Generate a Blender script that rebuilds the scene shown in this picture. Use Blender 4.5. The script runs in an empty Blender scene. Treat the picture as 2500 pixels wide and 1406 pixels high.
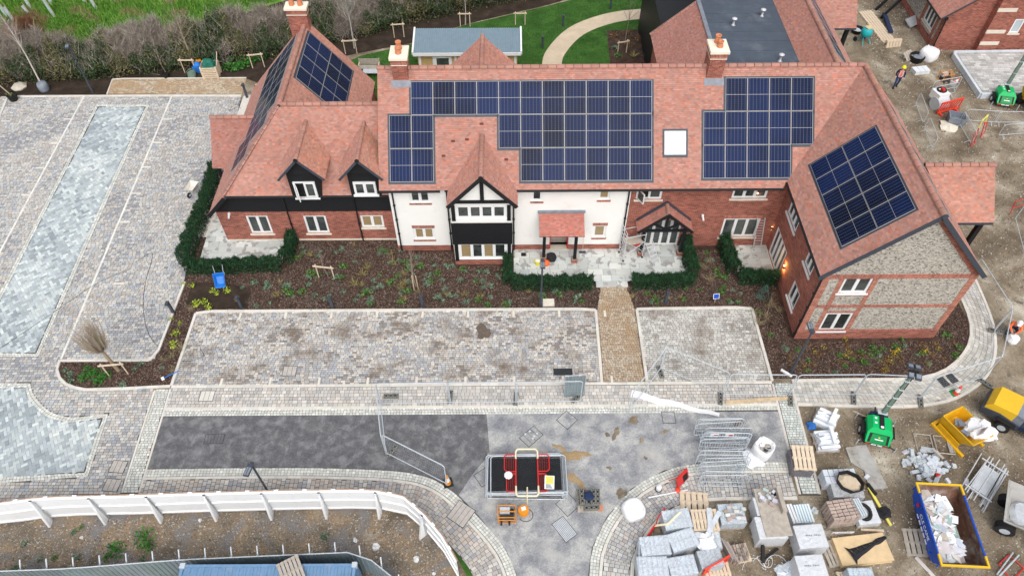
import bpy, math, random
import numpy as np
from mathutils import Vector, Matrix
R = random.Random(11); NR = np.random.default_rng(5)
S = bpy.context.scene; COL = S.collection
# ------------------------------------------------------------------ camera
CH, CF, CP, CRL = 32.0, 1815.0, math.radians(50.7), 0.0066
_fw = np.array([0, math.cos(CP), -math.sin(CP)]); _rt = np.array([1., 0, 0]); _up = np.cross(_rt, _fw)
_cr = _rt*math.cos(CRL)-_up*math.sin(CRL); _cu = _up*math.cos(CRL)+_rt*math.sin(CRL); CAMP = np.array([0, 0, CH])
cd = bpy.data.cameras.new('camera'); cam = bpy.data.objects.new('camera', cd); COL.objects.link(cam)
cd.sensor_width = 36; cd.lens = CF/2500*36; cd.clip_end = 800; cd.clip_start = .5
m4 = Matrix.Identity(4)
for i in range(3):
    m4[i][0] = _cr[i]; m4[i][1] = _cu[i]; m4[i][2] = -_fw[i]; m4[i][3] = CAMP[i]
cam.matrix_world = m4; S.camera = cam
# ------------------------------------------------------------------ overcast daylight
SUN_EL, SUN_AZ = math.radians(55), math.radians(172)      # azimuth clockwise from +Y
w = bpy.data.worlds.new('World'); S.world = w; w.use_nodes = True
nt = w.node_tree; bg = nt.nodes['Background']
sky = nt.nodes.new('ShaderNodeTexSky'); sky.sky_type = 'NISHITA'; sky.sun_disc = False
sky.sun_elevation = SUN_EL; sky.sun_rotation = SUN_AZ; sky.air_density = 1.0; sky.dust_density = 4.0; sky.ozone_density = 1.0
hs = nt.nodes.new('ShaderNodeHueSaturation'); hs.inputs['Saturation'].default_value = .30
nt.links.new(sky.outputs[0], hs.inputs['Color']); nt.links.new(hs.outputs[0], bg.inputs[0]); bg.inputs[1].default_value = .15
sl = bpy.data.lights.new('sun', 'SUN'); sl.energy = .6; sl.angle = math.radians(50); sl.color = (1, .97, .93)
so = bpy.data.objects.new('sun', sl); COL.objects.link(so); so.location = (0, -20, 60)
_sd = Vector((math.sin(SUN_AZ)*math.cos(SUN_EL), math.cos(SUN_AZ)*math.cos(SUN_EL), math.sin(SUN_EL)))
so.rotation_euler = _sd.to_track_quat('Z', 'Y').to_euler()
S.view_settings.view_transform = 'Standard'; S.view_settings.look = 'None'; S.view_settings.gamma = 1
S.view_settings.exposure = 0.47; S.view_settings.use_curve_mapping = False
# ------------------------------------------------------------------ pixel -> place (photo pixels, 2500 wide)
def ray(px, py): return _fw+_cr*(px-1250)/CF-_cu*(py-703)/CF
def G(px, py, z=0.): d = ray(px, py); return CAMP+d*((z-CH)/d[2])
def atY(px, py, y): d = ray(px, py); return CAMP+d*(y/d[1])
def atX(px, py, x): d = ray(px, py); return CAMP+d*(x/d[0])
def onP(px, py, p0, n): d = ray(px, py); n = np.array(n, float); return CAMP+d*(((np.array(p0, float)-CAMP)@n)/(d@n))
def GP(pts, z=0.): return [tuple(G(x, y, z)[:2]) for x, y in pts]
# ------------------------------------------------------------------ mesh helpers
MATS = {}
class MB:
    def __init__(s): s.v = []; s.f = []; s.c = []; s.m = []
    def add(s, vs, fs, col=(1, 1, 1), m=0):
        b = len(s.v); s.v += [tuple(map(float, p)) for p in vs]
        for f in fs: s.f.append(tuple(b+i for i in f)); s.c.append(col); s.m.append(m)
        return s
    def box(s, c, d, rz=0., col=(1, 1, 1), m=0, rx=0., ry=0.):
        M = Matrix.Translation(c) @ Matrix.Rotation(rz, 4, 'Z') @ Matrix.Rotation(ry, 4, 'Y') @ Matrix.Rotation(rx, 4, 'X')
        x, y, z = d[0]/2, d[1]/2, d[2]/2
        vs = [M @ Vector(p) for p in ((-x,-y,-z),(x,-y,-z),(x,y,-z),(-x,y,-z),(-x,-y,z),(x,-y,z),(x,y,z),(-x,y,z))]
        return s.add(vs, [(3,2,1,0),(4,5,6,7),(0,1,5,4),(1,2,6,5),(2,3,7,6),(3,0,4,7)], col, m)
    def bx(s, a, b, col=(1, 1, 1), m=0):
        return s.box([(a[i]+b[i])/2 for i in range(3)], [abs(b[i]-a[i]) for i in range(3)], 0, col, m)
    def beam(s, p0, p1, wd, h=None, col=(1, 1, 1), m=0, up=(0, 0, 1)):
        h = h or wd; p0 = Vector(p0); p1 = Vector(p1); d = (p1-p0).normalized(); u = Vector(up)
        if abs(d.dot(u)) > .98: u = Vector((0, 1, 0))
        a = d.cross(u).normalized()*wd/2; b = a.cross(d).normalized()*h/2
        vs = [p0-a-b, p0+a-b, p0+a+b, p0-a+b, p1-a-b, p1+a-b, p1+a+b, p1-a+b]
        return s.add(vs, [(0,1,2,3),(7,6,5,4),(0,4,5,1),(1,5,6,2),(2,6,7,3),(3,7,4,0)], col, m)
    def tube(s, p0, p1, r0, r1=None, n=6, col=(1, 1, 1), m=0, cap=True):
        r1 = r0 if r1 is None else r1
        p0 = Vector(p0); p1 = Vector(p1); d = (p1-p0).normalized(); u = Vector((0, 0, 1)) if abs(d.z) < .9 else Vector((1, 0, 0))
        a = d.cross(u).normalized(); b = a.cross(d)
        cs = [(math.cos(2*math.pi*i/n), math.sin(2*math.pi*i/n)) for i in range(n)]
        vs = [p0+(a*x+b*y)*r0 for x, y in cs]+[p1+(a*x+b*y)*r1 for x, y in cs]
        fs = [(i, i+n, (i+1) % n+n, (i+1) % n) for i in range(n)]
        if cap: fs += [tuple(range(n)), tuple(range(2*n-1, n-1, -1))]
        return s.add(vs, fs, col, m)
    def path(s, pts, r, n=5, col=(1, 1, 1), m=0):
        for a, b in zip(pts[:-1], pts[1:]): s.tube(a, b, r, None, n, col, m)
        return s
    def prism(s, poly, z0, z1, col=(1, 1, 1), m=0, bottom=True, top_z=None):
        n = len(poly); A = sum(poly[i][0]*poly[(i+1) % n][1]-poly[(i+1) % n][0]*poly[i][1] for i in range(n))
        if A < 0: poly = poly[::-1]
        vs = [(x, y, z0) for x, y in poly]+[(x, y, z1) for x, y in poly]
        fs = [tuple(range(n, 2*n))]+[(i, (i+1) % n, (i+1) % n+n, i+n) for i in range(n)]
        if bottom: fs.append(tuple(range(n-1, -1, -1)))
        return s.add(vs, fs, col, m)
    def lathe(s, prof, n=12, c=(0, 0, 0), col=(1, 1, 1), m=0, cap=True):
        vs = [(c[0]+r*math.cos(2*math.pi*i/n), c[1]+r*math.sin(2*math.pi*i/n), c[2]+z) for r, z in prof for i in range(n)]
        fs = [(k*n+i, k*n+(i+1) % n, (k+1)*n+(i+1) % n, (k+1)*n+i) for k in range(len(prof)-1) for i in range(n)]
        if cap: fs += [tuple(range(n-1, -1, -1)), tuple(range((len(prof)-1)*n, len(prof)*n))]
        return s.add(vs, fs, col, m)
    def loft(s, rings, col=(1, 1, 1), m=0, cap=True):
        n = len(rings[0]); vs = [p for r in rings for p in r]
        fs = [(k*n+i, k*n+(i+1) % n, (k+1)*n+(i+1) % n, (k+1)*n+i) for k in range(len(rings)-1) for i in range(n)]
        if cap: fs += [tuple(range(n-1, -1, -1)), tuple(range((len(rings)-1)*n, len(rings)*n))]
        return s.add(vs, fs, col, m)
    def mesh(s, name, mats, off=(0, 0, 0), smooth=False):
        me = bpy.data.meshes.new(name)
        me.from_pydata([(x-off[0], y-off[1], z-off[2]) for x, y, z in s.v], [], s.f)
        for q in (mats if isinstance(mats, (list, tuple)) else [mats]): me.materials.append(MT(q))
        me.polygons.foreach_set('material_index', s.m)
        if smooth: me.polygons.foreach_set('use_smooth', [True]*len(s.f))
        at = me.color_attributes.new('Col', 'FLOAT_COLOR', 'CORNER')
        buf = np.array([tuple(c)+(1.,) for f, c in zip(s.f, s.c) for _ in f], dtype=np.float32)
        at.data.foreach_set('color', buf.ravel()); me.update(); return me
    def obj(s, name, mats, parent=None, world=False, smooth=False, loc=None):
        off = (0, 0, 0)
        if parent is not None and world: off = parent['_o'] if '_o' in parent else (0, 0, 0)
        return ob(name, s.mesh(name, mats, off, smooth), parent, loc)
ORD = 'first second third fourth fifth sixth seventh eighth ninth tenth eleventh twelfth thirteenth fourteenth fifteenth sixteenth seventeenth eighteenth nineteenth twentieth'.split()+[f'{k}th' for k in range(21, 90)]
def ob(name, me, parent=None, loc=None, rz=None, kind=None):
    o = bpy.data.objects.new(name, me); COL.objects.link(o)
    if parent is not None: o.parent = parent
    if loc is not None: o.location = loc
    if rz is not None: o.rotation_euler = (0, 0, rz)
    if kind: o['kind'] = kind
    return o
def quads(name, V, mats, cols, parent=None, kind=None, off=(0, 0, 0), nv=4, mi=None):
    """V: (n,nv,3) loose polygons, cols (n,3)"""
    V = np.asarray(V, np.float32)-np.array(off, np.float32); n = len(V); me = bpy.data.meshes.new(name)
    me.vertices.add(n*nv); me.vertices.foreach_set('co', V.reshape(-1))
    me.loops.add(n*nv); me.loops.foreach_set('vertex_index', np.arange(n*nv, dtype=np.int32))
    me.polygons.add(n); me.polygons.foreach_set('loop_start', np.arange(0, n*nv, nv, dtype=np.int32))
    for q in (mats if isinstance(mats, (list, tuple)) else [mats]): me.materials.append(MT(q))
    if mi is not None: me.polygons.foreach_set('material_index', np.asarray(mi, np.int32))
    at = me.color_attributes.new('Col', 'FLOAT_COLOR', 'CORNER')
    c4 = np.ones((n, 4), np.float32); c4[:, :3] = cols; at.data.foreach_set('color', np.repeat(c4, nv, axis=0).ravel())
    me.update(calc_edges=True); me.validate(); return ob(name, me, parent, None, None, kind)
def tag(o, label=None, cat=None, group=None, kind=None):
    for k, v in (('label', label), ('category', cat), ('group', group), ('kind', kind)):
        if v: o[k] = v
    return o
def thing(name, label, cat, loc=(0, 0, 0), rz=0., group=None):
    o = bpy.data.objects.new(name, None); COL.objects.link(o); o.location = tuple(map(float, loc)); o.rotation_euler = (0, 0, rz)
    o.empty_display_size = .3; o['_o'] = tuple(map(float, loc)); return tag(o, label, cat, group)
def dup(root, loc, rz, label=None, group=None):
    r = root.copy(); COL.objects.link(r); r.location = tuple(map(float, loc)); r.rotation_euler = (0, 0, rz)
    if label: r['label'] = label
    if group: r['group'] = group
    for ch in root.children:
        c = ch.copy(); COL.objects.link(c); c.parent = r
        for g in ch.children:
            d = g.copy(); COL.objects.link(d); d.parent = c
    return r
def struct(name, mb, mats, z=None): return tag(mb.obj(name, mats), kind='structure')
def jit(c, a=.15):
    k = 1+R.uniform(-a, a); return tuple(max(0, x*k*(1+R.uniform(-a, a)*.3)) for x in c)
# ------------------------------------------------------------------ materials
def _n(nt, t, **kw):
    n = nt.nodes.new('ShaderNode'+t)
    for k, v in kw.items():
        if k in ('operation', 'blend_type', 'data_type', 'feature', 'attribute_name', 'noise_dimensions', 'distance'): setattr(n, k, v)
        else: n.inputs[k].default_value = v
    return n
def newmat(name, rough=.8, metal=0., spec=.4):
    m = bpy.data.materials.new(name); m.use_nodes = True; nt = m.node_tree; b = nt.nodes['Principled BSDF']
    b.inputs['Roughness'].default_value = rough; b.inputs['Metallic'].default_value = metal; b.inputs['Specular IOR Level'].default_value = spec
    return m, nt, b
def mixc(nt, fac, a, b, mode='MIX'):
    n = nt.nodes.new('ShaderNodeMix'); n.data_type = 'RGBA'; n.blend_type = mode
    for sock, v in ((n.inputs[0], fac), (n.inputs[6], a), (n.inputs[7], b)):
        if isinstance(v, (int, float)): sock.default_value = v
        elif isinstance(v, tuple): sock.default_value = tuple(v[:3])+(1,)
        else: nt.links.new(v, sock)
    return n.outputs[2]
def ramp(nt, src, stops):
    n = nt.nodes.new('ShaderNodeValToRGB'); e = n.color_ramp.elements
    while len(e) < len(stops): e.new(.5)
    for q, (p, c) in zip(e, stops): q.position = p; q.color = tuple(c)+(1,) if isinstance(c, tuple) else (c, c, c, 1)
    nt.links.new(src, n.inputs[0]); return n.outputs[0]
def coords(nt, world=False):
    if world: return nt.nodes.new('ShaderNodeNewGeometry').outputs['Position']
    return nt.nodes.new('ShaderNodeTexCoord').outputs['Object']
def noise(nt, co, scale, detail=5, rough=.6, dist=0.):
    n = _n(nt, 'TexNoise', Scale=scale, Detail=detail, Roughness=rough, Distortion=dist); nt.links.new(co, n.inputs['Vector']); return n.outputs['Fac']
def bump(nt, b, h, strength, dist=.02):
    n = _n(nt, 'Bump', Strength=strength, Distance=dist); nt.links.new(h, n.inputs['Height']); nt.links.new(n.outputs[0], b.inputs['Normal'])
def M(name, base, rough=.8, var=.25, scale=3., bmp=.15, bsc=40., metal=0., spec=.35, world=False, dirt=None, dsc=1.2, dlo=.5, dhi=.7, attr=True, ddet=7):
    """plain surface: base colour x piece colour, mottled by noise; optional dirt patches of their own colour"""
    m, nt, b = newmat(name, rough, metal, spec); co = coords(nt, world)
    at = _n(nt, 'Attribute', attribute_name='Col').outputs['Color'] if attr else (1., 1., 1.)
    nz = noise(nt, co, scale, 6); k = ramp(nt, nz, [(.25, 1-var), (.75, 1+var*.5)])
    c = mixc(nt, 1., mixc(nt, 1., tuple(base), at, 'MULTIPLY'), k, 'MULTIPLY')
    if dirt: c = mixc(nt, ramp(nt, noise(nt, co, dsc, ddet, .65), [(dlo, 0.), (dhi, 1.)]), c, tuple(dirt))
    nt.links.new(c, b.inputs['Base Color'])
    if bmp: bump(nt, b, noise(nt, co, bsc, 4), bmp)
    MATS[name] = m; return m
def MT(q): return MATS[q] if isinstance(q, str) else q
def brickmat(name, c1, c2, mortar, bw=.225, rh=.075, ms=.010, vert=True):
    m, nt, b = newmat(name, .85); co = coords(nt, True); sp = _n(nt, 'SeparateXYZ'); nt.links.new(co, sp.inputs[0])
    ad = _n(nt, 'Math', operation='ADD'); nt.links.new(sp.outputs[0], ad.inputs[0]); nt.links.new(sp.outputs[1], ad.inputs[1])
    cb = _n(nt, 'CombineXYZ'); nt.links.new(ad.outputs[0], cb.inputs[0]); nt.links.new(sp.outputs[2], cb.inputs[1])
    t = _n(nt, 'TexBrick', Scale=1.); t.inputs['Brick Width'].default_value = bw; t.inputs['Row Height'].default_value = rh
    t.inputs['Mortar Size'].default_value = ms; t.inputs['Mortar Smooth'].default_value = .1; t.inputs['Bias'].default_value = .0
    nt.links.new(cb.outputs[0], t.inputs['Vector'])
    t.inputs['Color1'].default_value = c1+(1,); t.inputs['Color2'].default_value = c2+(1,); t.inputs['Mortar'].default_value = mortar+(1,)
    # second, slower brick field gives burnt and pale individual bricks
    t2 = _n(nt, 'TexBrick', Scale=1.); t2.offset = .5; t2.inputs['Brick Width'].default_value = bw; t2.inputs['Row Height'].default_value = rh
    t2.inputs['Mortar Size'].default_value = 0; t2.inputs['Color1'].default_value = (.62, .62, .62, 1); t2.inputs['Color2'].default_value = (1.25, 1.2, 1.15, 1); t2.inputs['Bias'].default_value = .2
    mp = _n(nt, 'VectorMath', operation='ADD'); mp.inputs[1].default_value = (bw*40, rh*60, 0); nt.links.new(cb.outputs[0], mp.inputs[0]); nt.links.new(mp.outputs[0], t2.inputs['Vector'])
    c = mixc(nt, 1., t.outputs['Color'], t2.outputs['Color'], 'MULTIPLY')
    c = mixc(nt, 1., c, ramp(nt, noise(nt, co, .9, 6), [(.3, .8), (.7, 1.15)]), 'MULTIPLY')
    nt.links.new(c, b.inputs['Base Color']); inv = _n(nt, 'Invert'); nt.links.new(t.outputs['Fac'], inv.inputs[1]); bump(nt, b, inv.outputs[0], .5, .01)
    MATS[name] = m; return m
M('tile', (.45, .24, .192), .9, .08, 1.3, .1, 60)
M('ridgetile', (.43, .22, .17), .85, .25, 2, .15, 30)
brickmat('brick', (.24, .058, .042), (.38, .105, .072), (.33, .25, .20), ms=.008)
brickmat('brickorange', (.34, .09, .055), (.46, .15, .095), (.45, .36, .30), ms=.008)
brickmat('soldier', (.32, .08, .055), (.42, .12, .08), (.36, .28, .23), bw=.075, rh=.225)
M('render', (.86, .845, .81), .9, .05, .8, .03, 90, dirt=(.72, .69, .63), dsc=.6, dlo=.58, dhi=.8)
M('whiteframe', (.82, .83, .83), .4, .04, 3, 0)
M('stone', (.72, .66, .55), .85, .12, 5, .1, 50)
M('blackboard', (.012, .013, .015), .55, .3, 6, .1, 30, spec=.3)
M('blackpaint', (.014, .015, .017), .45, .2, 6, .05, 30)
M('lead', (.22, .25, .29), .5, .3, 4, .1, 20)
M('dkgrey', (.055, .065, .085), .5, .2, 5, .05, 40)
M('aluminium', (.68, .70, .72), .38, .15, 5, 0, metal=.2)
M('galv', (.58, .63, .67), .45, .2, 5, 0, metal=.15)
M('wood', (.62, .47, .30), .8, .3, 5, .2, 30)
M('palewood', (.70, .57, .42), .8, .25, 6, .2, 30)
M('ply', (.70, .52, .30), .75, .2, 2.5, .1, 40)
M('greywood', (.45, .40, .34), .85, .3, 5, .2, 30)
M('red', (.62, .035, .03), .45, .15, 5, .02, 30)
M('redplastic', (.80, .07, .04), .4, .1, 4, .02, 20)
M('cream', (.82, .74, .52), .5, .1, 5, 0)
M('yellow', (.75, .42, .015), .4, .15, 3, .05, 20, dirt=(.40, .24, .05), dsc=2.2, dlo=.6, dhi=.8)
M('paleyellow', (.80, .70, .15), .5, .15, 3, 0)
M('orange', (.75, .28, .02), .45, .2, 4, 0)
M('green', (.0, .46, .12), .3, .06, 3, .0)
M('greendk', (.0, .25, .06), .3, .06, 3, .0)
M('blue', (.008, .075, .46), .35, .2, 2, .03, 20)
M('bluetub', (.02, .19, .62), .4, .15, 3, 0)
M('teal', (.02, .42, .45), .45, .2, 4, 0)
M('black', (.012, .012, .013), .6, .2, 5, .05, 30)
M('rubber', (.02, .02, .022), .8, .2, 5, .1, 40)
M('darkmetal', (.05, .055, .06), .5, .3, 5, .05, 40, metal=.3)
M('plastic', (.80, .82, .86), .22, .10, 3, .35, 9, spec=.6)
M('plasticgrey', (.62, .67, .72), .25, .25, 5, .5, 9, spec=.6)
M('bagwhite', (.82, .82, .83), .6, .08, 4, .5, 7)
M('block', (.54, .57, .60), .9, .18, 4, .15, 60)
M('kerbpack', (.76, .79, .82), .85, .12, 4, .1, 60)
M('blockbrown', (.36, .31, .28), .9, .25, 5, .15, 60)
M('concrete', (.42, .41, .39), .9, .25, 1.5, .2, 40, dirt=(.20, .17, .12), dsc=1.4)
M('rubberfoot', (.20, .20, .18), .85, .3, 8, .2, 50)
M('plaster', (.62, .57, .55), .9, .12, 4, .1, 30)
M('plasterteal', (.38, .50, .47), .9, .12, 4, .1, 30)
M('rust', (.16, .075, .045), .85, .5, 3, .2, 30, dirt=(.28, .25, .22), dsc=1.6, dlo=.45, dhi=.65)
M('containerblue', (.16, .28, .44), .5, .2, 2.5, .05, 30, dirt=(.34, .38, .42), dsc=1.5, dlo=.6, dhi=.85)
M('corrfence', (.26, .32, .34), .5, .25, 1.2, .03, 30, metal=.2)
M('tarp', (.02, .16, .11), .5, .2, 3, .3, 9)
M('bluewrap', (.03, .16, .50), .5, .2, 5, .3, 10)
M('terracotta', (.62, .24, .12), .7, .2, 4, .1, 30)
M('chimcap', (.86, .76, .62), .85, .06, 4, .05, 40)
M('roofblue', (.22, .30, .355), .45, .12, 3, .0, metal=.1)
M('timberclad', (.58, .40, .18), .7, .2, 4, .2, 30)
M('flatroof', (.075, .095, .125), .75, .25, .9, .1, 60, dirt=(.14, .16, .19), dsc=.8, dlo=.55, dhi=.75)
M('leaf', (1, 1, 1), .6, .15, 3, 0, spec=.2)
M('twig', (1, 1, 1), .9, .2, 4, 0)
M('stonechip', (1, 1, 1), .9, .2, 6, .1, 40)
M('skin', (.58, .34, .25), .6, .1, 4, 0, attr=False)
M('hivisorange', (.95, .16, .03), .6, .08, 5, .1, 12, attr=False)
M('hivispink', (.92, .22, .16), .6, .08, 5, .1, 12, attr=False)
M('navy', (.015, .03, .08), .8, .2, 5, .2, 12, attr=False)
M('jeans', (.03, .06, .16), .85, .25, 6, .2, 14, attr=False)
M('helmetyellow', (.85, .75, .02), .35, .03, 5, 0)
M('cloth', (.02, .02, .024), .85, .2, 5, .3, 10)
M('tanblind', (.34, .25, .13), .25, .15, 2, 0, spec=.6)
M('skylight', (.45, .53, .57), .08, .02, 2, 0, spec=.8)
M('mastgreen', (.16, .24, .19), .5, .2, 3, .03, 20)
M('yellow2', (.80, .50, .03), .35, .08, 2, .0)
M('hoardwhite', (.88, .89, .90), .5, .05, 1.5, .02, 40)
M('cream2', (.74, .70, .62), .6, .12, 4, .05, 20)
M('aluminium2', (.40, .40, .39), .4, .1, 5, 0, metal=.2)
# window glass: dark, mirror smooth, faintly green
def _lg():
    m, nt, b = newmat('lampglow', .4); b.inputs['Base Color'].default_value = (1, .6, .25, 1); b.inputs['Emission Color'].default_value = (1, .55, .18, 1); b.inputs['Emission Strength'].default_value = 6.; MATS['lampglow'] = m
_lg()
def glassmat():
    m, nt, b = newmat('glass', .04, 0, .8); co = coords(nt, True)
    c = ramp(nt, noise(nt, co, .9, 3), [(.35, (.02, .024, .024)), (.65, (.085, .10, .095))]); nt.links.new(c, b.inputs['Base Color']); MATS['glass'] = m
    m, nt, b = newmat('clearwrap', .15, 0, .6); b.inputs['Base Color'].default_value = (.75, .82, .86, 1); MATS['clearwrap'] = m
glassmat()
def solarmat():
    m, nt, b = newmat('cells', .2, 0, .06); co = nt.nodes.new('ShaderNodeTexCoord').outputs['Object']; sp = _n(nt, 'SeparateXYZ'); nt.links.new(co, sp.inputs[0])
    oi = nt.nodes.new('ShaderNodeObjectInfo')
    base = mixc(nt, oi.outputs['Random'], (.0025, .005, .018), (.005, .017, .072))
    base = mixc(nt, ramp(nt, noise(nt, coords(nt, True), .35, 3), [(.4, 0.), (.65, .6)]), base, (.006, .020, .09))
    def line(sock, period, width, off=0.):
        a = _n(nt, 'Math', operation='ADD'); nt.links.new(sock, a.inputs[0]); a.inputs[1].default_value = off+100*period
        q = _n(nt, 'Math', operation='MODULO'); nt.links.new(a.outputs[0], q.inputs[0]); q.inputs[1].default_value = period
        s2 = _n(nt, 'Math', operation='SUBTRACT'); nt.links.new(q.outputs[0], s2.inputs[0]); s2.inputs[1].default_value = period/2
        ab = _n(nt, 'Math', operation='ABSOLUTE'); nt.links.new(s2.outputs[0], ab.inputs[0])
        g = _n(nt, 'Math', operation='LESS_THAN'); nt.links.new(ab.outputs[0], g.inputs[0]); g.inputs[1].default_value = width; return g.outputs[0]
    c = mixc(nt, line(sp.outputs[1], .0935, .004, .0935/2), base, (.025, .03, .055))
    c = mixc(nt, line(sp.outputs[0], .181, .0045), c, (.16, .165, .18))
    nt.links.new(c, b.inputs['Base Color']); b.inputs['Coat Weight'].default_value = 0.; b.inputs['Coat Roughness'].default_value = .04; MATS['cells'] = m
solarmat()
def flintmat():
    m, nt, b = newmat('flint', .7); co = coords(nt, True); mp = _n(nt, 'Mapping'); mp.inputs['Scale'].default_value = (1, 1, 1.7); nt.links.new(co, mp.inputs[0])
    v = _n(nt, 'TexVoronoi', Scale=13.); nt.links.new(mp.outputs[0], v.inputs['Vector'])
    sp = _n(nt, 'SeparateColor'); nt.links.new(v.outputs['Color'], sp.inputs[0])
    c = ramp(nt, sp.outputs[0], [(0., (.05, .05, .055)), (.14, (.18, .17, .155)), (.3, (.42, .385, .33)), (.7, (.58, .54, .47)), (1., (.72, .69, .63))])
    v2 = _n(nt, 'TexVoronoi', Scale=13., feature='DISTANCE_TO_EDGE'); nt.links.new(mp.outputs[0], v2.inputs['Vector'])
    c = mixc(nt, ramp(nt, v2.outputs['Distance'], [(.02, 1.), (.09, 0.)]), c, (.44, .40, .33))
    nt.links.new(c, b.inputs['Base Color']); bump(nt, b, ramp(nt, v2.outputs['Distance'], [(0., 0.), (.25, 1.)]), .8, .02); MATS['flint'] = m
flintmat()
def groundmat(name, stops, sc, det=9, fine=35., bs=.6, extra=None):
    m, nt, b = newmat(name, .95, 0, .15); co = coords(nt, True)
    c = ramp(nt, noise(nt, co, sc, det, .62, .3), stops)
    f = noise(nt, co, fine, 4, .7); c = mixc(nt, 1., c, ramp(nt, f, [(.25, .66), (.75, 1.3)]), 'MULTIPLY')
    if extra:
        for (esc, lo, hi, col) in extra: c = mixc(nt, ramp(nt, noise(nt, co, esc, 6, .6, .4), [(lo, 0.), (hi, 1.)]), c, col)
    nt.links.new(c, b.inputs['Base Color']); bump(nt, b, f, bs, .03); MATS[name] = m
groundmat('mud', [(.30, (.105, .080, .055)), (.46, (.205, .162, .112)), (.57, (.31, .26, .19)), (.70, (.52, .475, .39))], .42, fine=11, bs=.9, extra=[(1.5, .57, .68, (.15, .125, .092)), (2.6, .60, .70, (.30, .255, .19)), (6., .66, .72, (.50, .48, .44))])
groundmat('gravel', [(.30, (.11, .085, .06)), (.46, (.20, .165, .125)), (.58, (.28, .205, .13)), (.72, (.37, .33, .28))], .7, fine=16, bs=.9, extra=[(9., .58, .66, (.50, .47, .43)), (.8, .50, .60, (.20, .19, .185)), (14., .64, .70, (.10, .085, .07))])
groundmat('mulch', [(.3, (.035, .022, .016)), (.55, (.075, .048, .036)), (.75, (.125, .082, .060))], 2.5, fine=26, bs=.9)
groundmat('soil', [(.3, (.025, .018, .013)), (.55, (.05, .036, .027)), (.75, (.085, .06, .042))], 1.2, fine=20, bs=.9)
groundmat('lawn', [(.3, (.026, .078, .014)), (.55, (.05, .13, .024)), (.75, (.08, .175, .036))], .8, fine=22, bs=.7)
groundmat('field', [(.28, (.06, .15, .02)), (.5, (.11, .26, .035)), (.64, (.18, .34, .06)), (.78, (.36, .37, .15))], .55, fine=9, bs=.9)
groundmat('resin', [(.3, (.52, .42, .30)), (.7, (.66, .55, .41))], 1.2, fine=40, bs=.2)
groundmat('asphalt', [(.3, (.10, .10, .108)), (.5, (.145, .146, .152)), (.7, (.25, .25, .255))], 2.2, fine=16, bs=.6, extra=[(1.1, .56, .78, (.26, .26, .265)), (9., .68, .76, (.38, .38, .38))])
groundmat('binder', [(.30, (.19, .20, .22)), (.48, (.31, .315, .325)), (.64, (.46, .46, .44))], 1.1, fine=14, bs=.6, extra=[(.5, .54, .70, (.47, .46, .43)), (7., .68, .76, (.55, .55, .54)), (2.4, .66, .76, (.19, .19, .195))])
groundmat('jointsand', [(.3, (.075, .066, .058)), (.7, (.15, .135, .12))], 1.5, fine=30, bs=.2)
groundmat('wetsand', [(.3, (.30, .21, .11)), (.7, (.42, .31, .18))], 1.5, fine=24, bs=.4)
M('paver', (1, 1, 1), .85, .12, 6, .12, 70, world=True, dirt=(.17, .135, .10), dsc=.55, dlo=.64, dhi=.78)
M('paverdirty', (1, 1, 1), .85, .14, 6, .12, 70, world=True, dirt=(.19, .145, .108), dsc=.75, dlo=.50, dhi=.70)
M('stainbrown', (.15, .115, .09), .9, .4, 6, .2, 40)
M('paverclean', (1, 1, 1), .85, .10, 6, .12, 70, world=True)
M('paverbuff', (1, 1, 1), .85, .12, 6, .12, 70, world=True, dirt=(.42, .28, .15), dsc=.7, dlo=.50, dhi=.68)
M('slab', (1, 1, 1), .8, .08, 3, .06, 50, world=True, dirt=(.36, .355, .34), dsc=2.1, dlo=.57, dhi=.59, ddet=1.5)
M('bedblue', (.36, .42, .44), .9, .35, 7, .2, 60)
M('pavertan', (.50, .46, .42), .85, .25, 6, .2, 60)
M('kerb', (.66, .63, .57), .85, .12, 3, .08, 60, world=True)
# ------------------------------------------------------------------ paving tools
def spline(pts, n=6):
    P = [np.array(p, float) for p in pts]; P = [2*P[0]-P[1]]+P+[2*P[-1]-P[-2]]; out = []
    for i in range(1, len(P)-2):
        for k in range(n):
            t = k/n; a, b, c, d = P[i-1:i+3]
            out.append(.5*((2*b)+(-a+c)*t+(2*a-5*b+4*c-d)*t*t+(-a+3*b-3*c+d)*t**3))
    return out+[P[-2]]
class Line:
    """polyline with arc length; at(s,d) = point at s metres along, d metres to the left"""
    def __init__(s, pts):
        s.p = np.array([q[:2] for q in pts], float); s.l = np.concatenate([[0], np.cumsum(np.linalg.norm(np.diff(s.p, axis=0), axis=1))]); s.L = s.l[-1]
        t = np.diff(s.p, axis=0); t /= np.linalg.norm(t, axis=1)[:, None]; q = np.vstack([t[:1], (t[:-1]+t[1:]), t[-1:]]); q /= np.linalg.norm(q, axis=1)[:, None]; s.t = q
    def at(s, x, d=0.):
        k = min(max(np.searchsorted(s.l, x)-1, 0), len(s.p)-2); f = (x-s.l[k])/(s.l[k+1]-s.l[k]); p = s.p[k]*(1-f)+s.p[k+1]*f; t = s.t[k]*(1-f)+s.t[k+1]*f; t = t/np.linalg.norm(t)
        return p+np.array([-t[1], t[0]])*d
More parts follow.
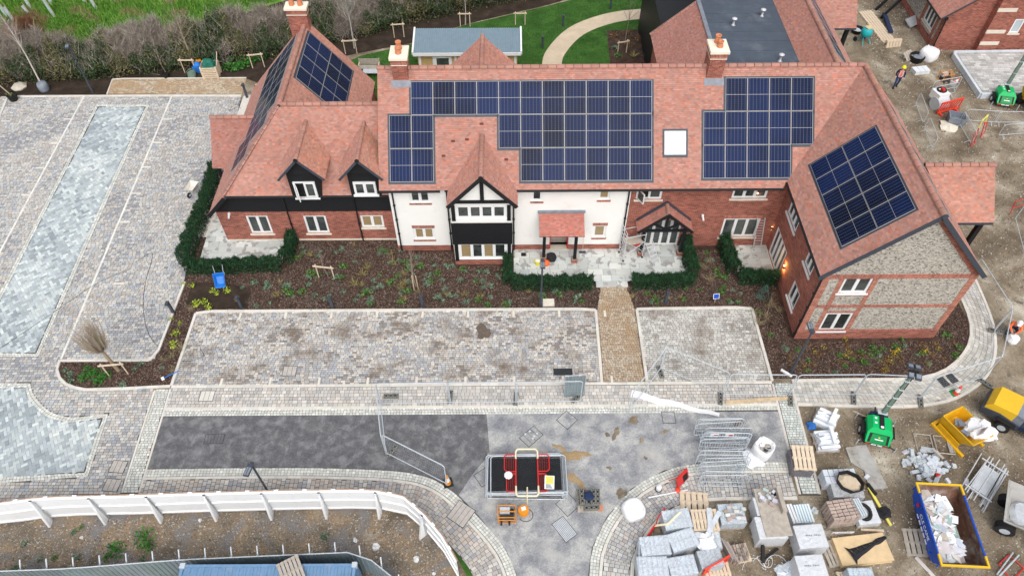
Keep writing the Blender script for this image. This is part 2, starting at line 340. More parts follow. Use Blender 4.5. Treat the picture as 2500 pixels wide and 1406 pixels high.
def scan(polys, ang, gauge, lmin, lmax, joint=.015, stag=None):
    ca, sa = math.cos(-ang), math.sin(-ang); Q = [np.array([(x*ca-y*sa, x*sa+y*ca) for x, y in p]) for p in polys]
    y0 = min(q[:, 1].min() for q in Q); y1 = max(q[:, 1].max() for q in Q); out = []; k = 0; j = joint/2
    while y0+gauge*(k+.5) < y1:
        y = y0+gauge*(k+.5); xs = []
        for q in Q:
            a = q; b = np.roll(q, -1, axis=0); h = (a[:, 1] > y) != (b[:, 1] > y)
            if h.any(): xs += list(a[h, 0]+(y-a[h, 1])/(b[h, 1]-a[h, 1])*(b[h, 0]-a[h, 0]))
        xs.sort()
        for a, b in zip(xs[::2], xs[1::2]):
            x = a-(R.random()*lmax if stag is None else ((k % 2)*stag))
            while x < b:
                L = R.uniform(lmin, lmax); u, v = max(x, a), min(x+L, b); x += L
                if v-u > .045: out.append([(u+j, y-gauge/2+j), (v-j, y-gauge/2+j), (v-j, y+gauge/2-j), (u+j, y+gauge/2-j)])
        k += 1
    A = np.array(out); ca, sa = math.cos(ang), math.sin(ang)
    return np.stack([A[..., 0]*ca-A[..., 1]*sa, A[..., 0]*sa+A[..., 1]*ca], -1)
def inside(P, poly):
    x, y = P[:, 0], P[:, 1]; r = np.zeros(len(P), bool); q = np.array(poly)
    for a, b in zip(q, np.roll(q, -1, axis=0)):
        h = (a[1] > y) != (b[1] > y); r ^= h & (x < (b[0]-a[0])*(y-a[1])/(b[1]-a[1]+1e-12)+a[0])
    return r
def herring(poly, ang, w, joint=.01):
    q = np.array(poly); c = q.mean(0); rad = np.linalg.norm(q-c, axis=1).max()+1; n = int(rad/w)+2; out = []; j = joint/2
    for i in range(-n, n):
        for k in range(-n, n):
            t = (i-k) % 4
            if t == 0: out.append([(i*w+j, k*w+j), ((i+2)*w-j, k*w+j), ((i+2)*w-j, (k+1)*w-j), (i*w+j, (k+1)*w-j)])
            elif t == 3: out.append([(i*w+j, k*w+j), ((i+1)*w-j, k*w+j), ((i+1)*w-j, (k+2)*w-j), (i*w+j, (k+2)*w-j)])
    A = np.array(out); ca, sa = math.cos(ang), math.sin(ang); A = np.stack([A[..., 0]*ca-A[..., 1]*sa, A[..., 0]*sa+A[..., 1]*ca], -1)+c
    return A[inside(A.mean(1), poly)]
def band(line, d0, d1, along, amin, amax, joint=.018, s0=0., s1=None, stag=True):
    out = []; j = joint/2; s = s0; s1 = s1 or line.L; k = 0
    while s < s1-along*.5:
        e = min(s+along, s1); d = d0-(R.random()*amax*.8 if stag else 0)
        while d < d1:
            L = R.uniform(amin, amax); u, v = max(d, d0), min(d+L, d1); d += L
            if v-u > .05: out.append([line.at(s+j, u+j), line.at(e-j, u+j), line.at(e-j, v-j), line.at(s+j, v-j)])
        s = e; k += 1
    return np.array(out)
def blob(x, y, s=1., o=0.):
    x = x/s; y = y/s
    return .5+.25*np.sin(x*1.3+o+1.7*np.sin(y*.9+o))+.25*np.sin(y*1.7-o+1.3*np.sin(x*1.1+2*o))
def colours(A, pal, clump=.5, sc=.7, o=0.):
    c = A.mean(1); n = len(A); pal = np.array(pal); t = clump*blob(c[:, 0], c[:, 1], sc, o)+(1-clump)*NR.random(n)
    t = np.argsort(np.argsort(t))/n; k = np.minimum((t*len(pal)).astype(int), len(pal)-1)
    mixr = NR.random(n) < .25; k[mixr] = NR.integers(0, len(pal), mixr.sum())
    return pal[k]*NR.uniform(.84, 1.14, (n, 1))*np.array([.98, 1., 1.])
def lay(name, A, z, cols, parent, mat='paver', h=.03, tilt=.003, single=0, piece='paver', near=(0, 0)):
    """pavers with real sides; the `single` nearest to the camera become objects of their own"""
    n = len(A)
    if n == 0: return
    Z = z+NR.uniform(-tilt, tilt, (n, 1))+NR.uniform(-tilt, tilt, (n, 4))*.5
    ctr = A.mean(1, keepdims=True); T = np.concatenate([ctr+(A-ctr)*.955, Z[..., None]], -1); B = np.concatenate([A, Z[..., None]-.006], -1)
    idx = np.arange(n); solo = []
    if single and single < n: solo = list(np.argsort(np.linalg.norm(A.mean(1)-np.array(near), axis=1))[:single])
    elif single: solo = list(range(n))
    rest = np.setdiff1d(idx, solo)
    def fac(i): 
        t, b = T[i], B[i]; lo = b.copy(); lo[:, 2] -= h; return t, b, lo
    if len(rest):
        t, b = T[rest], B[rest]; ring = [np.stack([b[:, k], b[:, (k+1) % 4], t[:, (k+1) % 4], t[:, k]], 1) for k in range(4)]
        V = np.concatenate([t]+ring); quads(name, V, mat, np.tile(cols[rest], (5, 1)), parent, 'stuff')
    for i in solo:
        t, b, lo = fac(i); mb = MB(); vs = list(t)+list(b)+list(lo)
        mb.add(vs, [(0, 1, 2, 3)]+[(4+k, 4+(k+1) % 4, (k+1) % 4, k) for k in range(4)]+[(8+k, 8+(k+1) % 4, 4+(k+1) % 4, 4+k) for k in range(4)]+[(11, 10, 9, 8)], tuple(cols[i]))
        c = A[i].mean(0); me = mb.mesh(piece, mat, (c[0], c[1], 0)); ob(piece, me, parent, (c[0], c[1], 0))
def base(name, poly, z, mat='jointsand', z0=-.1): return struct(name, MB().prism([tuple(p) for p in poly], z0, z, bottom=False), mat)
def kerbs(parent, pts, wd=.125, h=.12, z0=-.05, seg=.915, name='kerb_stone', mat='kerb', col=None):
    L = Line(pts); n = max(1, round(L.L/seg)); e = L.L/n
    for i in range(n):
        a, b = L.at(i*e+.004), L.at((i+1)*e-.004); mid = (a+b)/2; d = b-a; ln = np.linalg.norm(d); mb = MB(); hw = wd/2; hl = ln/2; c = col or (1, 1, 1); c = jit(c, .07); t = h-z0
        vs = [(-hl, -hw, 0), (hl, -hw, 0), (hl, hw, 0), (-hl, hw, 0), (-hl, -hw, t-.012), (hl, -hw, t-.012), (hl, hw, t-.012), (-hl, hw, t-.012), (-hl+.008, -hw+.012, t), (hl-.008, -hw+.012, t), (hl-.008, hw-.012, t), (-hl+.008, hw-.012, t)]
        mb.add(vs, [(3, 2, 1, 0), (8, 9, 10, 11)]+[(k, (k+1) % 4, 4+(k+1) % 4, 4+k) for k in range(4)]+[(4+k, 4+(k+1) % 4, 8+(k+1) % 4, 8+k) for k in range(4)], c)
        o = ob(name, mb.mesh(name, mat), parent, (mid[0], mid[1], z0+R.uniform(-.003, .003))); o.rotation_euler = (0, 0, math.atan2(d[1], d[0]))
ZP = .06
GREY = [(.30, .31, .33), (.40, .41, .42), (.46, .42, .38), (.53, .49, .44), (.58, .56, .52), (.44, .46, .49), (.63, .59, .54)]
MIXED = [(.20, .20, .21), (.36, .35, .36), (.56, .50, .44), (.62, .54, .46), (.60, .57, .52), (.40, .43, .47), (.66, .62, .56), (.50, .41, .35)]
LIGHT = [(.44, .42, .39), (.56, .54, .50), (.62, .60, .56), (.66, .64, .60), (.58, .55, .50), (.50, .46, .42)]
BLUE = [(.33, .37, .39), (.41, .45, .47), (.49, .535, .55), (.57, .61, .61), (.45, .49, .505), (.62, .65, .635)]
SETT = [(.60, .60, .56), (.66, .66, .61), (.70, .69, .64), (.63, .61, .55)]
BUFF = [(.44, .32, .22), (.49, .37, .26), (.56, .45, .33), (.40, .29, .20), (.54, .46, .36)]
# ------------------------------------------------------------------ ground sheets
struct('ground', MB().add([(-260, -160, 0), (260, -160, 0), (260, 360, 0), (-260, 360, 0)], [(0, 1, 2, 3)]), 'mud')
def sheet(name, pts, z, mat): return struct(name, MB().add([(x, y, z) for x, y in pts], [tuple(range(len(pts)))]), mat)
def ccw(p): 
    A = sum(p[i][0]*p[(i+1) % len(p)][1]-p[(i+1) % len(p)][0]*p[i][1] for i in range(len(p))); return p if A > 0 else p[::-1]
sheet('back_soil_bed', ccw(GP([(-260, 330), (0, 236), (262, 232), (600, 192), (700, 230), (860, 230), (830, 140), (1010, 105), (1130, 62), (1330, 15), (1400, -5), (1400, -60), (-260, 40)])), .014, 'soil')
sheet('field', [(-120, 47.0), (-37, 48.6), (-30, 50.4), (-24, 53.), (-16, 58), (-4, 64), (20, 75), (20, 170), (-120, 170)], .030, 'field')
LAWN = ccw(GP([(790, 260), (800, 175), (880, 138), (1010, 108), (1130, 64), (1330, 18), (1420, -5), (1600, -70), (2000, -70), (1800, 240)])); sheet('lawn', LAWN, .034, 'lawn')
RP = [G(*p) for p in ((1345, 175), (1356, 130), (1408, 77), (1490, 46), (1575, 35), (1695, 28), (1800, 24))]; rl = Line(spline(RP, 8))
sheet('garden_path', [tuple(rl.at(s, -.72)) for s in np.linspace(0, rl.L, 50)]+[tuple(rl.at(s, .72)) for s in np.linspace(rl.L, 0, 50)], .042, 'resin')
GB = ccw(GP([(1481, 76), (1592, 72), (1600, 165), (1490, 165)])); sheet('garden_bed', GB, .044, 'mulch')
BED = ccw(GP([(430, 700), (500, 560), (545, 420), (575, 560), (960, 560), (2003, 570), (1990, 700), (1950, 800), (2280, 800), (2330, 720), (2370, 800), (2360, 850), (2310, 905), (2230, 922), (1885, 925), (1835, 755), (480, 765), (418, 945), (200, 955), (150, 930), (143, 885), (378, 882)]))
sheet('planting_bed', BED, .030, 'mulch'); DARK = ccw(GP([(470, 692), (545, 690), (612, 705), (606, 752), (492, 757), (455, 740)])); sheet('dark_soil_patch', DARK, .038, 'soil')
sheet('gravel_yard', ccw(GP([(-200, 1268), (0, 1250), (400, 1240), (960, 1238), (1062, 1305), (1150, 1470), (-200, 1500)])), .012, 'gravel')
grass_strip = sheet('grass_verge', ccw(GP([(1085, 1290), (1120, 1320), (1172, 1420), (1150, 1425), (1090, 1310)])), .02, 'lawn')
# ------------------------------------------------------------------ left car park
cw = [tuple(G(22, 238)[:2]), tuple(G(590, 238)[:2]), (-18.7, 40), (-18.6, 34), (-18.5, 28), tuple(G(450, 690)[:2]), tuple(G(378, 880)[:2]), tuple(G(148, 880)[:2])]
isl = spline([G(148, 880), G(141, 905), G(156, 935), G(200, 953)], 5); cw += [tuple(p[:2]) for p in isl[1:]]
cw += [tuple(G(377, 953)[:2]), tuple(G(296, 1203)[:2]), tuple(G(0, 1224)[:2]), (-36, 14.0), (-36., 43.9)]
car_park = base('car_park', cw, ZP-.02)
ais = [(-28.95, 42.9), (-25.2, 42.87), (-24.55, 21.75), (-28.3, 21.75)]
s2 = [tuple(p[:2]) for p in [G(-420, 942), G(0, 938)]+spline([G(75, 936), G(86, 968), G(125, 1006), G(176, 1021)], 5)+[G(266, 1011), G(216, 1164), G(0, 1180), G(-420, 1212)]]
A = scan([cw, ais, s2], 0, .15, .17, .27); lay('pavers', A, ZP, colours(A, [(.33, .33, .35), (.42, .41, .41), (.52, .48, .44), (.56, .51, .46), (.54, .53, .51), (.43, .45, .48), (.59, .56, .52), (.48, .43, .39)], .55, 1.6), car_park)
def inset(poly, d):
    q = np.array(ccw([tuple(p) for p in poly])); n = len(q); out = []
    for i in range(n):
        a, b, c = q[i-1], q[i], q[(i+1) % n]; t1 = (b-a)/np.linalg.norm(b-a); t2 = (c-b)/np.linalg.norm(c-b); n1 = np.array([-t1[1], t1[0]]); n2 = np.array([-t2[1], t2[0]]); m = n1+n2; m /= max(.3, 1+n1@n2); out.append(tuple(b+m*d))
    return out
for poly, nm in ((ais, 0), (s2, 1)):
    inn = inset(poly, .30); sheet('paver_bedding', ccw([tuple(p) for p in inset(poly, .28)]), ZP-.014, 'bedblue'); A = herring(inn, math.radians(38 if nm == 0 else 30), .155); lay('pavers', A, ZP, colours(A, BLUE, .55, 1.3, 2.), car_park, 'paverclean')
    q = ccw([tuple(p) for p in poly]); L = Line(q+[q[0]]); A = band(L, .0, .29, .16, .13, .15, .012, stag=False); lay('setts', A, ZP+.002, colours(A, SETT, .2), car_park, 'paverclean')
for a, b in (((206, 237), (-20, 655)), ((420, 237), (150, 878))):
    kerbs(car_park, [G(*a), G(*b)], .13, ZP+.006, seg=.6, name='line_block', col=(1.08, 1.1, 1.12))
for x, y in [(168, 293), (134, 352), (100, 412), (66, 478), (410, 293), (385, 350), (357, 410), (334, 474), (306, 544), (292, 694), (15, 298)]:
    p = G(x, y); ob('bay_marker', MB().box((0, 0, .005), (.62, .11, .02), 0, (1.05, 1.05, 1.05)).mesh('bay_marker', 'kerb'), car_park, (p[0], p[1], ZP))
kerbs(car_park, [G(20, 238), G(420, 236), G(590, 236)], .15, .12)
kerbs(car_park, [G(0, 288), G(20, 240)], .15, .12)
kerbs(car_park, [G(452, 690), G(379, 881), G(149, 882)], .13, .11)
kerbs(car_park, isl+[G(300, 950), G(418, 944)], .14, .11, seg=.6)
# cream crossing band on the west
def pxband(name, quad, along, amin, amax, cols, z=ZP, mat='paverclean', single=0, nm='setts'):
    q = ccw(GP(quad)); A = scan([q], 0, along, amin, amax); lay(nm, A, z, colours(A, cols, .3), name, mat, single=single)
xb = base('crossing_band', ccw(GP([(377, 953), (419, 950), (344, 1203), (296, 1203)])), ZP-.02)
pxband(xb, [(382, 953), (414, 950), (338, 1203), (302, 1203)], .13, .15, .19, SETT)
kerbs(xb, [G(379, 953), G(299, 1203)], .10, ZP+.004, seg=.6); kerbs(xb, [G(417, 950), G(341, 1203)], .10, ZP+.004, seg=.6)
# ------------------------------------------------------------------ front parking bays, path, footways
fp = [G(480, 763), G(1452, 757), G(1468, 934), G(420, 943)]; front_bays = base('front_parking', [p[:2] for p in fp], ZP-.02)
A = scan([[tuple(p[:2]) for p in fp]], 0, .125, .15, .25); lay('pavers', A, ZP, colours(A, [(.40, .39, .40), (.47, .46, .46), (.56, .51, .46), (.62, .56, .49), (.60, .57, .53), (.45, .47, .50), (.65, .61, .56), (.52, .45, .40), (.30, .27, .25)], .5, 1.1, 3.), front_bays, 'paverdirty')
kerbs(front_bays, [G(420, 943), G(481, 762), G(1454, 756), G(1469, 934)], .15, .12)
for i in range(9):
    for yy in (-.28, -4.45):
        x = -17.14+2.46*(i+1)
        ob('bay_marker', MB().box((0, 0, .004), (.12, .42, .02), 0, (1.05, 1.04, 1.0)).mesh('bay_marker', 'kerb'), front_bays, (x, 24.6+yy, ZP))
rp = [G(1557, 757), G(1831, 753), G(1880, 931), G(1581, 932)]; right_bays = base('right_parking', [p[:2] for p in rp], ZP-.02)
A = scan([[tuple(p[:2]) for p in rp]], 0, .125, .15, .24); lay('pavers', A, ZP, colours(A, LIGHT, .4, 1.1, 1.), right_bays, 'paverdirty')
kerbs(right_bays, [G(1579, 932), G(1554, 756), G(1834, 752), G(1884, 931)], .15, .12)
pp = [G(1466, 702), G(1529, 701), G(1550, 757), G(1573, 932), G(1474, 932), G(1458, 757)]; entry = base('entrance_path', [p[:2] for p in pp], ZP-.02)
A = scan([[tuple(p[:2]) for p in pp]], 0, .11, .11, .15); lay('setts', A, ZP, colours(A, BUFF, .4, .8), entry, 'paverbuff')
bp = [G(275, 195), G(602, 193), G(592, 231), G(262, 231)]; buff = base('back_path', [p[:2] for p in bp], ZP-.02, 'wetsand')
A = scan([[tuple(p[:2]) for p in bp]], 0, .13, .13, .22); lay('pavers', A, ZP-.008, colours(A, BUFF, .4, .9), buff, 'paverbuff'); kerbs(buff, [G(262, 232), G(276, 194), G(602, 192)], .08, .09)
# footway strip between bays and road
fw_ = [G(417, 948), G(1880, 938), G(1900, 1004), G(397, 1017)]; strip = base('footway', [p[:2] for p in fw_], ZP-.02)
A = scan([[tuple(G(*p)[:2]) for p in ((416, 949), (1881, 938), (1897, 985), (404, 996))]], 0, .185, .15, .27); lay('pavers', A, ZP, colours(A, [(.56, .51, .46), (.60, .55, .50), (.52, .50, .48), (.64, .60, .55), (.48, .45, .42)], .4, 1.2), strip, single=300, near=(2, 17))
kerbs(strip, [G(419, 945), G(1884, 934)], .16, ZP+.006); kerbs(strip, [G(403, 999), G(1897, 988)], .15, ZP+.006)
A = scan([[tuple(G(*p)[:2]) for p in ((402, 1002), (1899, 991), (1902, 1004), (398, 1017))]], 0, .125, .14, .17); lay('setts', A, ZP-.012, colours(A, SETT, .2), strip)
# road
road_poly = ccw(GP([(396, 1018), (1903, 1004), (1935, 1130), (1700, 1132), (1620, 1150), (1540, 1194), (1480, 1264), (1445, 1337), (1430, 1450), (1278, 1450), (1235, 1342), (1170, 1262), (1090, 1187), (1000, 1153), (820, 1142), (362, 1144)]))
sheet('road', road_poly, .040, 'asphalt')
sheet('road_surface_patch', ccw(GP([(1188, 1011), (1903, 1005), (1934, 1129), (1700, 1131), (1620, 1149), (1540, 1193), (1480, 1263), (1445, 1336), (1430, 1440), (1278, 1440), (1235, 1341), (1168, 1258), (1120, 1208), (1160, 1150), (1196, 1110)])), .044, 'binder')
# south-west footway sweeping round the white hoarding
SW = spline([G(358, 1145), G(600, 1142), G(820, 1143), G(1000, 1154), G(1090, 1188), G(1170, 1263), G(1236, 1343), G(1275, 1440)], 10); sw = Line(SW)
def rib(L, d0, d1, n=60): return [tuple(L.at(s, d0)) for s in np.linspace(0, L.L, n)]+[tuple(L.at(s, d1)) for s in np.linspace(L.L, 0, n)]
swf = base('southwest_footway', ccw(rib(sw, 0, -1.75)), ZP-.02)
A = np.concatenate([band(sw, -.40-k*.0, -.02, .15, .12, .135, .011, stag=False) for k in (0,)]); lay('setts', A, ZP-.01, colours(A, SETT, .2), swf)
kerbs(swf, [sw.at(s, -.48) for s in np.linspace(0, sw.L, 60)], .13, ZP+.006, seg=.6)
A = band(sw, -1.75, -.55, .20, .17, .27); lay('pavers', A, ZP, colours(A, [(.46, .42, .39), (.52, .48, .44), (.58, .54, .50), (.42, .41, .42), (.54, .46, .40)], .45, 1.), swf, single=300, near=(-1.2, 12))
# south-east footway round the stock yard
SE = spline([G(1436, 1460), G(1437, 1400), G(1446, 1336), G(1481, 1263), G(1541, 1193), G(1621, 1149), G(1700, 1131), G(1800, 1128), G(1922, 1127)], 10); se = Line(SE)
sef = base('southeast_footway', ccw(rib(se, 0, -1.85)), ZP-.02)
A = band(se, -.42, -.02, .15, .12, .135, .011, stag=False); lay('setts', A, ZP-.01, colours(A, SETT, .2), sef)
kerbs(sef, [se.at(s, -.50) for s in np.linspace(0, se.L, 60)], .14, ZP+.006, seg=.6)
A = band(se, -1.72, -.58, .20, .17, .26); lay('pavers', A, ZP, colours(A, [(.44, .42, .40), (.50, .48, .46), (.56, .54, .51), (.42, .41, .42), (.52, .46, .42)], .4, 1.), sef, single=300, near=(6, 12))
kerbs(sef, [se.at(s, -1.80) for s in np.linspace(0, se.L, 60)], .16, .10, seg=.8)
# east crossing band and the footway curving round the gable
eb = base('crossing_band', ccw(GP([(1884, 937), (1934, 937), (2004, 1209), (1950, 1209)])), ZP-.018)
pxband(eb, [(1890, 938), (1928, 938), (1998, 1206), (1957, 1206)], .13, .15, .19, [(.55, .58, .55), (.62, .64, .60), (.66, .67, .63)])
kerbs(eb, [G(1886, 938), G(1952, 1207)], .12, ZP+.006, seg=.6); kerbs(eb, [G(1931, 938), G(2001, 1207)], .12, ZP+.006, seg=.6)
EI = spline([G(1932, 931), G(2080, 928), G(2225, 926), G(2305, 906), (G(2358, 855)), G(2369, 800), G(2350, 740), G(2322, 690), G(2295, 620)], 8); ei = Line(EI)
eo = spline([G(1946, 988), G(2100, 993), G(2240, 992), G(2330, 974), G(2398, 930), G(2426, 875), G(2426, 810), G(2404, 740), G(2350, 620)], 8)
ef = base('east_footway', ccw([tuple(p[:2]) for p in EI]+[tuple(p[:2]) for p in eo[::-1]]), ZP-.02)
el = Line(eo); out = []
nrow = int(ei.L/.19)
for i in range(nrow):
    a0, a1 = ei.at(i/nrow*ei.L), ei.at((i+1)/nrow*ei.L); b0, b1 = el.at(i/nrow*el.L), el.at((i+1)/nrow*el.L); W = np.linalg.norm(b0-a0); k = max(3, round(W/.21)); o_ = R.random()/k
    ts = [0]+[min(1, max(0, (q+o_)/k)) for q in range(k)]+[1]
    for t0, t1 in zip(ts[:-1], ts[1:]):
        if t1-t0 < .02: continue
        g0, g1 = t0+.006/W*1., t1-.006/W; out.append([a0*(1-g0)+b0*g0+(a1-a0)*.03, a1*(1-g0)+b1*g0-(a1-a0)*.03, a1*(1-g1)+b1*g1-(a1-a0)*.03, a0*(1-g1)+b0*g1+(a1-a0)*.03])
A = np.array(out)[:, ::-1]; lay('pavers', A, ZP, colours(A, [(.50, .48, .44), (.58, .55, .50), (.62, .59, .54), (.54, .50, .45)], .4, 1.2), ef, single=300, near=(17, 14))
kerbs(ef, EI, .15, .12, seg=.75); kerbs(ef, eo, .15, .10, seg=.75)
wp_ = base('west_side_path', [(-18.85, 30.2), (-16.7, 30.2), (-16.7, 45.2), (-18.3, 45.2), (-18.3, 43.9), (-18.85, 43.8)], .05, 'kerb')
# ------------------------------------------------------------------ patios of stone slabs
def patio(name, polypx, near=(0, 28)):
    poly = ccw(GP(polypx)); b = base(name, poly, ZP-.03, 'jointsand'); A = scan([poly], 0, .45, .45, .9, .012)
    lay('paving_slab', A, ZP-.005, colours(A, [(.58, .60, .58), (.63, .64, .61), (.66, .66, .62), (.54, .55, .53)], .1), b, 'slab', tilt=.001, single=300, piece='paving_slab', near=near); return b
patio('front_patio', [(1254, 600), (1700, 580), (1674, 682), (1535, 690), (1530, 701), (1465, 703), (1450, 692), (1254, 694)])
patio('west_patio', [(484, 648), (520, 530), (560, 575), (712, 578), (690, 642)])
patio('east_patio', [(1783, 590), (1875, 585), (1900, 676), (1803, 676)])
# dry spills on the road
def spill(name, px, py, rx, ry, rz, mat, z=.050, seed=0, hgt=.02):
    rr = random.Random(seed); p = G(px, py); n = 40; prof = [1+.22*math.sin(2*t+seed)+.16*math.sin(3*t+2*seed)+.10*math.sin(5*t+3*seed)+.06*math.sin(9*t+seed)+rr.uniform(-.05, .05) for t in np.linspace(0, 2*math.pi, n, endpoint=False)]
    vs = [(0, 0, hgt)]; fs = []
    for k, f in ((.55, hgt*.9), (1., 0.)):
        for i in range(n):
            a = 2*math.pi*i/n; x, y = rx*k*prof[i]*math.cos(a), ry*k*prof[i]*math.sin(a); vs.append((x*math.cos(rz)-y*math.sin(rz), x*math.sin(rz)+y*math.cos(rz), f))
    for i in range(n): j = (i+1) % n; fs += [(0, 1+i, 1+j), (1+i, 1+n+i, 1+n+j, 1+j)]
    return tag(ob(name, MB().add(vs, fs).mesh(name, mat), None, (p[0], p[1], z)), kind='stuff')
for i, (x, y, a, b, r, m) in enumerate([(1402, 1112, .62, .24, -.1, 'wetsand'), (1404, 1172, .48, .22, -.8, 'wetsand'), (1366, 1093, .3, .12, -.4, 'wetsand'), (1503, 1058, .36, .13, 1.3, 'mud'), (1483, 1062, .13, .1, 0, 'mud'), (1546, 1027, .28, .18, 0, 'mud'), (1566, 1076, .16, .11, 1, 'mud'), (1621, 1055, .2, .1, .3, 'mud'), (1803, 1033, .25, .16, .4, 'mud'), (1487, 1143, .12, .09, 0, 'mud'), (1576, 1119, .09, .08, 0, 'mud'), (1517, 1205, .3, .18, .6, 'mud'), (1195, 1108, .1, .08, 0, 'mud')]):
    spill('spilled_sand' if m == 'wetsand' else 'mud_patch', x, y, a, b, r, m, .050 if y < 1195 else .064, i)
# ------------------------------------------------------------------ building tools
V3 = lambda p: np.array(p, float)
class Plane:
    """roof slope; first two points are the eave, left to right seen from outside"""
    def __init__(s, pts):
        s.p = [V3(q) for q in pts]; s.o = s.p[0]; s.u = s.p[1]-s.o; s.u /= np.linalg.norm(s.u); r = s.p[-1]-s.o
        s.n = np.cross(s.u, r); s.n /= np.linalg.norm(s.n); s.v = np.cross(s.n, s.u)
        s.uv = [((q-s.o)@s.u, (q-s.o)@s.v) for q in s.p]
    def at(s, a, b, h=0.): return s.o+s.u*a+s.v*b+s.n*h
    def px(s, x, y): q = onP(x, y, s.o, s.n)-s.o; return q@s.u, q@s.v
TILEPAL = np.array([(1., 1., 1.), (1.05, .97, .93), (.88, .85, .87), (1.14, .88, .76), (1., 1.06, 1.08), (1.13, 1.1, 1.1), (.95, .93, .93), (1.02, 1., .98)])
def roof(root, pts, excl=(), th=.13, tw=.165, ga=.10, tiles=True, tint=(1, 1, 1), edge='dkgrey', name='roof_slope'):
    P = Plane(pts); mb = MB(); n = len(pts); top = [P.at(a, b, -.02) for a, b in P.uv]; bot = [q-P.n*th for q in top]
    mb.add(top+bot, [tuple(range(n))], (1, 1, 1), 0); mb.add(top+bot, [tuple(range(2*n-1, n-1, -1))]+[(i, i+n, (i+1) % n+n, (i+1) % n) for i in range(n)], (1, 1, 1), 1)
    o = mb.obj(name, ['tile', edge], root, world=True); P.obj = o
    if not tiles: return P
    q = np.array(P.uv); vmax = q[:, 1].max(); rows = []; k = 0
    while k*ga < vmax:
        v0 = k*ga; vm = v0+ga*.5; a = q; b = np.roll(q, -1, axis=0); h = (a[:, 1] > vm) != (b[:, 1] > vm)
        xs = sorted(a[h, 0]+(vm-a[h, 1])/(b[h, 1]-a[h, 1])*(b[h, 0]-a[h, 0])); iv = list(zip(xs[::2], xs[1::2]))
        for (e0, e1, f0, f1) in excl:
            if f0 < vm < f1:
                nv = []
                for (c, d) in iv:
                    if c < e0: nv.append((c, min(d, e0)))
                    if d > e1: nv.append((max(c, e1), d))
                iv = nv
        for (c, d) in iv:
            x = math.floor(c/tw)*tw-(k % 2)*tw/2
            while x < d:
                x0, x1 = max(x, c), min(x+tw, d); x += tw
                if x1-x0 > .02: rows.append((x0+.002, x1-.002, v0))
        k += 1
    A = np.array(rows); m = len(A); lift = NR.uniform(.026, .042, m)[:, None]; o3 = P.o
    def pt(a, b, h): return o3+P.u*a[:, None]+P.v*b[:, None]+P.n*h
    f = A[:, 2]-.012; r = A[:, 2]+ga+.01; t0 = pt(A[:, 0], f, lift); t1 = pt(A[:, 1], f, lift+NR.uniform(-.004, .004, (m, 1))); t2 = pt(A[:, 1], r, lift*0+.004); t3 = pt(A[:, 0], r, lift*0+.004)
    g0 = pt(A[:, 0], f, lift*0-.01); g1 = pt(A[:, 1], f, lift*0-.01)
    V = np.concatenate([np.stack([t0, t1, t2, t3], 1), np.stack([g0, g1, t1, t0], 1)])
    c = TILEPAL[NR.integers(0, len(TILEPAL), m)]*NR.uniform(.86, 1.1, (m, 1))*np.array(tint); c *= (.96+.08*blob(A[:, 0], A[:, 2], 1.1, A[0, 0]))[:, None]
    off = root['_o']; quads('roof_tiles', V, 'tile', np.tile(c, (2, 1)), o, 'stuff', off); return P
def ridge(root, a, b, r=.135, L=.45, name='ridge', cap0=None, cap1=None, drop=.03, skip=None):
    a, b = V3(a), V3(b); D = b-a; n = max(1, round(np.linalg.norm(D)/L)); d = D/np.linalg.norm(D); s = np.cross(d, (0, 0, 1)); s /= np.linalg.norm(s); u = np.cross(s, d); off = V3(root['_o'])
    mb = MB(); mb.tube(a-u*.02, b-u*.02, .095, n=6); o = mb.obj(name, 'dkgrey', root, world=True)
    for i in range(n):
        p0 = a+D*(i/n); p1 = a+D*((i+1)/n)-d*.03; mid = (p0+p1)/2; mb = MB(); rings = []; k = 7
        for p, rr in ((p0, r*1.05), (p0+d*.05, r), (p1, r)):
            rings.append([p-mid+s*rr*math.cos(math.pi*t/(k-1))+u*(rr*math.sin(math.pi*t/(k-1))-drop) for t in range(k)]+[p-mid+s*(rr-.03)*math.cos(math.pi*t/(k-1))+u*((rr-.03)*math.sin(math.pi*t/(k-1))-drop) for t in range(k-1, -1, -1)])
        mb.loft(rings, jit((1, 1, 1), .14)); ob('ridge_tile', mb.mesh('ridge_tile', 'ridgetile'), o, tuple(mid-off))
    for e in (cap0, cap1):
        if e is not None: ob('ridge_end', MB().tube((0, -.05, 0), (0, .0, 0), r*1.02, n=12).mesh('ridge_end', 'dkgrey'), o, tuple(V3(e)-off))
    return o
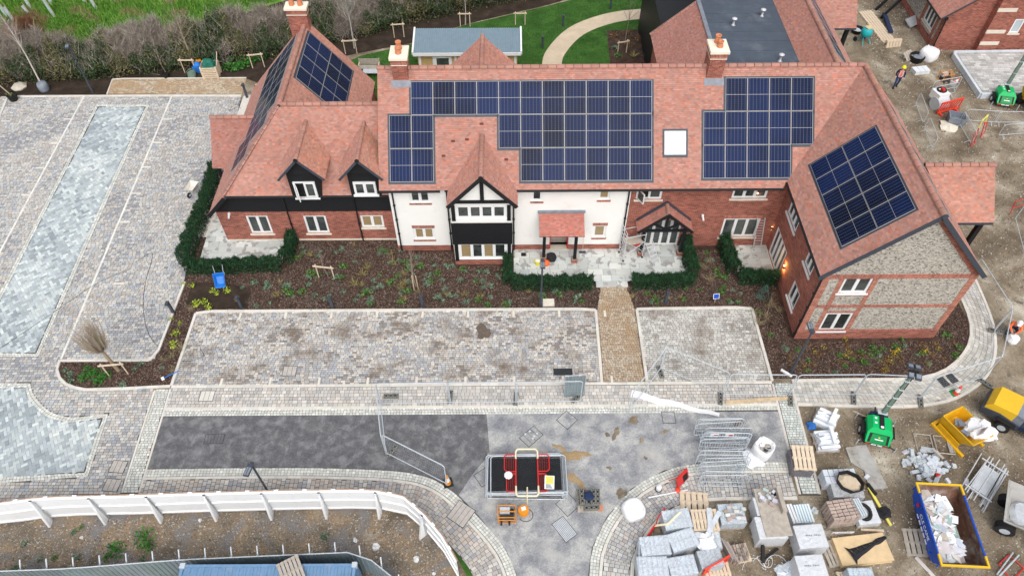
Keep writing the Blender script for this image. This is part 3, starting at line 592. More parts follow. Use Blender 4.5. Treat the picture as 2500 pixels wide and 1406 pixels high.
class Wall:
    """vertical wall face: origin, unit direction u (left to right from outside); outside = -cross(z,u)"""
    def __init__(s, o, u): s.o = V3(o); s.u = V3(u); s.n = np.cross(s.u, (0, 0, 1))
    def at(s, a, z, h=0.): return s.o+s.u*a+np.array([0, 0, z])+s.n*h
    def px(s, x, y): q = onP(x, y, s.o, s.n)-s.o; return q@s.u, q[2]
    def rect(s, tl, br): a, z1 = s.px(*tl); b, z0 = s.px(*br); return (a, b, z0, z1)
    def bx(s, mb, a0, a1, z0, z1, h0, h1, col=(1, 1, 1), m=0):
        p = [s.at(a0, z0, h0), s.at(a1, z0, h0), s.at(a1, z0, h1), s.at(a0, z0, h1), s.at(a0, z1, h0), s.at(a1, z1, h0), s.at(a1, z1, h1), s.at(a0, z1, h1)]
        mb.add(p, [(0, 1, 2, 3), (7, 6, 5, 4), (4, 5, 1, 0), (5, 6, 2, 1), (6, 7, 3, 2), (7, 4, 0, 3)], col, m)
    def face(s, root, a0, a1, z0, z1, holes, mat, name='wall', depth=.2, h=0.):
        xs = sorted({a0, a1, *[q for r in holes for q in r[:2] if a0 < q < a1]}); zs = sorted({z0, z1, *[q for r in holes for q in r[2:4] if z0 < q < z1]}); mb = MB()
        for x0, x1 in zip(xs[:-1], xs[1:]):
            for y0, y1 in zip(zs[:-1], zs[1:]):
                cx, cz = (x0+x1)/2, (y0+y1)/2
                if any(r[0] < cx < r[1] and r[2] < cz < r[3] for r in holes): continue
                mb.add([s.at(x0, y0, h), s.at(x1, y0, h), s.at(x1, y1, h), s.at(x0, y1, h)], [(0, 1, 2, 3)])
        for (b0, b1, y0, y1) in holes:
            b0, b1, y0, y1 = max(b0, a0), min(b1, a1), max(y0, z0), min(y1, z1)
            if b1 <= b0 or y1 <= y0: continue
            c = [(b0, y0), (b1, y0), (b1, y1), (b0, y1)]
            for (p, q) in zip(c, c[1:]+c[:1]): mb.add([s.at(*p, h), s.at(*p, h-depth), s.at(*q, h-depth), s.at(*q, h)], [(0, 1, 2, 3)])
        return mb.obj(name, mat, root, world=True)
def window(root, W, r, n=2, sill='stone', rec=.07, glass='glass', open_=None, fr=.075, soldier=False, label=None, transom=None, ms=None):
    a0, a1, z0, z1 = r; mb = MB(); d0, d1 = -rec-.07, -rec; o_ = V3(root['_o'])
    for (b0, b1, y0, y1) in ((a0, a1, z0, z0+fr), (a0, a1, z1-fr, z1), (a0, a0+fr, z0+fr, z1-fr), (a1-fr, a1, z0+fr, z1-fr)): W.bx(mb, b0, b1, y0, y1, d0, d1)
    wdt = (a1-a0-2*fr)/n; g = []
    for i in range(n):
        x0, x1 = a0+fr+i*wdt, a0+fr+(i+1)*wdt
        if i: W.bx(mb, x0-.035, x0+.035, z0+fr, z1-fr, d0, d1-.002)
        g.append((x0+(.035 if i else 0), x1-(.035 if i < n-1 else 0)))
    o = mb.obj('window', 'whiteframe', root, world=True)
    if label: o['label'] = label
    for i, (x0, x1) in enumerate(g):
        if open_ == i: continue
        s = MB(); e = .045
        for (b0, b1, y0, y1) in ((x0, x1, z0+fr, z0+fr+e), (x0, x1, z1-fr-e, z1-fr), (x0, x0+e, z0+fr+e, z1-fr-e), (x1-e, x1, z0+fr+e, z1-fr-e)): W.bx(s, b0, b1, y0, y1, d0+.015, d1+.012)
        if transom: W.bx(s, x0+e, x1-e, z0+transom, z0+transom+.05, d0+.015, d1+.01)
        s.obj('casement', 'whiteframe', o, world=True) if False else ob('casement', s.mesh('casement', 'whiteframe', o_), o)
        p = MB(); W.bx(p, x0+e, x1-e, z0+fr+e, z1-fr-e, d0+.02, d1-.03); ob('pane', p.mesh('pane', glass[i % len(glass)] if isinstance(glass, (list, tuple)) else glass, o_), o)
    if open_ is not None:
        x0, x1 = g[open_]; th = math.radians(62); hinge = x0 if open_ == 0 else x1; sg = 1 if open_ == 0 else -1; s = MB(); p = MB(); e = .05; wd = x1-x0
        def T(t, z, q): return W.at(hinge+sg*(t*math.cos(th)-q*math.sin(th)), z, d1+t*math.sin(th)+q*math.cos(th))
        def bx2(m_, t0, t1, y0, y1, q0, q1):
            c = [T(t0, y0, q0), T(t1, y0, q0), T(t1, y0, q1), T(t0, y0, q1), T(t0, y1, q0), T(t1, y1, q0), T(t1, y1, q1), T(t0, y1, q1)]
            m_.add(c, [(3, 2, 1, 0), (4, 5, 6, 7), (0, 1, 5, 4), (1, 2, 6, 5), (2, 3, 7, 6), (3, 0, 4, 7)])
        for (t0, t1, y0, y1) in ((0, wd, z0+fr, z0+fr+e), (0, wd, z1-fr-e, z1-fr), (0, e, z0+fr+e, z1-fr-e), (wd-e, wd, z0+fr+e, z1-fr-e)): bx2(s, t0, t1, y0, y1, -.025, .025)
        bx2(p, e, wd-e, z0+fr+e, z1-fr-e, -.006, .006); c_ = ob('casement', s.mesh('casement', 'whiteframe', o_), o); ob('pane', p.mesh('pane', 'glass', o_), o)
        bk = MB(); W.bx(bk, x0, x1, z0+fr, z1-fr, d0-.03, d0-.005); ob('room_dark', bk.mesh('room_dark', 'black', o_), o)  # black panel in the opening stands in for the unlit room
    if sill:
        s = MB()
        if sill == 'brick':
            W.bx(s, a0-.06, a1+.06, z0-.11, z0-.003, -.1, .045); ob('sill', s.mesh('sill', 'soldier', o_), o)
        else:
            W.bx(s, a0-.09, a1+.09, z0-.10, z0-.003, -.12, .07); ob('sill', s.mesh('sill', sill, o_), o)
    if soldier:
        s = MB(); W.bx(s, a0-.06, a1+.06, z1+.003, z1+.22, -.05, .012); ob('lintel', s.mesh('lintel', 'soldier', o_), o)
    return o
PANEL = None
def solar(root, P, items, land=False):
    """items: (a,b) slope coordinates of panel centres"""
    global PANEL
    if PANEL is None:
        mb = MB(); mb.bx((-.56, -.85, 0), (.56, .85, .035), m=0); w_, h_ = .562, .855
        for (x0, y0, x1, y1) in ((-w_, -h_, w_, -h_+.014), (-w_, h_-.014, w_, h_), (-w_, -h_+.014, -w_+.014, h_-.014), (w_-.014, -h_+.014, w_, h_-.014), (-w_+.014, -.007, w_-.014, .007)): mb.bx((x0, y0, -.01), (x1, y1, .042), m=1)
        PANEL = mb.mesh('solar_panel', ['cells', 'aluminium2'])
    Rm = Matrix((P.u, P.v, P.n)).transposed() if not land else Matrix((P.v, -P.u, P.n)).transposed(); off = V3(root['_o'])
    for a, b in items:
        o = ob('solar_panel', PANEL, root); o.matrix_local = Matrix.Translation(Vector(P.at(a, b, .02)-off)) @ Rm.to_4x4()
def tray(root, P, rects):
    """dark flashing under an in-roof array"""
    mb = MB()
    for (a0, a1, b0, b1) in rects:
        c = [P.at(a0, b0, .003), P.at(a1, b0, .003), P.at(a1, b1, .003), P.at(a0, b1, .003)]; mb.add(c+[q+P.n*.012 for q in c], [(4, 5, 6, 7), (0, 1, 5, 4), (1, 2, 6, 5), (2, 3, 7, 6), (3, 0, 4, 7)])
    return mb.obj('flashing_tray', 'dkgrey', root, world=True)
def chimney(root, x0, x1, y0, y1, zb, zt, pots, cap=.16):
    mb = MB(); mb.bx((x0, y0, zb), (x1, y1, zt-.5)); o = mb.obj('chimney', 'brick', root, world=True); o_ = V3(root['_o'])
    def sub(nm, m_, mat, sm=False): ob(nm, m_.mesh(nm, mat, o_, sm), o)
    m_ = MB(); m_.bx((x0-.03, y0-.03, zt-.5), (x1+.03, y1+.03, zt-.44)); sub('string_course', m_, 'chimcap')
    m_ = MB(); m_.bx((x0-.035, y0-.035, zt-.44), (x1+.035, y1+.035, zt-cap)); sub('oversail', m_, 'soldier')
    m_ = MB(); m_.prism([(x0-.09, y0-.09), (x1+.09, y0-.09), (x1+.09, y1+.09), (x0-.09, y1+.09)], zt-cap, zt-.02); m_.add([(x0-.09, y0-.09, zt-.02), (x1+.09, y0-.09, zt-.02), (x1+.09, y1+.09, zt-.02), (x0-.09, y1+.09, zt-.02), (x0+.2, y0+.2, zt+.03), (x1-.2, y0+.2, zt+.03), (x1-.2, y1-.2, zt+.03), (x0+.2, y1-.2, zt+.03)], [(4, 5, 6, 7), (0, 1, 5, 4), (1, 2, 6, 5), (2, 3, 7, 6), (3, 0, 4, 7)]); sub('cap', m_, 'chimcap')
    for (px, py, ph) in pots:
        m_ = MB(); m_.lathe([(.17, 0), (.165, .06), (.13, ph-.12), (.125, ph-.07), (.155, ph-.06), (.155, ph), (.10, ph), (.10, ph-.2)], 14, (px, py, zt+.0)); sub('chimney_pot', m_, 'terracotta', True)
    m_ = MB(); m_.bx((x0-.04, y0-.05, zb), (x1+.04, y0-.012, zb+.24)); m_.bx((x0-.14, y0-.30, zb-.14), (x1+.14, y0-.05, zb+.03)) if False else None; sub('lead_flashing', m_, 'lead'); return o
def pipe(root, p0, z0, z1, r=.045):
    mb = MB(); mb.tube((p0[0], p0[1], z0), (p0[0], p0[1], z1), r, n=8)
    for z in np.arange(z0+.3, z1, 1.1): mb.box((p0[0], p0[1]+.02, z), (.13, .10, .06))
    mb.bx((p0[0]-.09, p0[1]-.07, z1), (p0[0]+.09, p0[1]+.09, z1+.2)); return mb.obj('downpipe', 'blackpaint', root, world=True)
def gutter(root, a, b, r=.065): return MB().tube(a, b, r, n=8).obj('gutter', 'blackpaint', root, world=True)
# ------------------------------------------------------------------ main building
B = thing('care_home', 'long red tiled building with solar panels, white render and brick walls', 'building', (3.5, 31, 0))
RZ, RY = 9.3, 33.45
main_pts = [(-6.95, 28.72, 5.05), (14.25, 28.72, 5.05), (18.5, RY, RZ), (-6.95, RY, RZ)]
PM = Plane(main_pts); PW, PH = 1.143, 1.735
a0, b0 = PM.px(1003, 200); left = [(c, 0) for c in range(11)]+[(c, r) for r in (1, 2) for c in (-1, 0)]+[(c, 1) for c in range(4, 11)]+[(c, 2) for c in range(5, 11)]
a1, b1 = PM.px(1771, 191); right = [(c, 0) for c in range(4)]+[(c, 1) for c in range(-1, 4)]+[(c, 2) for c in range(-1, 3)]
ex = []; items = []
def arr(a, b, cells):
    for c, r in cells: items.append((a+PW*(c+.5), b-PH*(r+.5)))
def rc(a, b, c0, c1, r0, r1, e=.10): return (a+PW*c0-e, a+PW*c1+e, b-PH*r1-e*1.2, b-PH*r0+e)
arr(a0, b0, left); arr(a1, b1, right)
ex = [rc(a0, b0, 0, 11, 0, 1), rc(a0, b0, -1, 1, 1, 3), rc(a0, b0, 4, 11, 1, 2), rc(a0, b0, 5, 11, 2, 3), rc(a1, b1, 0, 4, 0, 1), rc(a1, b1, -1, 4, 1, 2), rc(a1, b1, -1, 3, 2, 3)]
sk = (*PM.px(1618, 316), *PM.px(1678, 384)); skr = (sk[0], sk[2], sk[3], sk[1])
PM = roof(B, main_pts, ex+[skr]); tray(B, PM, ex); solar(B, PM, items)
rl_ = MB(); q = skr
for (x0, x1, y0, y1) in ((q[0], q[1], q[2], q[2]+.12), (q[0], q[1], q[3]-.10, q[3]), (q[0], q[0]+.08, q[2]+.12, q[3]-.10), (q[1]-.08, q[1], q[2]+.12, q[3]-.10)):
    c = [PM.at(x0, y0, -.02), PM.at(x1, y0, -.02), PM.at(x1, y1, -.02), PM.at(x0, y1, -.02)]; rl_.add(c+[k+PM.n*.11 for k in c], [(4, 5, 6, 7), (0, 1, 5, 4), (1, 2, 6, 5), (2, 3, 7, 6), (3, 0, 4, 7)])
rw = rl_.obj('roof_window', 'dkgrey', B, world=True)
c = [PM.at(q[0]+.06, q[2]+.1, .06), PM.at(q[1]-.06, q[2]+.1, .06), PM.at(q[1]-.06, q[3]-.08, .06), PM.at(q[0]+.06, q[3]-.08, .06)]; ob('pane', MB().add(c, [(0, 1, 2, 3)]).mesh('pane', 'skylight', V3(B['_o'])), rw)
for (x, y) in ((1176, 303), (1106, 345), (1140, 341), (1083, 381), (1236, 390)):
    a, b = PM.px(x, y); c = [PM.at(a-.1, b-.06, .03), PM.at(a+.1, b-.06, .03), PM.at(a+.1, b+.06, .02), PM.at(a-.1, b+.06, .02)]; MB().add(c+[k+PM.n*.02 for k in c], [(4, 5, 6, 7), (0, 1, 5, 4), (3, 0, 4, 7), (1, 2, 6, 5)], (.35, .18, .18)).obj('vent_tile', 'tile', B, world=True)
roof(B, [(18.5, 38.2, 5.05), (-6.95, 38.2, 5.05), (-6.95, RY, RZ), (18.5, RY, RZ)], tiles=False)
ridge(B, (-6.98, RY, RZ+.02), (18.5, RY, RZ+.02))
# right wing
pr = [(14.5, 29.0, 5.3), (14.5, 22.4, 5.3), (18.5, 22.4, RZ), (18.5, RY, RZ)]; PR = Plane(pr)
tl = PR.px(2137, 310); bl = PR.px(1983, 405); br = PR.px(2055, 602); tr = PR.px(2233, 512)
ca = (tl[0]+tr[0]+bl[0]+br[0])/4; cb = (tl[1]+tr[1]+bl[1]+br[1])/4
it = [(ca+(i-2)*PW, cb+(j-.5)*PH) for i in range(5) for j in range(2)]; exr = [(ca-2.5*PW-.1, ca+2.5*PW+.1, cb-PH-.1, cb+PH+.1)]
PR = roof(B, pr, exr); tray(B, PR, exr); solar(B, PR, it)
q3 = [(22.15, 22.4, 5.3), (22.15, 34.8, 5.3), (18.5, 33.5, RZ), (18.5, 22.4, RZ)]; P3 = Plane(q3); L3 = P3.uv[3][1]
ex3 = [(1.2, 10.6, L3-2.6, L3-.75)]; P3 = roof(B, q3, ex3); tray(B, P3, ex3); solar(B, P3, [(1.2+.1+.86+1.735*i, L3-1.65) for i in range(5)])
ridge(B, (18.5, 22.36, RZ+.02), (18.5, RY-.05, RZ+.02), cap0=(18.5, 22.36, RZ))
# white rendered front, brick plinth
WF = Wall((-6.55, 29.04, 0), (1, 0, 0)); wl = 12.95
wins = [(WF.rect((997.6, 465.9), (1051.6, 495.4)), 2, 'glass', False), (WF.rect((1008.4, 557.3), (1062.4, 584.7)), 2, 'tanblind', True), (WF.rect((1298, 464), (1324, 491.8)), 1, 'glass', False), (WF.rect((1462.8, 462), (1488, 488.2)), 1, 'tanblind', False), (WF.rect((1449.5, 551.2), (1477, 580)), 1, 'tanblind', True)]
wins = [((q[0][0], q[0][1], q[0][2], min(q[0][3], 4.9)), *q[1:]) for q in wins]
dr = WF.rect((1343, 560), (1386, 606)); dr = (dr[0], dr[1], .0, 2.1)
WF.face(B, 0, wl, .45, 5.0, [q[0] for q in wins]+[dr], 'render'); WF.face(B, 0, wl, 0, .45, [dr], 'brick', 'plinth', h=.015)
for r, n, g, lint in wins: window(B, WF, r, n, 'brick', glass=g, soldier=lint)
mb = MB(); WF.bx(mb, dr[0], dr[1], .02, dr[3], -.85, -.8); dro = mb.obj('entrance_door', 'plaster', B, world=True); dro['label'] = 'open front doorway with red jambs'
for s_ in (dr[0], dr[1]-.06): mb = MB(); WF.bx(mb, s_, s_+.06, .02, dr[3], -.3, .02); ob('jamb', mb.mesh('jamb', 'red', V3(B['_o'])), dro)
mb = MB(); WF.bx(mb, dr[0], dr[1], 0.0, .09, -.8, .10); ob('threshold', mb.mesh('threshold', 'stone', V3(B['_o'])), dro)
Wall((-6.55, 29.95, 0), (0, -1, 0)).face(B, 0, .91, 0, 5.0, [], 'render'); Wall((6.4, 29.04, 0), (0, 1, 0)).face(B, 0, .25, 0, 5.0, [], 'render')
# recessed brick part with paired windows
WB = Wall((6.4, 29.25, 0), (1, 0, 0))
wb = [(WB.rect((1556.4, 459.4), (1614, 487)), 2, 0), (WB.rect((1794, 454), (1869.6, 484.6)), 3, None), (WB.rect((1768.8, 534), (1842.6, 578)), 3, None)]
wb = [((q[0][0], q[0][1], q[0][2], min(q[0][3], 4.9)), *q[1:]) for q in wb]
fd = WB.rect((1578, 535), (1654, 594)); fd = (fd[0], fd[1], .05, 2.15)
WB.face(B, 0, 8.4, 0, 5.0, [q[0] for q in wb]+[fd], 'brick')
for r, n, op in wb: window(B, WB, r, n, 'stone', glass='glass', open_=op, soldier=(r[3] < 4.2), rec=.05)
window(B, WB, fd, 4, None, rec=.1, fr=.06, label='glazed double door under the gabled porch')
# right wing inner wall
WR = Wall((14.8, 29.25, 0), (0, -1, 0))
def rx(tf, bn): a, z1 = WR.px(*tf); b, z0 = WR.px(*bn); return (a, b, z0, z1)
wr = [(rx((1936, 481), (1940, 570)), 3, 'glass'), (rx((1981, 598), (1975.7, 677)), 2, 'glass'), (rx((1940, 680.8), (1934, 760)), 2, 'glass')]
fd2 = rx((1898, 555), (1900, 668)); fd2 = (fd2[0], fd2[1], .06, 2.2)
WR.face(B, 0, 6.6, 0, 5.35, [q[0] for q in wr]+[fd2], 'brick')
for r, n, g in wr: window(B, WR, r, n, 'whiteframe', glass=g, rec=.04)
window(B, WR, fd2, 4, 'stone', rec=.04, label='white glazed patio doors between two lit wall lamps')
# flint gable
WG = Wall((14.8, 22.65, 0), (1, 0, 0)); GW = 7.3
w1, w2 = WG.rect((2022, 764), (2058, 806.7)), WG.rect((2064.6, 676.5), (2113.7, 715)); w1 = (min(w1[0], w2[0]), max(w1[1], w2[1]), w1[2], w1[3]); w2 = (w1[0], w1[1], w2[2], w2[3])
WG.face(B, 0, GW, 0, 5.0, [w1, w2], 'flint', 'flint_wall')
gm = MB(); gm.add([WG.at(-.02, 5.0), WG.at(GW, 5.0), WG.at(GW, 5.35), WG.at(3.7, 9.2), WG.at(-.02, 5.3)], [(0, 1, 2, 3, 4)]); gm.obj('gable_wall', 'flint', B, world=True)
def strip_(a0, a1, z0, z1, mat, nm='brick_dressing', h=.02): mb = MB(); WG.bx(mb, a0, a1, z0, z1, -.02, h); return mb.obj(nm, mat, B, world=True)
strip_(-.02, GW+.02, 0, .66, 'brick', 'plinth', .05); strip_(-.02, GW+.02, .66, .78, 'soldier', 'plinth_course', .035)
strip_(0, .32, .78, 5.0, 'brickorange'); strip_(GW-.32, GW, .78, 5.0, 'brickorange')
for q in ((w1[0]-.24, w1[0]), (w1[1], w1[1]+.24)): strip_(q[0], q[1], .78, 4.85, 'brickorange', h=.017)
zmid = WG.px(2100, 747)[1]; strip_(.32, GW-.32, zmid-.11, zmid+.11, 'soldier', h=.022); strip_(0, GW, 4.86, 5.16, 'soldier', h=.024)
mb = MB()
for sx in (1,):
    p = [WG.at(GW-.02, 5.2, .02), WG.at(GW-.42, 5.2, .02), WG.at(3.72, 8.75, .02), WG.at(3.72, 9.15, .02)]; mb.add(p, [(0, 1, 2, 3)])
mb.obj('verge_brick', 'brick', B, world=True)
window(B, WG, w1, 2, 'whiteframe', rec=.03); window(B, WG, w2, 2, 'whiteframe', rec=.03)
strip_(w1[0], w1[1], w2[2]-.22, w2[2]-.11, 'soldier', h=.017); strip_(w1[0], w1[1], w1[3]+.003, w1[3]+.16, 'soldier', h=.017)
Wall((22.1, 22.65, 0), (0, 1, 0)).face(B, 0, 14, 0, 5.3, [], 'brick')
bb = MB(); bb.beam((14.42, 22.38, 5.17), (18.5, 22.38, 9.22), .05, .22); bb.beam((22.2, 22.38, 5.2), (18.5, 22.38, 9.22), .05, .22); bb.obj('bargeboard', 'dkgrey', B, world=True)
gutter(B, (14.44, 22.45, 5.24), (14.44, 28.9, 5.24)); gutter(B, (-6.9, 28.66, 5.0), (-3.75, 28.66, 5.0)); gutter(B, (.25, 28.66, 5.0), (14.3, 28.66, 5.0))
pipe(B, (14.68, 22.58), .2, 5.0); pipe(B, (-6.35, 28.96), .1, 4.75); pipe(B, (6.28, 28.96), .1, 4.75); pipe(B, (-3.45, 28.96), .1, 4.75); pipe(B, (.12, 28.96), .1, 4.75)
# two lit wall lamps by the patio doors
for (x, y) in ((1886, 556), (1916, 652)):
    a, z = WR.px(x, y); p = WR.at(a, z, .0); mb = MB(); WR.bx(mb, a-.06, a+.06, z-.10, z+.10, 0., .10); lo = mb.obj('wall_lamp', 'dkgrey', B, world=True); lo['label'] = 'lit wall lamp beside the patio doors'
    for dz in (-.115, .105): mb = MB(); WR.bx(mb, a-.05, a+.05, z+dz, z+dz+.012, .01, .09); ob('lamp_glass', mb.mesh('lamp_glass', 'lampglow', V3(B['_o'])), lo)
    for dz in (-.22, .24):
        ld = bpy.data.lights.new('wall_lamp_light', 'POINT'); ld.energy = 9; ld.color = (1, .50, .16); ld.shadow_soft_size = .04; l_ = bpy.data.objects.new('wall_lamp_light', ld); COL.objects.link(l_); l_.location = WR.at(a, z+dz, .12)
# chimneys
def onroof(y): return 5.05+(y-28.72)*(RZ-5.05)/(RY-28.72)
for x0, x1, y0, y1, zt, pots in ((-6.1, -5.33, 32.95, 33.95, 10.25, [(-5.72, 33.28, .36), (-5.72, 33.66, .46)]), (10.2, 11.0, 32.95, 33.95, 10.5, [(10.62, 33.28, .36), (10.55, 33.66, .46)])):
    ch = chimney(B, x0, x1, y0, y1, onroof(y0)-.3, zt, pots)
    a_, b_ = x0+6.95, (y0-28.72)/PM.v[1]; c = [PM.at(a_-.12, b_-.36, .028), PM.at(a_+x1-x0+.12, b_-.36, .028), PM.at(a_+x1-x0+.12, b_, .028), PM.at(a_-.12, b_, .028)]
    ob('apron', MB().add(c+[k+PM.n*.01 for k in c], [(4, 5, 6, 7), (0, 1, 5, 4), (1, 2, 6, 5), (3, 0, 4, 7)]).mesh('apron', 'lead', V3(B['_o'])), ch)
# ------------------------------------------------------------------ half timbered bay
YB = 27.95; WY = Wall((0, YB, 0), (1, 0, 0)); xl, xr = G(1114, 649)[0], G(1233, 649)[0]; xl = min(xl, atY(1103, 545, YB)[0]); xr = max(xr, atY(1251, 545, YB)[0]-.05)
lw = WY.rect((1123.5, 596), (1240, 632)); uw = WY.rect((1121.7, 504.4), (1237, 534)); lw = (xl+.28, xr-.28, lw[2], lw[3]); uw = (xl+.28, xr-.28, uw[2], uw[3])
WY.face(B, xl, xr, 0, .42, [], 'brick', 'plinth', h=.03); WY.face(B, xl, xr, .42, 5.0, [lw, uw], 'render')
for sx, u_ in ((xl, -1), (xr, 1)): Wall((sx, 29.04 if u_ < 0 else YB, 0), (0, u_, 0)).face(B, 0, 29.04-YB, 0, 5.0, [], 'render')
mb = MB(); WY.bx(mb, xl-.04, xr+.04, lw[3]+.05, uw[2]-.38, 0, .05)
for z in np.arange(lw[3]+.05, uw[2]-.40, .15): WY.bx(mb, xl-.05, xr+.05, z, z+.145, .05, .075)
mb.obj('weatherboard', 'blackboard', B, world=True)
window(B, WY, lw, 4, None, glass=['tanblind', 'glass', 'tanblind', 'glass']); window(B, WY, uw, 4, None)
for (u0, z0_, z1_) in ((xl+.03, lw[2]-.1, lw[3]+.1), (xr-.23, lw[2]-.1, lw[3]+.1), (xl+.03, uw[2]-.12, uw[3]+.1), (xr-.23, uw[2]-.12, uw[3]+.1)): mb = MB(); WY.bx(mb, u0, u0+.2, z0_, z1_, 0, .05); mb.obj('timber_post', 'blackboard', B, world=True)
YG = 27.55; ap = atY(1175.5, 434, YG); eL = atY(1091, 505, YG); eR = atY(1263, 504, YG); ez = (eL[2]+eR[2])/2; ax = (eL[0]+eR[0])/2; hw_ = (eR[0]-eL[0])/2; az = ap[2]
yint = 28.72+(az-5.05)/(RZ-5.05)*(RY-28.72); ye = 28.72+(ez-5.05)/(RZ-5.05)*(RY-28.72)
roof(B, [(ax-hw_, max(ye, YG+.6), ez), (ax-hw_, YG, ez), (ax, YG, az), (ax, yint, az)], th=.1, tint=(1.06, 1.02, 1.0)); roof(B, [(ax+hw_, YG, ez), (ax+hw_, max(ye, YG+.6), ez), (ax, yint, az), (ax, YG, az)], th=.1, tint=(1.06, 1.02, 1.0))
ridge(B, (ax, YG-.02, az+.02), (ax, yint, az+.02))
mb = MB(); mb.add([(ax-hw_+.25, YB-.06, ez+.05), (ax+hw_-.25, YB-.06, ez+.05), (ax, YB-.06, az-.25)], [(0, 1, 2)]); mb.obj('gable_panel', 'render', B, world=True)
for a, b, w_ in (((ax-hw_+.02, ez-.06), (ax, az-.06), .20), ((ax+hw_-.02, ez-.06), (ax, az-.06), .20)): MB().beam((a[0], YG-.03, a[1]), (b[0], YG-.03, b[1]), .06, w_).obj('bargeboard', 'blackpaint', B, world=True)
MB().beam((ax-hw_+.2, YB-.10, ez+.05), (ax+hw_-.2, YB-.10, ez+.05), .10, .17).obj('tie_beam', 'blackboard', B, world=True); MB().beam((ax, YB-.1, ez+.12), (ax, YB-.1, az-.2), .10, .2, up=(1, 0, 0)).obj('king_post', 'blackboard', B, world=True)
MB().tube((ax, YG-.08, az-.02), (ax, YG-.02, az-.02), .13, n=10).obj('finial', 'blackpaint', B, world=True)
# ------------------------------------------------------------------ lean-to canopy over the front door
tw_ = WF.px(1370, 517)[1]; yc = 27.75; zl, zr_ = atY(1319, 578, yc), atY(1422, 578, yc); zc = zl[2]; xt0, xt1 = atY(1316, 517, 29.04)[0], atY(1426, 517, 29.04)[0]
roof(B, [(xt0, yc, zc), (xt1, yc, zc), (xt1, 29.02, tw_), (xt0, 29.02, tw_)], th=.1, tint=(1.05, .85, .85)); mb = MB(); mb.beam((xt0-.06, 28.98, tw_+.06), (xt1+.06, 28.98, tw_+.06), .14, .12); mb.obj('lead_flashing', 'lead', B, world=True)
def post(px, py, y_top, ztop, w_=.17):
    p = G(px, py, .06); mb = MB(); mb.bx((p[0]-.17, p[1]-.17, 0), (p[0]+.17, p[1]+.17, .30)); o = mb.obj('porch_post', 'brick', B, world=True); m_ = MB(); m_.bx((p[0]-w_/2, p[1]-w_/2, .30), (p[0]+w_/2, p[1]+w_/2, ztop)); ob('timber', m_.mesh('timber', 'blackboard', V3(B['_o'])), o); return p
pa = post(1327, 633, 0, zc-.02); pb = post(1402, 637, 0, zc-.02)
MB().beam((xt0+.05, pa[1], zc+.0), (xt1-.05, pa[1], zc+.0), .14, .16).obj('canopy_beam', 'blackboard', B, world=True)
# ------------------------------------------------------------------ gabled porch
p1, p2 = G(1563, 620), G(1658, 619); yp = p1[1]-.35; ap = atY(1634.8, 524, yp); eL = atY(1557.4, 567, yp); eR = atY(1691.4, 566, yp); ax = (eL[0]+eR[0])/2; hw_ = (eR[0]-eL[0])/2; ez = (eL[2]+eR[2])/2; az = ap[2]
roof(B, [(ax-hw_, 29.22, ez), (ax-hw_, yp, ez), (ax, yp, az), (ax, 29.22, az)], th=.09, tint=(.9, .8, .8)); roof(B, [(ax+hw_, yp, ez), (ax+hw_, 29.22, ez), (ax, 29.22, az), (ax, yp, az)], th=.09, tint=(.9, .8, .8)); ridge(B, (ax, yp-.02, az+.01), (ax, 29.2, az+.01), r=.11)
for q in (1563, 1658): post(q, 620, 0, ez+.05)
for sg in (-1, 1): MB().beam((ax+sg*hw_, yp-.02, ez-.05), (ax, yp-.02, az-.05), .06, .16).obj('bargeboard', 'blackpaint', B, world=True); MB().beam((ax, yp+.05, ez+.15), (ax+sg*hw_*.5, yp+.05, ez+(az-ez)*.45), .09, .11).obj('brace', 'blackboard', B, world=True); MB().beam((ax+sg*(hw_-.22), p1[1], ez+.02), (ax+sg*(hw_-.22), 29.2, ez+.02), .12, .14).obj('side_plate', 'blackboard', B, world=True); MB().beam((ax+sg*hw_*.99, 29.15, ez+.07), (ax, 29.15, az+.09), .14, .1).obj('lead_flashing', 'dkgrey', B, world=True)
MB().beam((ax-hw_+.1, yp+.05, ez+.06), (ax+hw_-.1, yp+.05, ez+.06), .10, .15).obj('tie_beam', 'blackboard', B, world=True); MB().beam((ax, yp+.05, ez+.1), (ax, yp+.05, az-.1), .10, .12, up=(1, 0, 0)).obj('king_post', 'blackboard', B, world=True)
# ------------------------------------------------------------------ left wing
EX, EY, EZ = -15.57, 29.5, 4.0; HX, HY, HZ = -12.35, 32.77, 7.55; LE, LZ = -16.8, 2.7; NY = 41.0
WL = Wall((-16.65, 29.9, 0), (1, 0, 0)); ll = 10.1
wn = [(WL.rect((598, 527), (668, 570)), 'glass'), (WL.rect((738.6, 526.7), (806, 569)), 'glass'), (WL.rect((878, 526), (939.5, 555.4)), 'tanblind')]
WL.face(B, 0, ll, 0, 2.45, [q[0] for q in wn], 'brick'); mb = MB(); WL.bx(mb, 0, ll, -.02, .14, -.02, .03); mb.obj('plinth', 'stone', B, world=True)
for r, g in wn: window(B, WL, r, 2, 'stone', glass=g, soldier=True, rec=.05)
Wall((-16.65, 41, 0), (0, -1, 0)).face(B, 0, 11.1, 0, 2.7, [], 'brick')
mb = MB(); mb.prism([(0, 0)]*0 or [(-16.65, 0), (-6.6, 0), (-6.6, 1), (-16, 1)], 0, 0) if False else None
mb = MB(); mb.add([WL.at(0, 2.44, .02), WL.at(ll, 2.44, .02), WL.at(ll, 4.0, .02), WL.at(1.15, 4.0, .02), WL.at(.0, 2.8, .02)], [(0, 1, 2, 3, 4)])
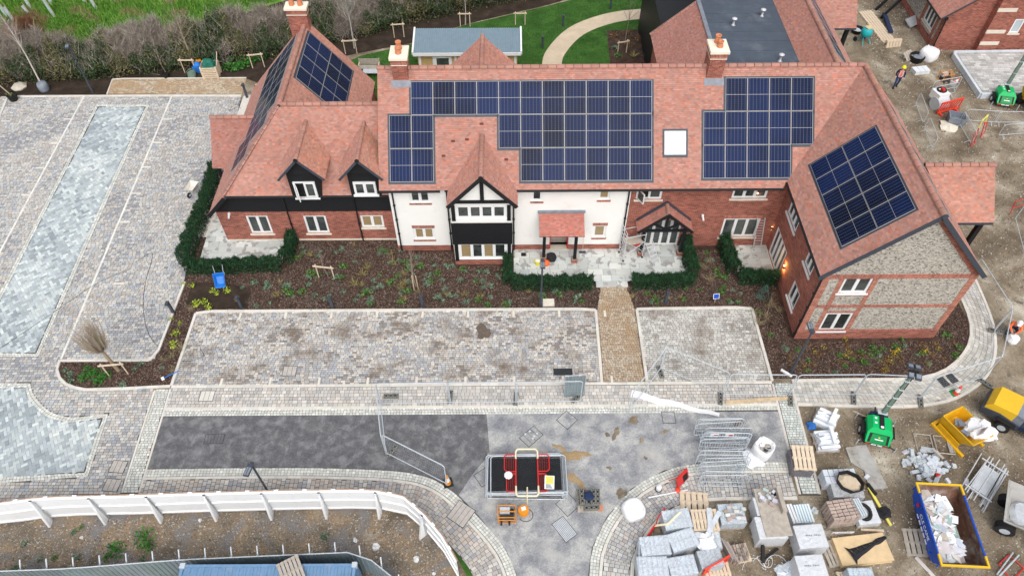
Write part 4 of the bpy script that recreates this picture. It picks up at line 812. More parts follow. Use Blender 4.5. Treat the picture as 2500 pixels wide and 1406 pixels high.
for i in range(10):
    z = 2.44+i*.152; x0 = max(.0, .1+(z-2.75)*.9); c = [WL.at(x0, z, .055), WL.at(ll, z, .055), WL.at(ll, z+.15, .03), WL.at(x0+.12, z+.15, .03), WL.at(x0, z, .02), WL.at(ll, z, .02)]; mb.add(c, [(0, 1, 2, 3), (4, 5, 1, 0)])
mb.obj('weatherboard', 'blackboard', B, world=True)
P4 = roof(B, [(EX, EY, EZ), (-6.6, EY, EZ), (-6.6, HY, HZ), (HX, HY, HZ)])
p5 = [(LE, NY, LZ), (LE, 29.3, LZ), (EX, 29.3, LZ+(EX-LE)*(HZ-LZ)/(HX-LE)), (EX, EY, LZ+(EX-LE)*(HZ-LZ)/(HX-LE)), (HX, HY, HZ), (HX, NY, HZ)]
P5 = Plane(p5); top5 = P5.uv[4][1]; cells5 = [(.55+PW*(i+.5), top5-.75-PH*(j+.5)) for i in range(6) for j in range(2)]+[(.55+PW*(6.5), top5-.75-PH*.9), (.55+PW*6.5, top5-.75-PH*1.9), (.55+PW*7.5, top5-.75-PH*1.9)]
ex5 = [(.45, .65+6*PW, top5-.85-2*PH, top5-.65), (.5+6*PW, .6+7*PW, top5-.85-2.4*PH, top5-.65-.4*PH), (.5+7*PW, .6+8*PW, top5-.85-2.4*PH, top5-.65-1.4*PH)]
P5 = roof(B, p5, ex5, tint=(.95, .95, .97)); tray(B, P5, ex5); solar(B, P5, cells5)
p6 = [(-8.85, 33.2, 3.1), (-8.85, NY, 3.1), (HX, NY, HZ), (HX, HY, HZ)]; P6 = Plane(p6)
cs = [P6.px(*q) for q in ((748.8, 96), (855.4, 178.6), (722, 206.4), (843, 247.7))]; ca = sum(q[0] for q in cs)/4; cb = sum(q[1] for q in cs)/4
ex6 = [(ca-2*PW-.1, ca+2*PW+.1, cb-PH-.12, cb+PH+.12)]; P6 = roof(B, p6, ex6, tint=(1.08, 1.04, 1)); tray(B, P6, ex6); solar(B, P6, [(ca+(i-1.5)*PW, cb+(j-.5)*PH) for i in range(4) for j in range(2)])
roof(B, [(-6.6, 37, 3.2), (-8.9, 37, 3.2), (HX, HY, HZ), (-6.6, HY, HZ)], tiles=False)
ridge(B, (HX, HY, HZ+.03), (-6.98, HY, HZ+.03)); ridge(B, (HX, HY-.15, HZ+.03), (HX, NY-.62, HZ+.03)); ridge(B, (EX-.02, EY-.02, EZ+.12), (HX, HY, HZ+.06), r=.10, L=.33, name='hip')
chimney(B, -13.2, -12.05, NY-.62, NY+.02, 5.2, 8.72, [(-12.85, NY-.35, .55), (-12.35, NY-.35, .6)])
mb = MB(); mb.beam((LE, 29.27, LZ-.04), (EX, 29.27, P5.at(0, 0)[2]+(EX-LE)*(HZ-LZ)/(HX-LE)-.04), .06, .2); mb.add([(LE+.05, 29.32, LZ-.1), (EX, 29.32, EZ-.05), (EX, 29.88, EZ-.05), (LE+.05, 29.88, LZ-.1)], [(0, 1, 2, 3)]); mb.obj('bargeboard', 'blackpaint', B, world=True)
gutter(B, (EX, EY-.05, EZ-.05), (-6.65, EY-.05, EZ-.05)); pipe(B, (-12.6, 29.80), .05, 3.7); pipe(B, (-8.7, 29.80), .05, 3.7)
# north gable wall behind, and east wall
Wall((-8.9, NY-.1, 0), (-1, 0, 0)).face(B, 0, 7.8, 0, 3.0, [], 'brick'); mb = MB(); mb.add([(-16.7, NY-.1, 2.7), (-8.95, NY-.1, 3.0), (HX, NY-.1, HZ-.1)], [(0, 1, 2)]); mb.obj('gable_wall', 'brick', B, world=True); Wall((-9.0, 33.2, 0), (0, 1, 0)).face(B, 0, 7.7, 0, 3.1, [], 'brick')
# projecting porch roof on the west side
roof(B, [(-17.75, 33.55, 2.4), (-16.5, 33.55, 2.4), (-15.0, 35.66, 4.5), (-17.75, 35.66, 4.5)], th=.1, tint=(.85, .8, .82)); roof(B, [(-15., 37.77, 2.4), (-17.75, 37.77, 2.4), (-17.75, 35.66, 4.5), (-15.0, 35.66, 4.5)], tiles=False); ridge(B, (-17.78, 35.66, 4.52), (-15.1, 35.66, 4.52))
for y in (33.8, 37.5): mb = MB(); mb.bx((-17.6, y-.08, 0), (-17.44, y+.08, 2.45)); mb.obj('porch_post', 'blackboard', B, world=True)
# dormers
WD = Wall((0, 29.42, 0), (1, 0, 0))
for di, (apx, lpx, rpx, tlw, brw) in enumerate([((722, 391), (678.4, 439), (791.8, 439), (713.5, 444.8), (778, 482)), ((875.5, 392), (828, 438.6), (933.5, 438), (860.7, 444.8), (921.6, 475))]):
    yv = 29.02; a_ = atY(*apx, yv); l_ = atY(*lpx, yv); r_ = atY(*rpx, yv); ax = (l_[0]+r_[0])/2; hw_ = (r_[0]-l_[0])/2; ez = (l_[2]+r_[2])/2; az = a_[2]; sl_ = (HZ-EZ)/(HY-EY); yb = EY+(az-EZ)/sl_; ye = EY+(ez-EZ)/sl_
    roof(B, [(ax-hw_, ye+.1, ez), (ax-hw_, yv, ez), (ax, yv, az), (ax, yb, az)], th=.08, tint=(1.02, 1., 1.0), name='dormer_roof'); roof(B, [(ax+hw_, yv, ez), (ax+hw_, ye+.1, ez), (ax, yb, az), (ax, yv, az)], th=.08, tint=(1.1, 1.04, .95), name='dormer_roof'); ridge(B, (ax, yv-.02, az+.01), (ax, yb, az+.01), r=.11)
    r = WD.rect(tlw, brw); r = (r[0], r[1], r[2], r[3]); mb = MB(); mb.bx((r[0]-.22, 29.46, r[2]-.2), (r[0]-.02, 31.5, ez+.1)); mb.bx((r[1]+.02, 29.46, r[2]-.2), (r[1]+.22, 31.5, ez+.1)); mb.bx((r[0]-.2, 29.46, r[3]+.02), (r[1]+.2, 29.9, ez+.15)); mb.add([(ax-hw_+.12, 29.44, ez+.02), (ax+hw_-.12, 29.44, ez+.02), (ax, 29.44, az-.08)], [(0, 1, 2)])
    mb.bx((r[0]-.2, 29.47, r[2]-.12), (r[1]+.2, 30.2, r[2]))
    for i in range(6):
        z = ez+.05+i*.15; h_ = hw_*(az-z)/(az-ez)-.15
        if h_ > .1: mb.add([(ax-h_, 29.40, z), (ax+h_, 29.40, z), (ax+h_-.1, 29.43, z+.145), (ax-h_+.1, 29.43, z+.145)], [(0, 1, 2, 3)])
    mb.obj('dormer_front', 'blackboard', B, world=True); window(B, WD, r, 2, 'whiteframe', rec=-.03, open_=0 if di == 0 else None, label='open white dormer window' if di == 0 else None)
    for sg in (-1, 1): MB().beam((ax+sg*hw_, yv-.02, ez-.04), (ax, yv-.02, az-.04), .05, .12).obj('bargeboard', 'dkgrey', B, world=True)
    MB().tube((ax, yv-.05, az-.02), (ax, yv-.01, az-.02), .12, n=8).obj('ridge_end', 'blackpaint', B, world=True)
# ------------------------------------------------------------------ east canopy, rear wings
roof(B, [(22.1, 26.2, 4.96), (24.35, 26.2, 4.96), (24.25, 28.24, 7.0), (20.75, 28.24, 7.0)], th=.1, tint=(1.06, 1.04, 1.0)); roof(B, [(24.25, 30.3, 4.96), (21, 30.3, 4.96), (20.75, 28.24, 7.), (24.25, 28.24, 7.)], tiles=False); ridge(B, (20.7, 28.24, 7.02), (24.28, 28.24, 7.02)); MB().beam((22.2, 26.16, 4.9), (24.3, 26.16, 4.9), .06, .12).obj('fascia', 'dkgrey', B, world=True)
for y in (26.6, 29.9): MB().bx((23.95, y-.12, 0), (24.19, y+.12, 4.9)).obj('canopy_post', 'blackboard', B, world=True)
# small north gable
xr0, zr0, yr0 = -1.6, 8.1, 38.3
roof(B, [(xr0-2.9, yr0, zr0-2.9), (xr0-2.9, 33.6, zr0-2.9), (xr0, 33.6, zr0), (xr0, yr0, zr0)], tint=(1.05, .98, .95)); roof(B, [(xr0+2.9, 33.6, zr0-2.9), (xr0+2.9, yr0, zr0-2.9), (xr0, yr0, zr0), (xr0, 33.6, zr0)], tint=(1.08, 1, .95)); ridge(B, (xr0, 33.7, zr0+.02), (xr0, yr0+.02, zr0+.02))
MB().bx((xr0-2.7, 34, 0), (xr0+2.7, yr0-.2, zr0-2.9)).obj('wall', 'brick', B, world=True)
# flat topped rear wing
FZ, FY = 7.2, 43.6
roof(B, [(9.2, FY, 4.8), (9.2, 34.2, 4.8), (11.9, 34.2, FZ), (11.9, FY, FZ)], tint=(.92, .86, .88)); ridge(B, (9.15, FY, 4.83), (11.9, FY, FZ+.03), r=.1, L=.33, name='verge_tiles')
fl = MB(); fl.bx((11.9, 33.8, 6.0), (16.55, FY, FZ)); fo = fl.obj('flat_roof', 'flatroof', B, world=True)
fs_ = MB(); fs_.bx((11.72, 33.8, FZ-.02), (11.95, FY, FZ+.05)); ob('lead_edge', fs_.mesh('lead_edge', 'lead', V3(B['_o'])), fo)
for y in np.arange(35, FY, 1.0): ob('felt_lap', MB().bx((11.95, y, FZ+.002), (16.5, y+.03, FZ+.012)).mesh('felt_lap', 'flatroof', V3(B['_o'])), fo)
for (x, y) in ((1790, 62), (1860, 40), (1904, 150)):
    p = G(x, y, FZ); v_ = MB(); v_.lathe([(.14, 0), (.06, .05), (.055, .38), (.15, .39), (.16, .45), (.05, .48)], 12, (p[0], p[1], FZ)); ob('vent_cowl', v_.mesh('vent_cowl', 'aluminium', V3(B['_o']), True), fo)
roof(B, [(16.55, 52, FZ), (16.55, 33.6, FZ), (17.78, 33.6, 8.43), (17.78, 52, 8.43)], tint=(.95, .9, .9)); q9 = [(21., 33.6, 5.2), (21., 52, 5.2), (17.78, 52, 8.43), (17.78, 33.6, 8.43)]; P9 = Plane(q9); L9 = P9.uv[2][1]; e9 = [(3, 14, L9-2.6, L9-.7)]; P9 = roof(B, q9, e9); tray(B, P9, e9); solar(B, P9, [(3.7+1.14*i, L9-1.65) for i in range(9)])
ridge(B, (17.78, 33.9, 8.45), (17.78, 52, 8.45)); roof(B, [(11.9, FY+.02, FZ), (16.6, FY+.02, FZ), (16.6, 48, FZ+3.6), (11.9, 48, FZ+3.6)], tint=(1, .92, .9)); solar(B, Plane([(11.9, FY+.02, FZ), (16.6, FY+.02, FZ), (16.6, 48, FZ+3.6), (11.9, 48, FZ+3.6)]), [(1.4, 1.25), (2.55, 1.25)])
MB().bx((9.45, 34.5, 0), (20.8, FY-.1, 4.8)).obj('wall', 'brick', B, world=True); MB().bx((9.9, FY+.4, 0), (20.8, 52, 5.1)).obj('wall', 'blackboard', B, world=True)
WZ = Wall((9.45, FY-.1, 0), (0, -1, 0)); window(B, WZ, (3.8, 5.2, 2.6, 3.9), 2, 'whiteframe', rec=-.08)
roof(B, [(20.3, 45.5, 4.0), (23.5, 45.5, 4.0), (23.5, 47.6, 6.1), (19.9, 47.6, 6.1)], th=.1); roof(B, [(23.5, 49.7, 4.), (20.3, 49.7, 4.), (19.9, 47.6, 6.1), (23.5, 47.6, 6.1)], tiles=False); MB().beam((20.3, 45.47, 3.95), (23.5, 45.47, 3.95), .06, .12).obj('fascia', 'dkgrey', B, world=True)
for y in (45.9, 49.3): MB().bx((23.0, y-.12, 0), (23.24, y+.12, 4.0)).obj('canopy_post', 'blackboard', B, world=True)
# cameras on the walls
for W_, (x, y) in ((WL, (560, 521)), (WB, (1715, 526))):
    a, z = W_.px(x, y); mb = MB(); W_.bx(mb, a-.06, a+.06, z-.06, z+.08, 0, .10); p = W_.at(a, z-.02, .16); mb.tube(p+np.array([0, .05, .03]), p+np.array([.02, -.18, -.05]), .055, n=8); mb.obj('security_camera', 'whiteframe', B, world=True)
# ------------------------------------------------------------------ brick house, top right
H = thing('brick_house', 'unfinished red brick and flint house with chimney breast, cut by top right corner', 'building', (37, 54, 0))
HC = G(2273, 122.7); HXL, HYF = HC[0], HC[1]
WH = Wall((HXL, HYF, 0), (1, 0, 0)); hw2 = WH.rect((2478, 52), (2492, 82)); hw2 = (hw2[0], hw2[0]+.75, hw2[2], hw2[3]+.15)
WH.face(H, 0, 14, 0, 2.9, [hw2], 'brick'); gm = MB(); gm.add([WH.at(0, 2.9), WH.at(14, 2.9), WH.at(7, 8.3)], [(0, 1, 2)]); gm.obj('gable_wall', 'brick', H, world=True); window(H, WH, hw2, 1, 'stone', glass='skylight', rec=.05)
c0, c1 = G(2380, 134)[0], G(2424, 134)[0]; mb = MB(); mb.bx((c0, HYF-.55, 0), (c1, HYF, 9)); mb.obj('chimney_breast', 'brick', H, world=True)
for z in (.75, 1.7, 3.4): mb = MB(); mb.bx((c0-.02, HYF-.58, z), (c1+.02, HYF-.5, z+.28)); mb.obj('stone_band', 'stone', H, world=True)
WHL = Wall((HXL, HYF+13, 0), (0, -1, 0)); hwl = (11.0-.5, 12.0+.2, .95, 2.35); hwl = (10.2, 11.9, .9, 2.3)
WHL.face(H, 0, 13, 0, 2.9, [hwl], 'flint', 'flint_wall'); window(H, WHL, hwl, 3, 'stone', rec=.04)
for a_ in ((12.55, 13.02), (9.75, 10.15), (11.95, 12.3)): mb = MB(); WHL.bx(mb, a_[0], a_[1], 0, 2.9, -.02, .02); mb.obj('brick_dressing', 'brick', H, world=True)
mb = MB(); WHL.bx(mb, 0, 13.02, 0, .55, 0, .04); mb.obj('plinth', 'brick', H, world=True)
roof(H, [(HXL-.55, HYF+13, 2.75), (HXL-.55, HYF-.25, 2.75), (HXL+7, HYF-.25, 8.5), (HXL+7, HYF+13, 8.5)], tint=(1, .95, .95)); roof(H, [(HXL+14.5, HYF-.25, 2.75), (HXL+14.5, HYF+13, 2.75), (HXL+7, HYF+13, 8.5), (HXL+7, HYF-.25, 8.5)], tiles=False)
gutter(H, (HXL-.6, HYF-.2, 2.7), (HXL-.6, HYF+13, 2.7)); pipe(H, (HXL-.02, HYF-.1), .1, 2.5)
for y in (HYF+4.4, HYF+5.6): MB().beam((HXL-2.4, y, 0), (HXL-.4, y, 3.2), .16).obj('porch_post', 'blackboard', H, world=True)
# ------------------------------------------------------------------ garden cabin
cx0, cx1 = G(1010, 130, 2.35)[0], G(1270, 128, 2.35)[0]; cyf, cyb = G(1140, 131, 2.35)[1]+.15, G(1140, 70, 2.75)[1]-.1
CB = thing('garden_cabin', 'long garden cabin with blue-grey corrugated roof and white trim on the lawn', 'cabin', ((cx0+cx1)/2, (cyf+cyb)/2, 0))
mb = MB(); mb.bx((cx0+.2, cyf+.2, 0), (cx1-.2, cyb-.2, 2.3))
for z in np.arange(.1, 2.2, .15): mb.bx((cx0+.2, cyf+.17, z), (cx1-.2, cyf+.2, z+.14))
mb.obj('wall', 'timberclad', CB, world=True)
rf = MB(); n_ = int((cx1-cx0)/.15); dz = (2.75-2.38); sy = cyb-cyf
for i in range(n_):
    x = cx0+i*(cx1-cx0)/n_; w_ = (cx1-cx0)/n_; prof = [(0, 0), (.5, 0), (.62, .035), (.88, .035), (1, 0)]
    for (s0, h0), (s1, h1) in zip(prof[:-1], prof[1:]): rf.add([(x+s0*w_, cyf-.12, 2.38+h0), (x+s1*w_, cyf-.12, 2.38+h1), (x+s1*w_, cyb+.12, 2.75+h1), (x+s0*w_, cyb+.12, 2.75+h0)], [(0, 1, 2, 3)])
rf.obj('roof', 'roofblue', CB, world=True)
tm = MB(); tm.beam((cx0-.06, cyf-.16, 2.28), (cx1+.06, cyf-.16, 2.28), .05, .24); tm.beam((cx0-.07, cyf-.15, 2.34), (cx0-.07, cyb+.15, 2.74), .12, .26); tm.beam((cx1+.07, cyf-.15, 2.34), (cx1+.07, cyb+.15, 2.74), .12, .26); tm.obj('fascia', 'whiteframe', CB, world=True)
for f_ in (.02, .16, .33, .38, .85, .98): x = cx0+.2+(cx1-cx0-.4)*f_; MB().bx((x-.08, cyf+.12, 0), (x+.08, cyf+.165, 2.3)).obj('corner_board', 'whiteframe', CB, world=True)
window(CB, Wall((cx0, cyf+.17, 0), (1, 0, 0)), (1.35, 2.55, .2, 2.0), 1, None, rec=-.1, fr=.12)
# ------------------------------------------------------------------ vegetation tools
def cards(P, sz, cols, flat=0., asp=1.):
    """leaf-sized quads at P with random attitude; flat>0 biases them level"""
    n = len(P); a = NR.normal(size=(n, 3)); a[:, 2] *= 1-flat; a /= np.linalg.norm(a, axis=1)[:, None]; b = NR.normal(size=(n, 3)); b[:, 2] *= 1-flat; b -= (b*a).sum(1)[:, None]*a; b /= np.linalg.norm(b, axis=1)[:, None]
    s = (np.asarray(sz)*NR.uniform(.6, 1.3, n))[:, None]; a = a*s*.5; b = b*s*.5*asp
    return np.stack([P-a-b*.4, P-b*.1+a*.2-b, P+a+b*.3, P+b], 1)
def blades(P, D, wd):
    """thin upright cards from P along D"""
    n = len(P); s = np.cross(D, NR.normal(size=(n, 3))); s /= np.linalg.norm(s, axis=1)[:, None]; s *= np.asarray(wd).reshape(-1, 1)/2 if np.ndim(wd) else wd/2
    return np.stack([P-s, P+s, P+D+s*.3, P+D-s*.3], 1)
def pick(pal, n, k=.25): pal = np.array(pal); return pal[NR.integers(0, len(pal), n)]*NR.uniform(1-k, 1+k, (n, 1))
YEW = [(.015, .046, .018), (.024, .066, .026), (.036, .09, .036), (.018, .052, .030)]
def hedge(label, pts, wd=.62, ht=.85, dens=1500):
    L = Line([G(*p) for p in pts]); n = int(L.L*dens); o = L.at(L.L/2); r = thing('yew_hedge', label, 'hedge', (o[0], o[1], .03), 0, None)
    s = NR.uniform(0, L.L, n); P = np.zeros((n, 3))
    for i in range(n):
        d = R.uniform(-1, 1); z = R.random(); 
        if R.random() < .75: k = R.random(); d, z = (math.copysign(R.uniform(.75, 1.08), d), z) if k < .5 else (d, R.uniform(.82, 1.06))
        w_ = wd/2*(1-.18*z)*(1+.14*math.sin(s[i]*5.3)+.1*math.sin(s[i]*11.7)); hh = ht*(1+.09*math.sin(s[i]*7.1)+.07*math.sin(s[i]*13.+d)); p = L.at(s[i], d*w_); P[i] = (p[0], p[1], z*hh)
    q = cards(P, .10, None, 0, .55); up = P.copy(); sel = P[:, 2] > ht*.7; tips = P[sel]; D = NR.normal(size=(len(tips), 3))*.06; D[:, 2] = NR.uniform(.05, .17, len(tips)); q2 = blades(tips, D, .035)
    off = (o[0], o[1], 0); quads('foliage', np.concatenate([q, q2]), 'leaf', np.concatenate([pick(YEW, n, .4), pick(YEW, len(tips), .5)*1.25]), r, None, off)
    st = MB(); k = max(2, int(L.L/.4))
    for i in range(k): p = L.at((i+.5)*L.L/k); st.tube((p[0]-o[0], p[1]-o[1], -.04), (p[0]-o[0], p[1]-o[1], ht*.6), .02, .01, 5, (.06, .045, .03))
    st.obj('stem', 'twig', r); return r
hedge('tall-sided yew hedge running from west porch down beside the car park', [(535, 425), (505, 520), (468, 610), (455, 650)], .75, .95)
hedge('clipped yew hedge along south edge of west patio, behind blue wheelbarrow', [(458, 662), (520, 664), (600, 660), (690, 656)], .6, .8)
hedge('short yew hedge closing the west patio against the bark bed', [(700, 648), (714, 612), (718, 588)], .6, .9)
hedge('yew hedge beside the half-timbered bay, west end of front patio', [(1240, 640), (1240, 672), (1240, 700)], .5, .8)
hedge('yew hedge along front patio behind the lamp post', [(1250, 701), (1340, 704), (1446, 702)], .6, .8)
hedge('yew hedge along front patio east of entrance path', [(1540, 700), (1620, 700), (1690, 694)], .6, .8)
hedge('yew hedge running from gabled porch to the front bed', [(1668, 600), (1680, 645), (1690, 680)], .65, .9)
hedge('yew hedge on west side of east patio, starting near the window', [(1758, 588), (1775, 640), (1790, 675)], .65, .95)
hedge('yew hedge along south side of east patio ending at brick wall', [(1800, 686), (1850, 690), (1894, 692)], .6, .8)
# bark chips over the planting bed
def fillpoly(poly, n, holes=()):
    q = np.array(poly); lo, hi = q.min(0), q.max(0); out = []
    while sum(len(x) for x in out) < n:
        p = NR.uniform(lo, hi, (n, 2)); k = inside(p, poly)
        for h in holes: k &= ~inside(p, h)
        out.append(p[k])
    return np.concatenate(out)[:n]
fpoly = [tuple(p[:2]) for p in fp]; rpoly = [tuple(p[:2]) for p in rp]; ppoly = [tuple(p[:2]) for p in pp]
bays = [[(-16.7, 29.85), (-6.5, 29.85), (-6.5, 28.9), (xl-.1, 28.9), (xl-.1, YB-.15), (xr+.1, YB-.15), (xr+.1, 28.9), (14.6, 28.9), (14.6, 22.4), (22.3, 22.4), (22.3, 40), (-16.7, 40)]]
patios = [GP([(1254, 600), (1700, 580), (1674, 690), (1530, 701), (1465, 703), (1254, 700)]), GP([(470, 660), (520, 530), (560, 575), (725, 578), (700, 655)]), GP([(1775, 590), (1875, 585), (1905, 690), (1795, 690)])]
holes = [fpoly, rpoly, ppoly, DARK]+bays+patios
n = 60000; q = fillpoly(BED, n, holes); P = np.column_stack([q, NR.uniform(.035, .06, n)]); V = cards(P, .085, None, .75, .45)
tag(quads('bark_chips', V, 'twig', pick([(.085, .050, .038), (.13, .080, .060), (.19, .125, .098), (.045, .028, .022), (.25, .19, .155)], n, .35)), kind='stuff')
n = 12000; q = fillpoly(LAWN, n); 
# grass blades on the field and lawn edge
q = fillpoly([(-44, 47.5), (-37, 48.7), (-30, 50.5), (-24, 53.2), (-18, 57), (-18, 64), (-44, 64)], 34000); n = len(q); D = NR.normal(size=(n, 3))*.10; D[:, 2] = NR.uniform(.12, .42, n)
bl = blob(q[:, 0], q[:, 1], .8, 1.); cg = np.where((bl > .72)[:, None], pick([(.30, .28, .12), (.22, .22, .09)], n), pick([(.08, .21, .025), (.13, .29, .04), (.19, .34, .06)], n)); tag(quads('rough_grass', blades(np.column_stack([q, np.full(n, .03)]), D, .07), 'leaf', cg), kind='stuff')
q = fillpoly(LAWN, 40000, [GB, [tuple(rl.at(s, -.78)) for s in np.linspace(0, rl.L, 40)]+[tuple(rl.at(s, .78)) for s in np.linspace(rl.L, 0, 40)]]); n = len(q); D = NR.normal(size=(n, 3))*.03; D[:, 2] = NR.uniform(.03, .07, n); tag(quads('lawn_grass', blades(np.column_stack([q, np.full(n, .034)]), D, .05), 'leaf', pick([(.034, .10, .016), (.06, .15, .026), (.045, .115, .022)], n, .3)), kind='stuff')
# ------------------------------------------------------------------ small bedding plants
def plantmesh(kind, seed):
    global NR
    st = NR; NR = np.random.default_rng(seed)
    if kind == 'leafy': n = 46; r = NR.uniform(0, .22, n); a = NR.uniform(0, 6.28, n); P = np.column_stack([r*np.cos(a), r*np.sin(a), .04+.16*NR.random(n)*(1-r/.3)]); V = cards(P, .10, None, .45, .8); c = pick([(.10, .17, .10), (.15, .23, .15), (.07, .13, .07), (.21, .28, .20)], n)
    elif kind == 'green': n = 60; r = NR.uniform(0, .26, n); a = NR.uniform(0, 6.28, n); P = np.column_stack([r*np.cos(a), r*np.sin(a), .05+.3*NR.random(n)*(1-r/.35)]); V = cards(P, .11, None, .3, .6); c = pick([(.07, .17, .035), (.11, .24, .055), (.05, .12, .025), (.17, .29, .085)], n)
    elif kind == 'gold': n = 40; D = NR.normal(size=(n, 3))*.17; D[:, 2] = NR.uniform(.12, .38, n); V = blades(NR.normal(size=(n, 3))*[.04, .04, 0], D, .03); c = pick([(.36, .31, .11), (.28, .23, .09), (.42, .36, .16)], n)
    elif kind == 'straw': n = 60; D = NR.normal(size=(n, 3))*.24; D[:, 2] = NR.uniform(.1, .36, n); V = blades(NR.normal(size=(n, 3))*[.05, .05, 0], D, .022); c = pick([(.42, .34, .22), (.34, .27, .17), (.28, .24, .12)], n)
    elif kind == 'lime': n = 50; r = NR.uniform(0, .24, n); a = NR.uniform(0, 6.28, n); P = np.column_stack([r*np.cos(a), r*np.sin(a), .05+.18*NR.random(n)]); V = cards(P, .11, None, .3, .6); c = pick([(.36, .44, .04), (.44, .52, .07), (.26, .36, .03)], n)
    elif kind == 'heather': n = 60; D = NR.normal(size=(n, 3))*.12; D[:, 2] = NR.uniform(.05, .22, n); V = blades(NR.normal(size=(n, 3))*[.14, .14, 0], D, .025); c = pick([(.20, .15, .14), (.26, .21, .18), (.14, .12, .08)], n)
    elif kind == 'yellow': n = 60; r = NR.uniform(0, .28, n); a = NR.uniform(0, 6.28, n); P = np.column_stack([r*np.cos(a), r*np.sin(a), .08+.25*NR.random(n)]); V = cards(P, .075, None, .3, .8); c = np.where((NR.random(n) < .45)[:, None], pick([(.62, .42, .02)], n), pick([(.10, .16, .05), (.30, .20, .05)], n))
    elif kind == 'rust': n = 60; r = NR.uniform(0, .3, n); a = NR.uniform(0, 6.28, n); P = np.column_stack([r*np.cos(a), r*np.sin(a), .08+.2*NR.random(n)]); V = cards(P, .075, None, .2, .6); c = pick([(.28, .14, .05), (.36, .22, .06), (.14, .10, .05)], n)
    else: n = 130; r = NR.uniform(0, .42, n); a = NR.uniform(0, 6.28, n); P = np.column_stack([r*np.cos(a), r*np.sin(a), .08+.4*NR.random(n)*(1-r/.6)]); V = cards(P, .11, None, .2, .7); c = pick([(.05, .20, .03), (.09, .30, .05), (.03, .12, .02)], n)
    o = quads('foliage', V, 'leaf', c); me = o.data; bpy.data.objects.remove(o); NR = st; return me
STEM = MB().tube((0, 0, -.03), (0, 0, .12), .012, .006, 5, (.08, .08, .04)).mesh('stem', 'twig')
PLM = {}
def plant(kind, x, y, label, group, sc=None, rz=None, z=.03, cat='plant', nm=None):
    k = (kind, R.randrange(3))
    if k not in PLM: PLM[k] = plantmesh(kind, hash(kind) % 1000+k[1] if False else sum(map(ord, kind))+k[1]*7)
    r = thing(nm or {'gold': 'ornamental_grass', 'straw': 'ornamental_grass', 'heather': 'heather_plant', 'yellow': 'flowering_plant', 'bush': 'shrub'}.get(kind, 'leafy_plant'), label, cat, (x, y, z), R.uniform(0, 6.28) if rz is None else rz, group); s = (sc or R.uniform(.75, 1.35))*(.8 if cat == 'plant' and kind != 'bush' else 1); r.scale = (s, s, s)
    ob('foliage', PLM[k], r); ob('stem', STEM, r); return r
LBL = {'leafy': ('low blue-green leafy plant in the bark bed', 'blue-green bedding plants'), 'green': ('bright green leafy plant in the bark bed', 'bright green bedding plants'), 'gold': ('tuft of golden grass in the bark bed', 'golden grass tufts'), 'straw': ('straw-coloured grass tuft in the bark bed', 'straw grass tufts'), 'lime': ('lime-yellow leafy plant on dark soil beside the car park bed', 'lime plants'), 'heather': ('faded brown heather clump in the bark bed', 'heather clumps'), 'yellow': ('plant with yellow flowers in bed below flint gable', 'yellow flowering plants'), 'rust': ('rust-brown autumn plant in bed below flint gable', 'rust-brown plants')}
def pl(kind, px, py, sc=None): p = G(px, py, .03); return plant(kind, p[0], p[1], *LBL[kind], sc)
for k, ps in {'lime': [(520, 712), (548, 700), (530, 718), (556, 712), (510, 752), (480, 745), (430, 815), (425, 845), (440, 790), (418, 780), (498, 740), (470, 700), (450, 695)],
  'straw': [(1720, 655), (1732, 685), (1850, 790), (1880, 745), (1900, 760), (1838, 762), (1872, 775), (440, 852), (420, 870), (425, 905), (400, 880), (470, 755), (1728, 640)],
  'yellow': [(2065, 872), (2180, 870), (2070, 860), (2185, 862), (2010, 850), (2255, 862), (2290, 855), (1985, 862), (2172, 885), (2062, 830), (2160, 905)],
  'rust': [(1968, 842), (2000, 870), (2150, 905), (2280, 845), (1960, 900), (2300, 880)],
  'green': [(2050, 870), (2080, 880), (2100, 862), (2185, 850), (2062, 895), (1970, 905), (2110, 890), (2130, 855), (1880, 820), (1760, 715), (1580, 718), (1600, 730), (1605, 742), (1852, 765), (2200, 830), (2330, 870), (2310, 820), (2340, 850)]}.items():
    for p in ps: pl(k, *p)
ctr = 0
wp = [('leafy', 84), ('green', 36), ('gold', 22), ('heather', 40)]; used = []
fb = [tuple(q) for q in GP([(725, 598), (960, 600), (1115, 655), (1230, 655), (1232, 712), (1440, 712), (1440, 748), (600, 752), (560, 740), (600, 690), (700, 675)])]
for k, n in wp:
    for p in fillpoly(fb, n): 
        plant(k, p[0], p[1], *LBL[k])
for p in fillpoly(GP([(1540, 712), (1790, 700), (1890, 710), (1850, 745), (1545, 748)]), 26): plant(R.choice(['leafy', 'green', 'gold', 'heather']), p[0], p[1], 'small mixed plant in bed between entrance path and flint gable', 'mixed plants east of the path', .8)
for p in fillpoly(GP([(1860, 800), (1930, 845), (2280, 845), (2350, 810), (2300, 890), (2220, 912), (1895, 912)]), 46): plant(R.choice(['leafy', 'green', 'gold', 'heather', 'rust']), p[0], p[1], 'small mixed plant scattered in bed below flint gable', 'mixed plants below the gable', .9)
for p in fillpoly(GP([(1700, 610), (1750, 600), (1780, 690), (1705, 700)]), 12): plant(R.choice(['leafy', 'straw', 'green']), p[0], p[1], 'small plant in narrow bed between the two patio hedges', 'plants between the patio hedges', .9)
for px, py in ((215, 905), (225, 920), (250, 925), (205, 925), (235, 912), (262, 918), (240, 935)): p = G(px, py); plant('bush', p[0], p[1], 'bright green low shrub on island bed beside the bare pollard', 'green shrubs on the island bed', .7, nm='shrub')
for px, py in ((330, 900), (345, 888), (170, 915), (175, 930), (395, 900), (160, 905), (300, 940)): pl('leafy', px, py)
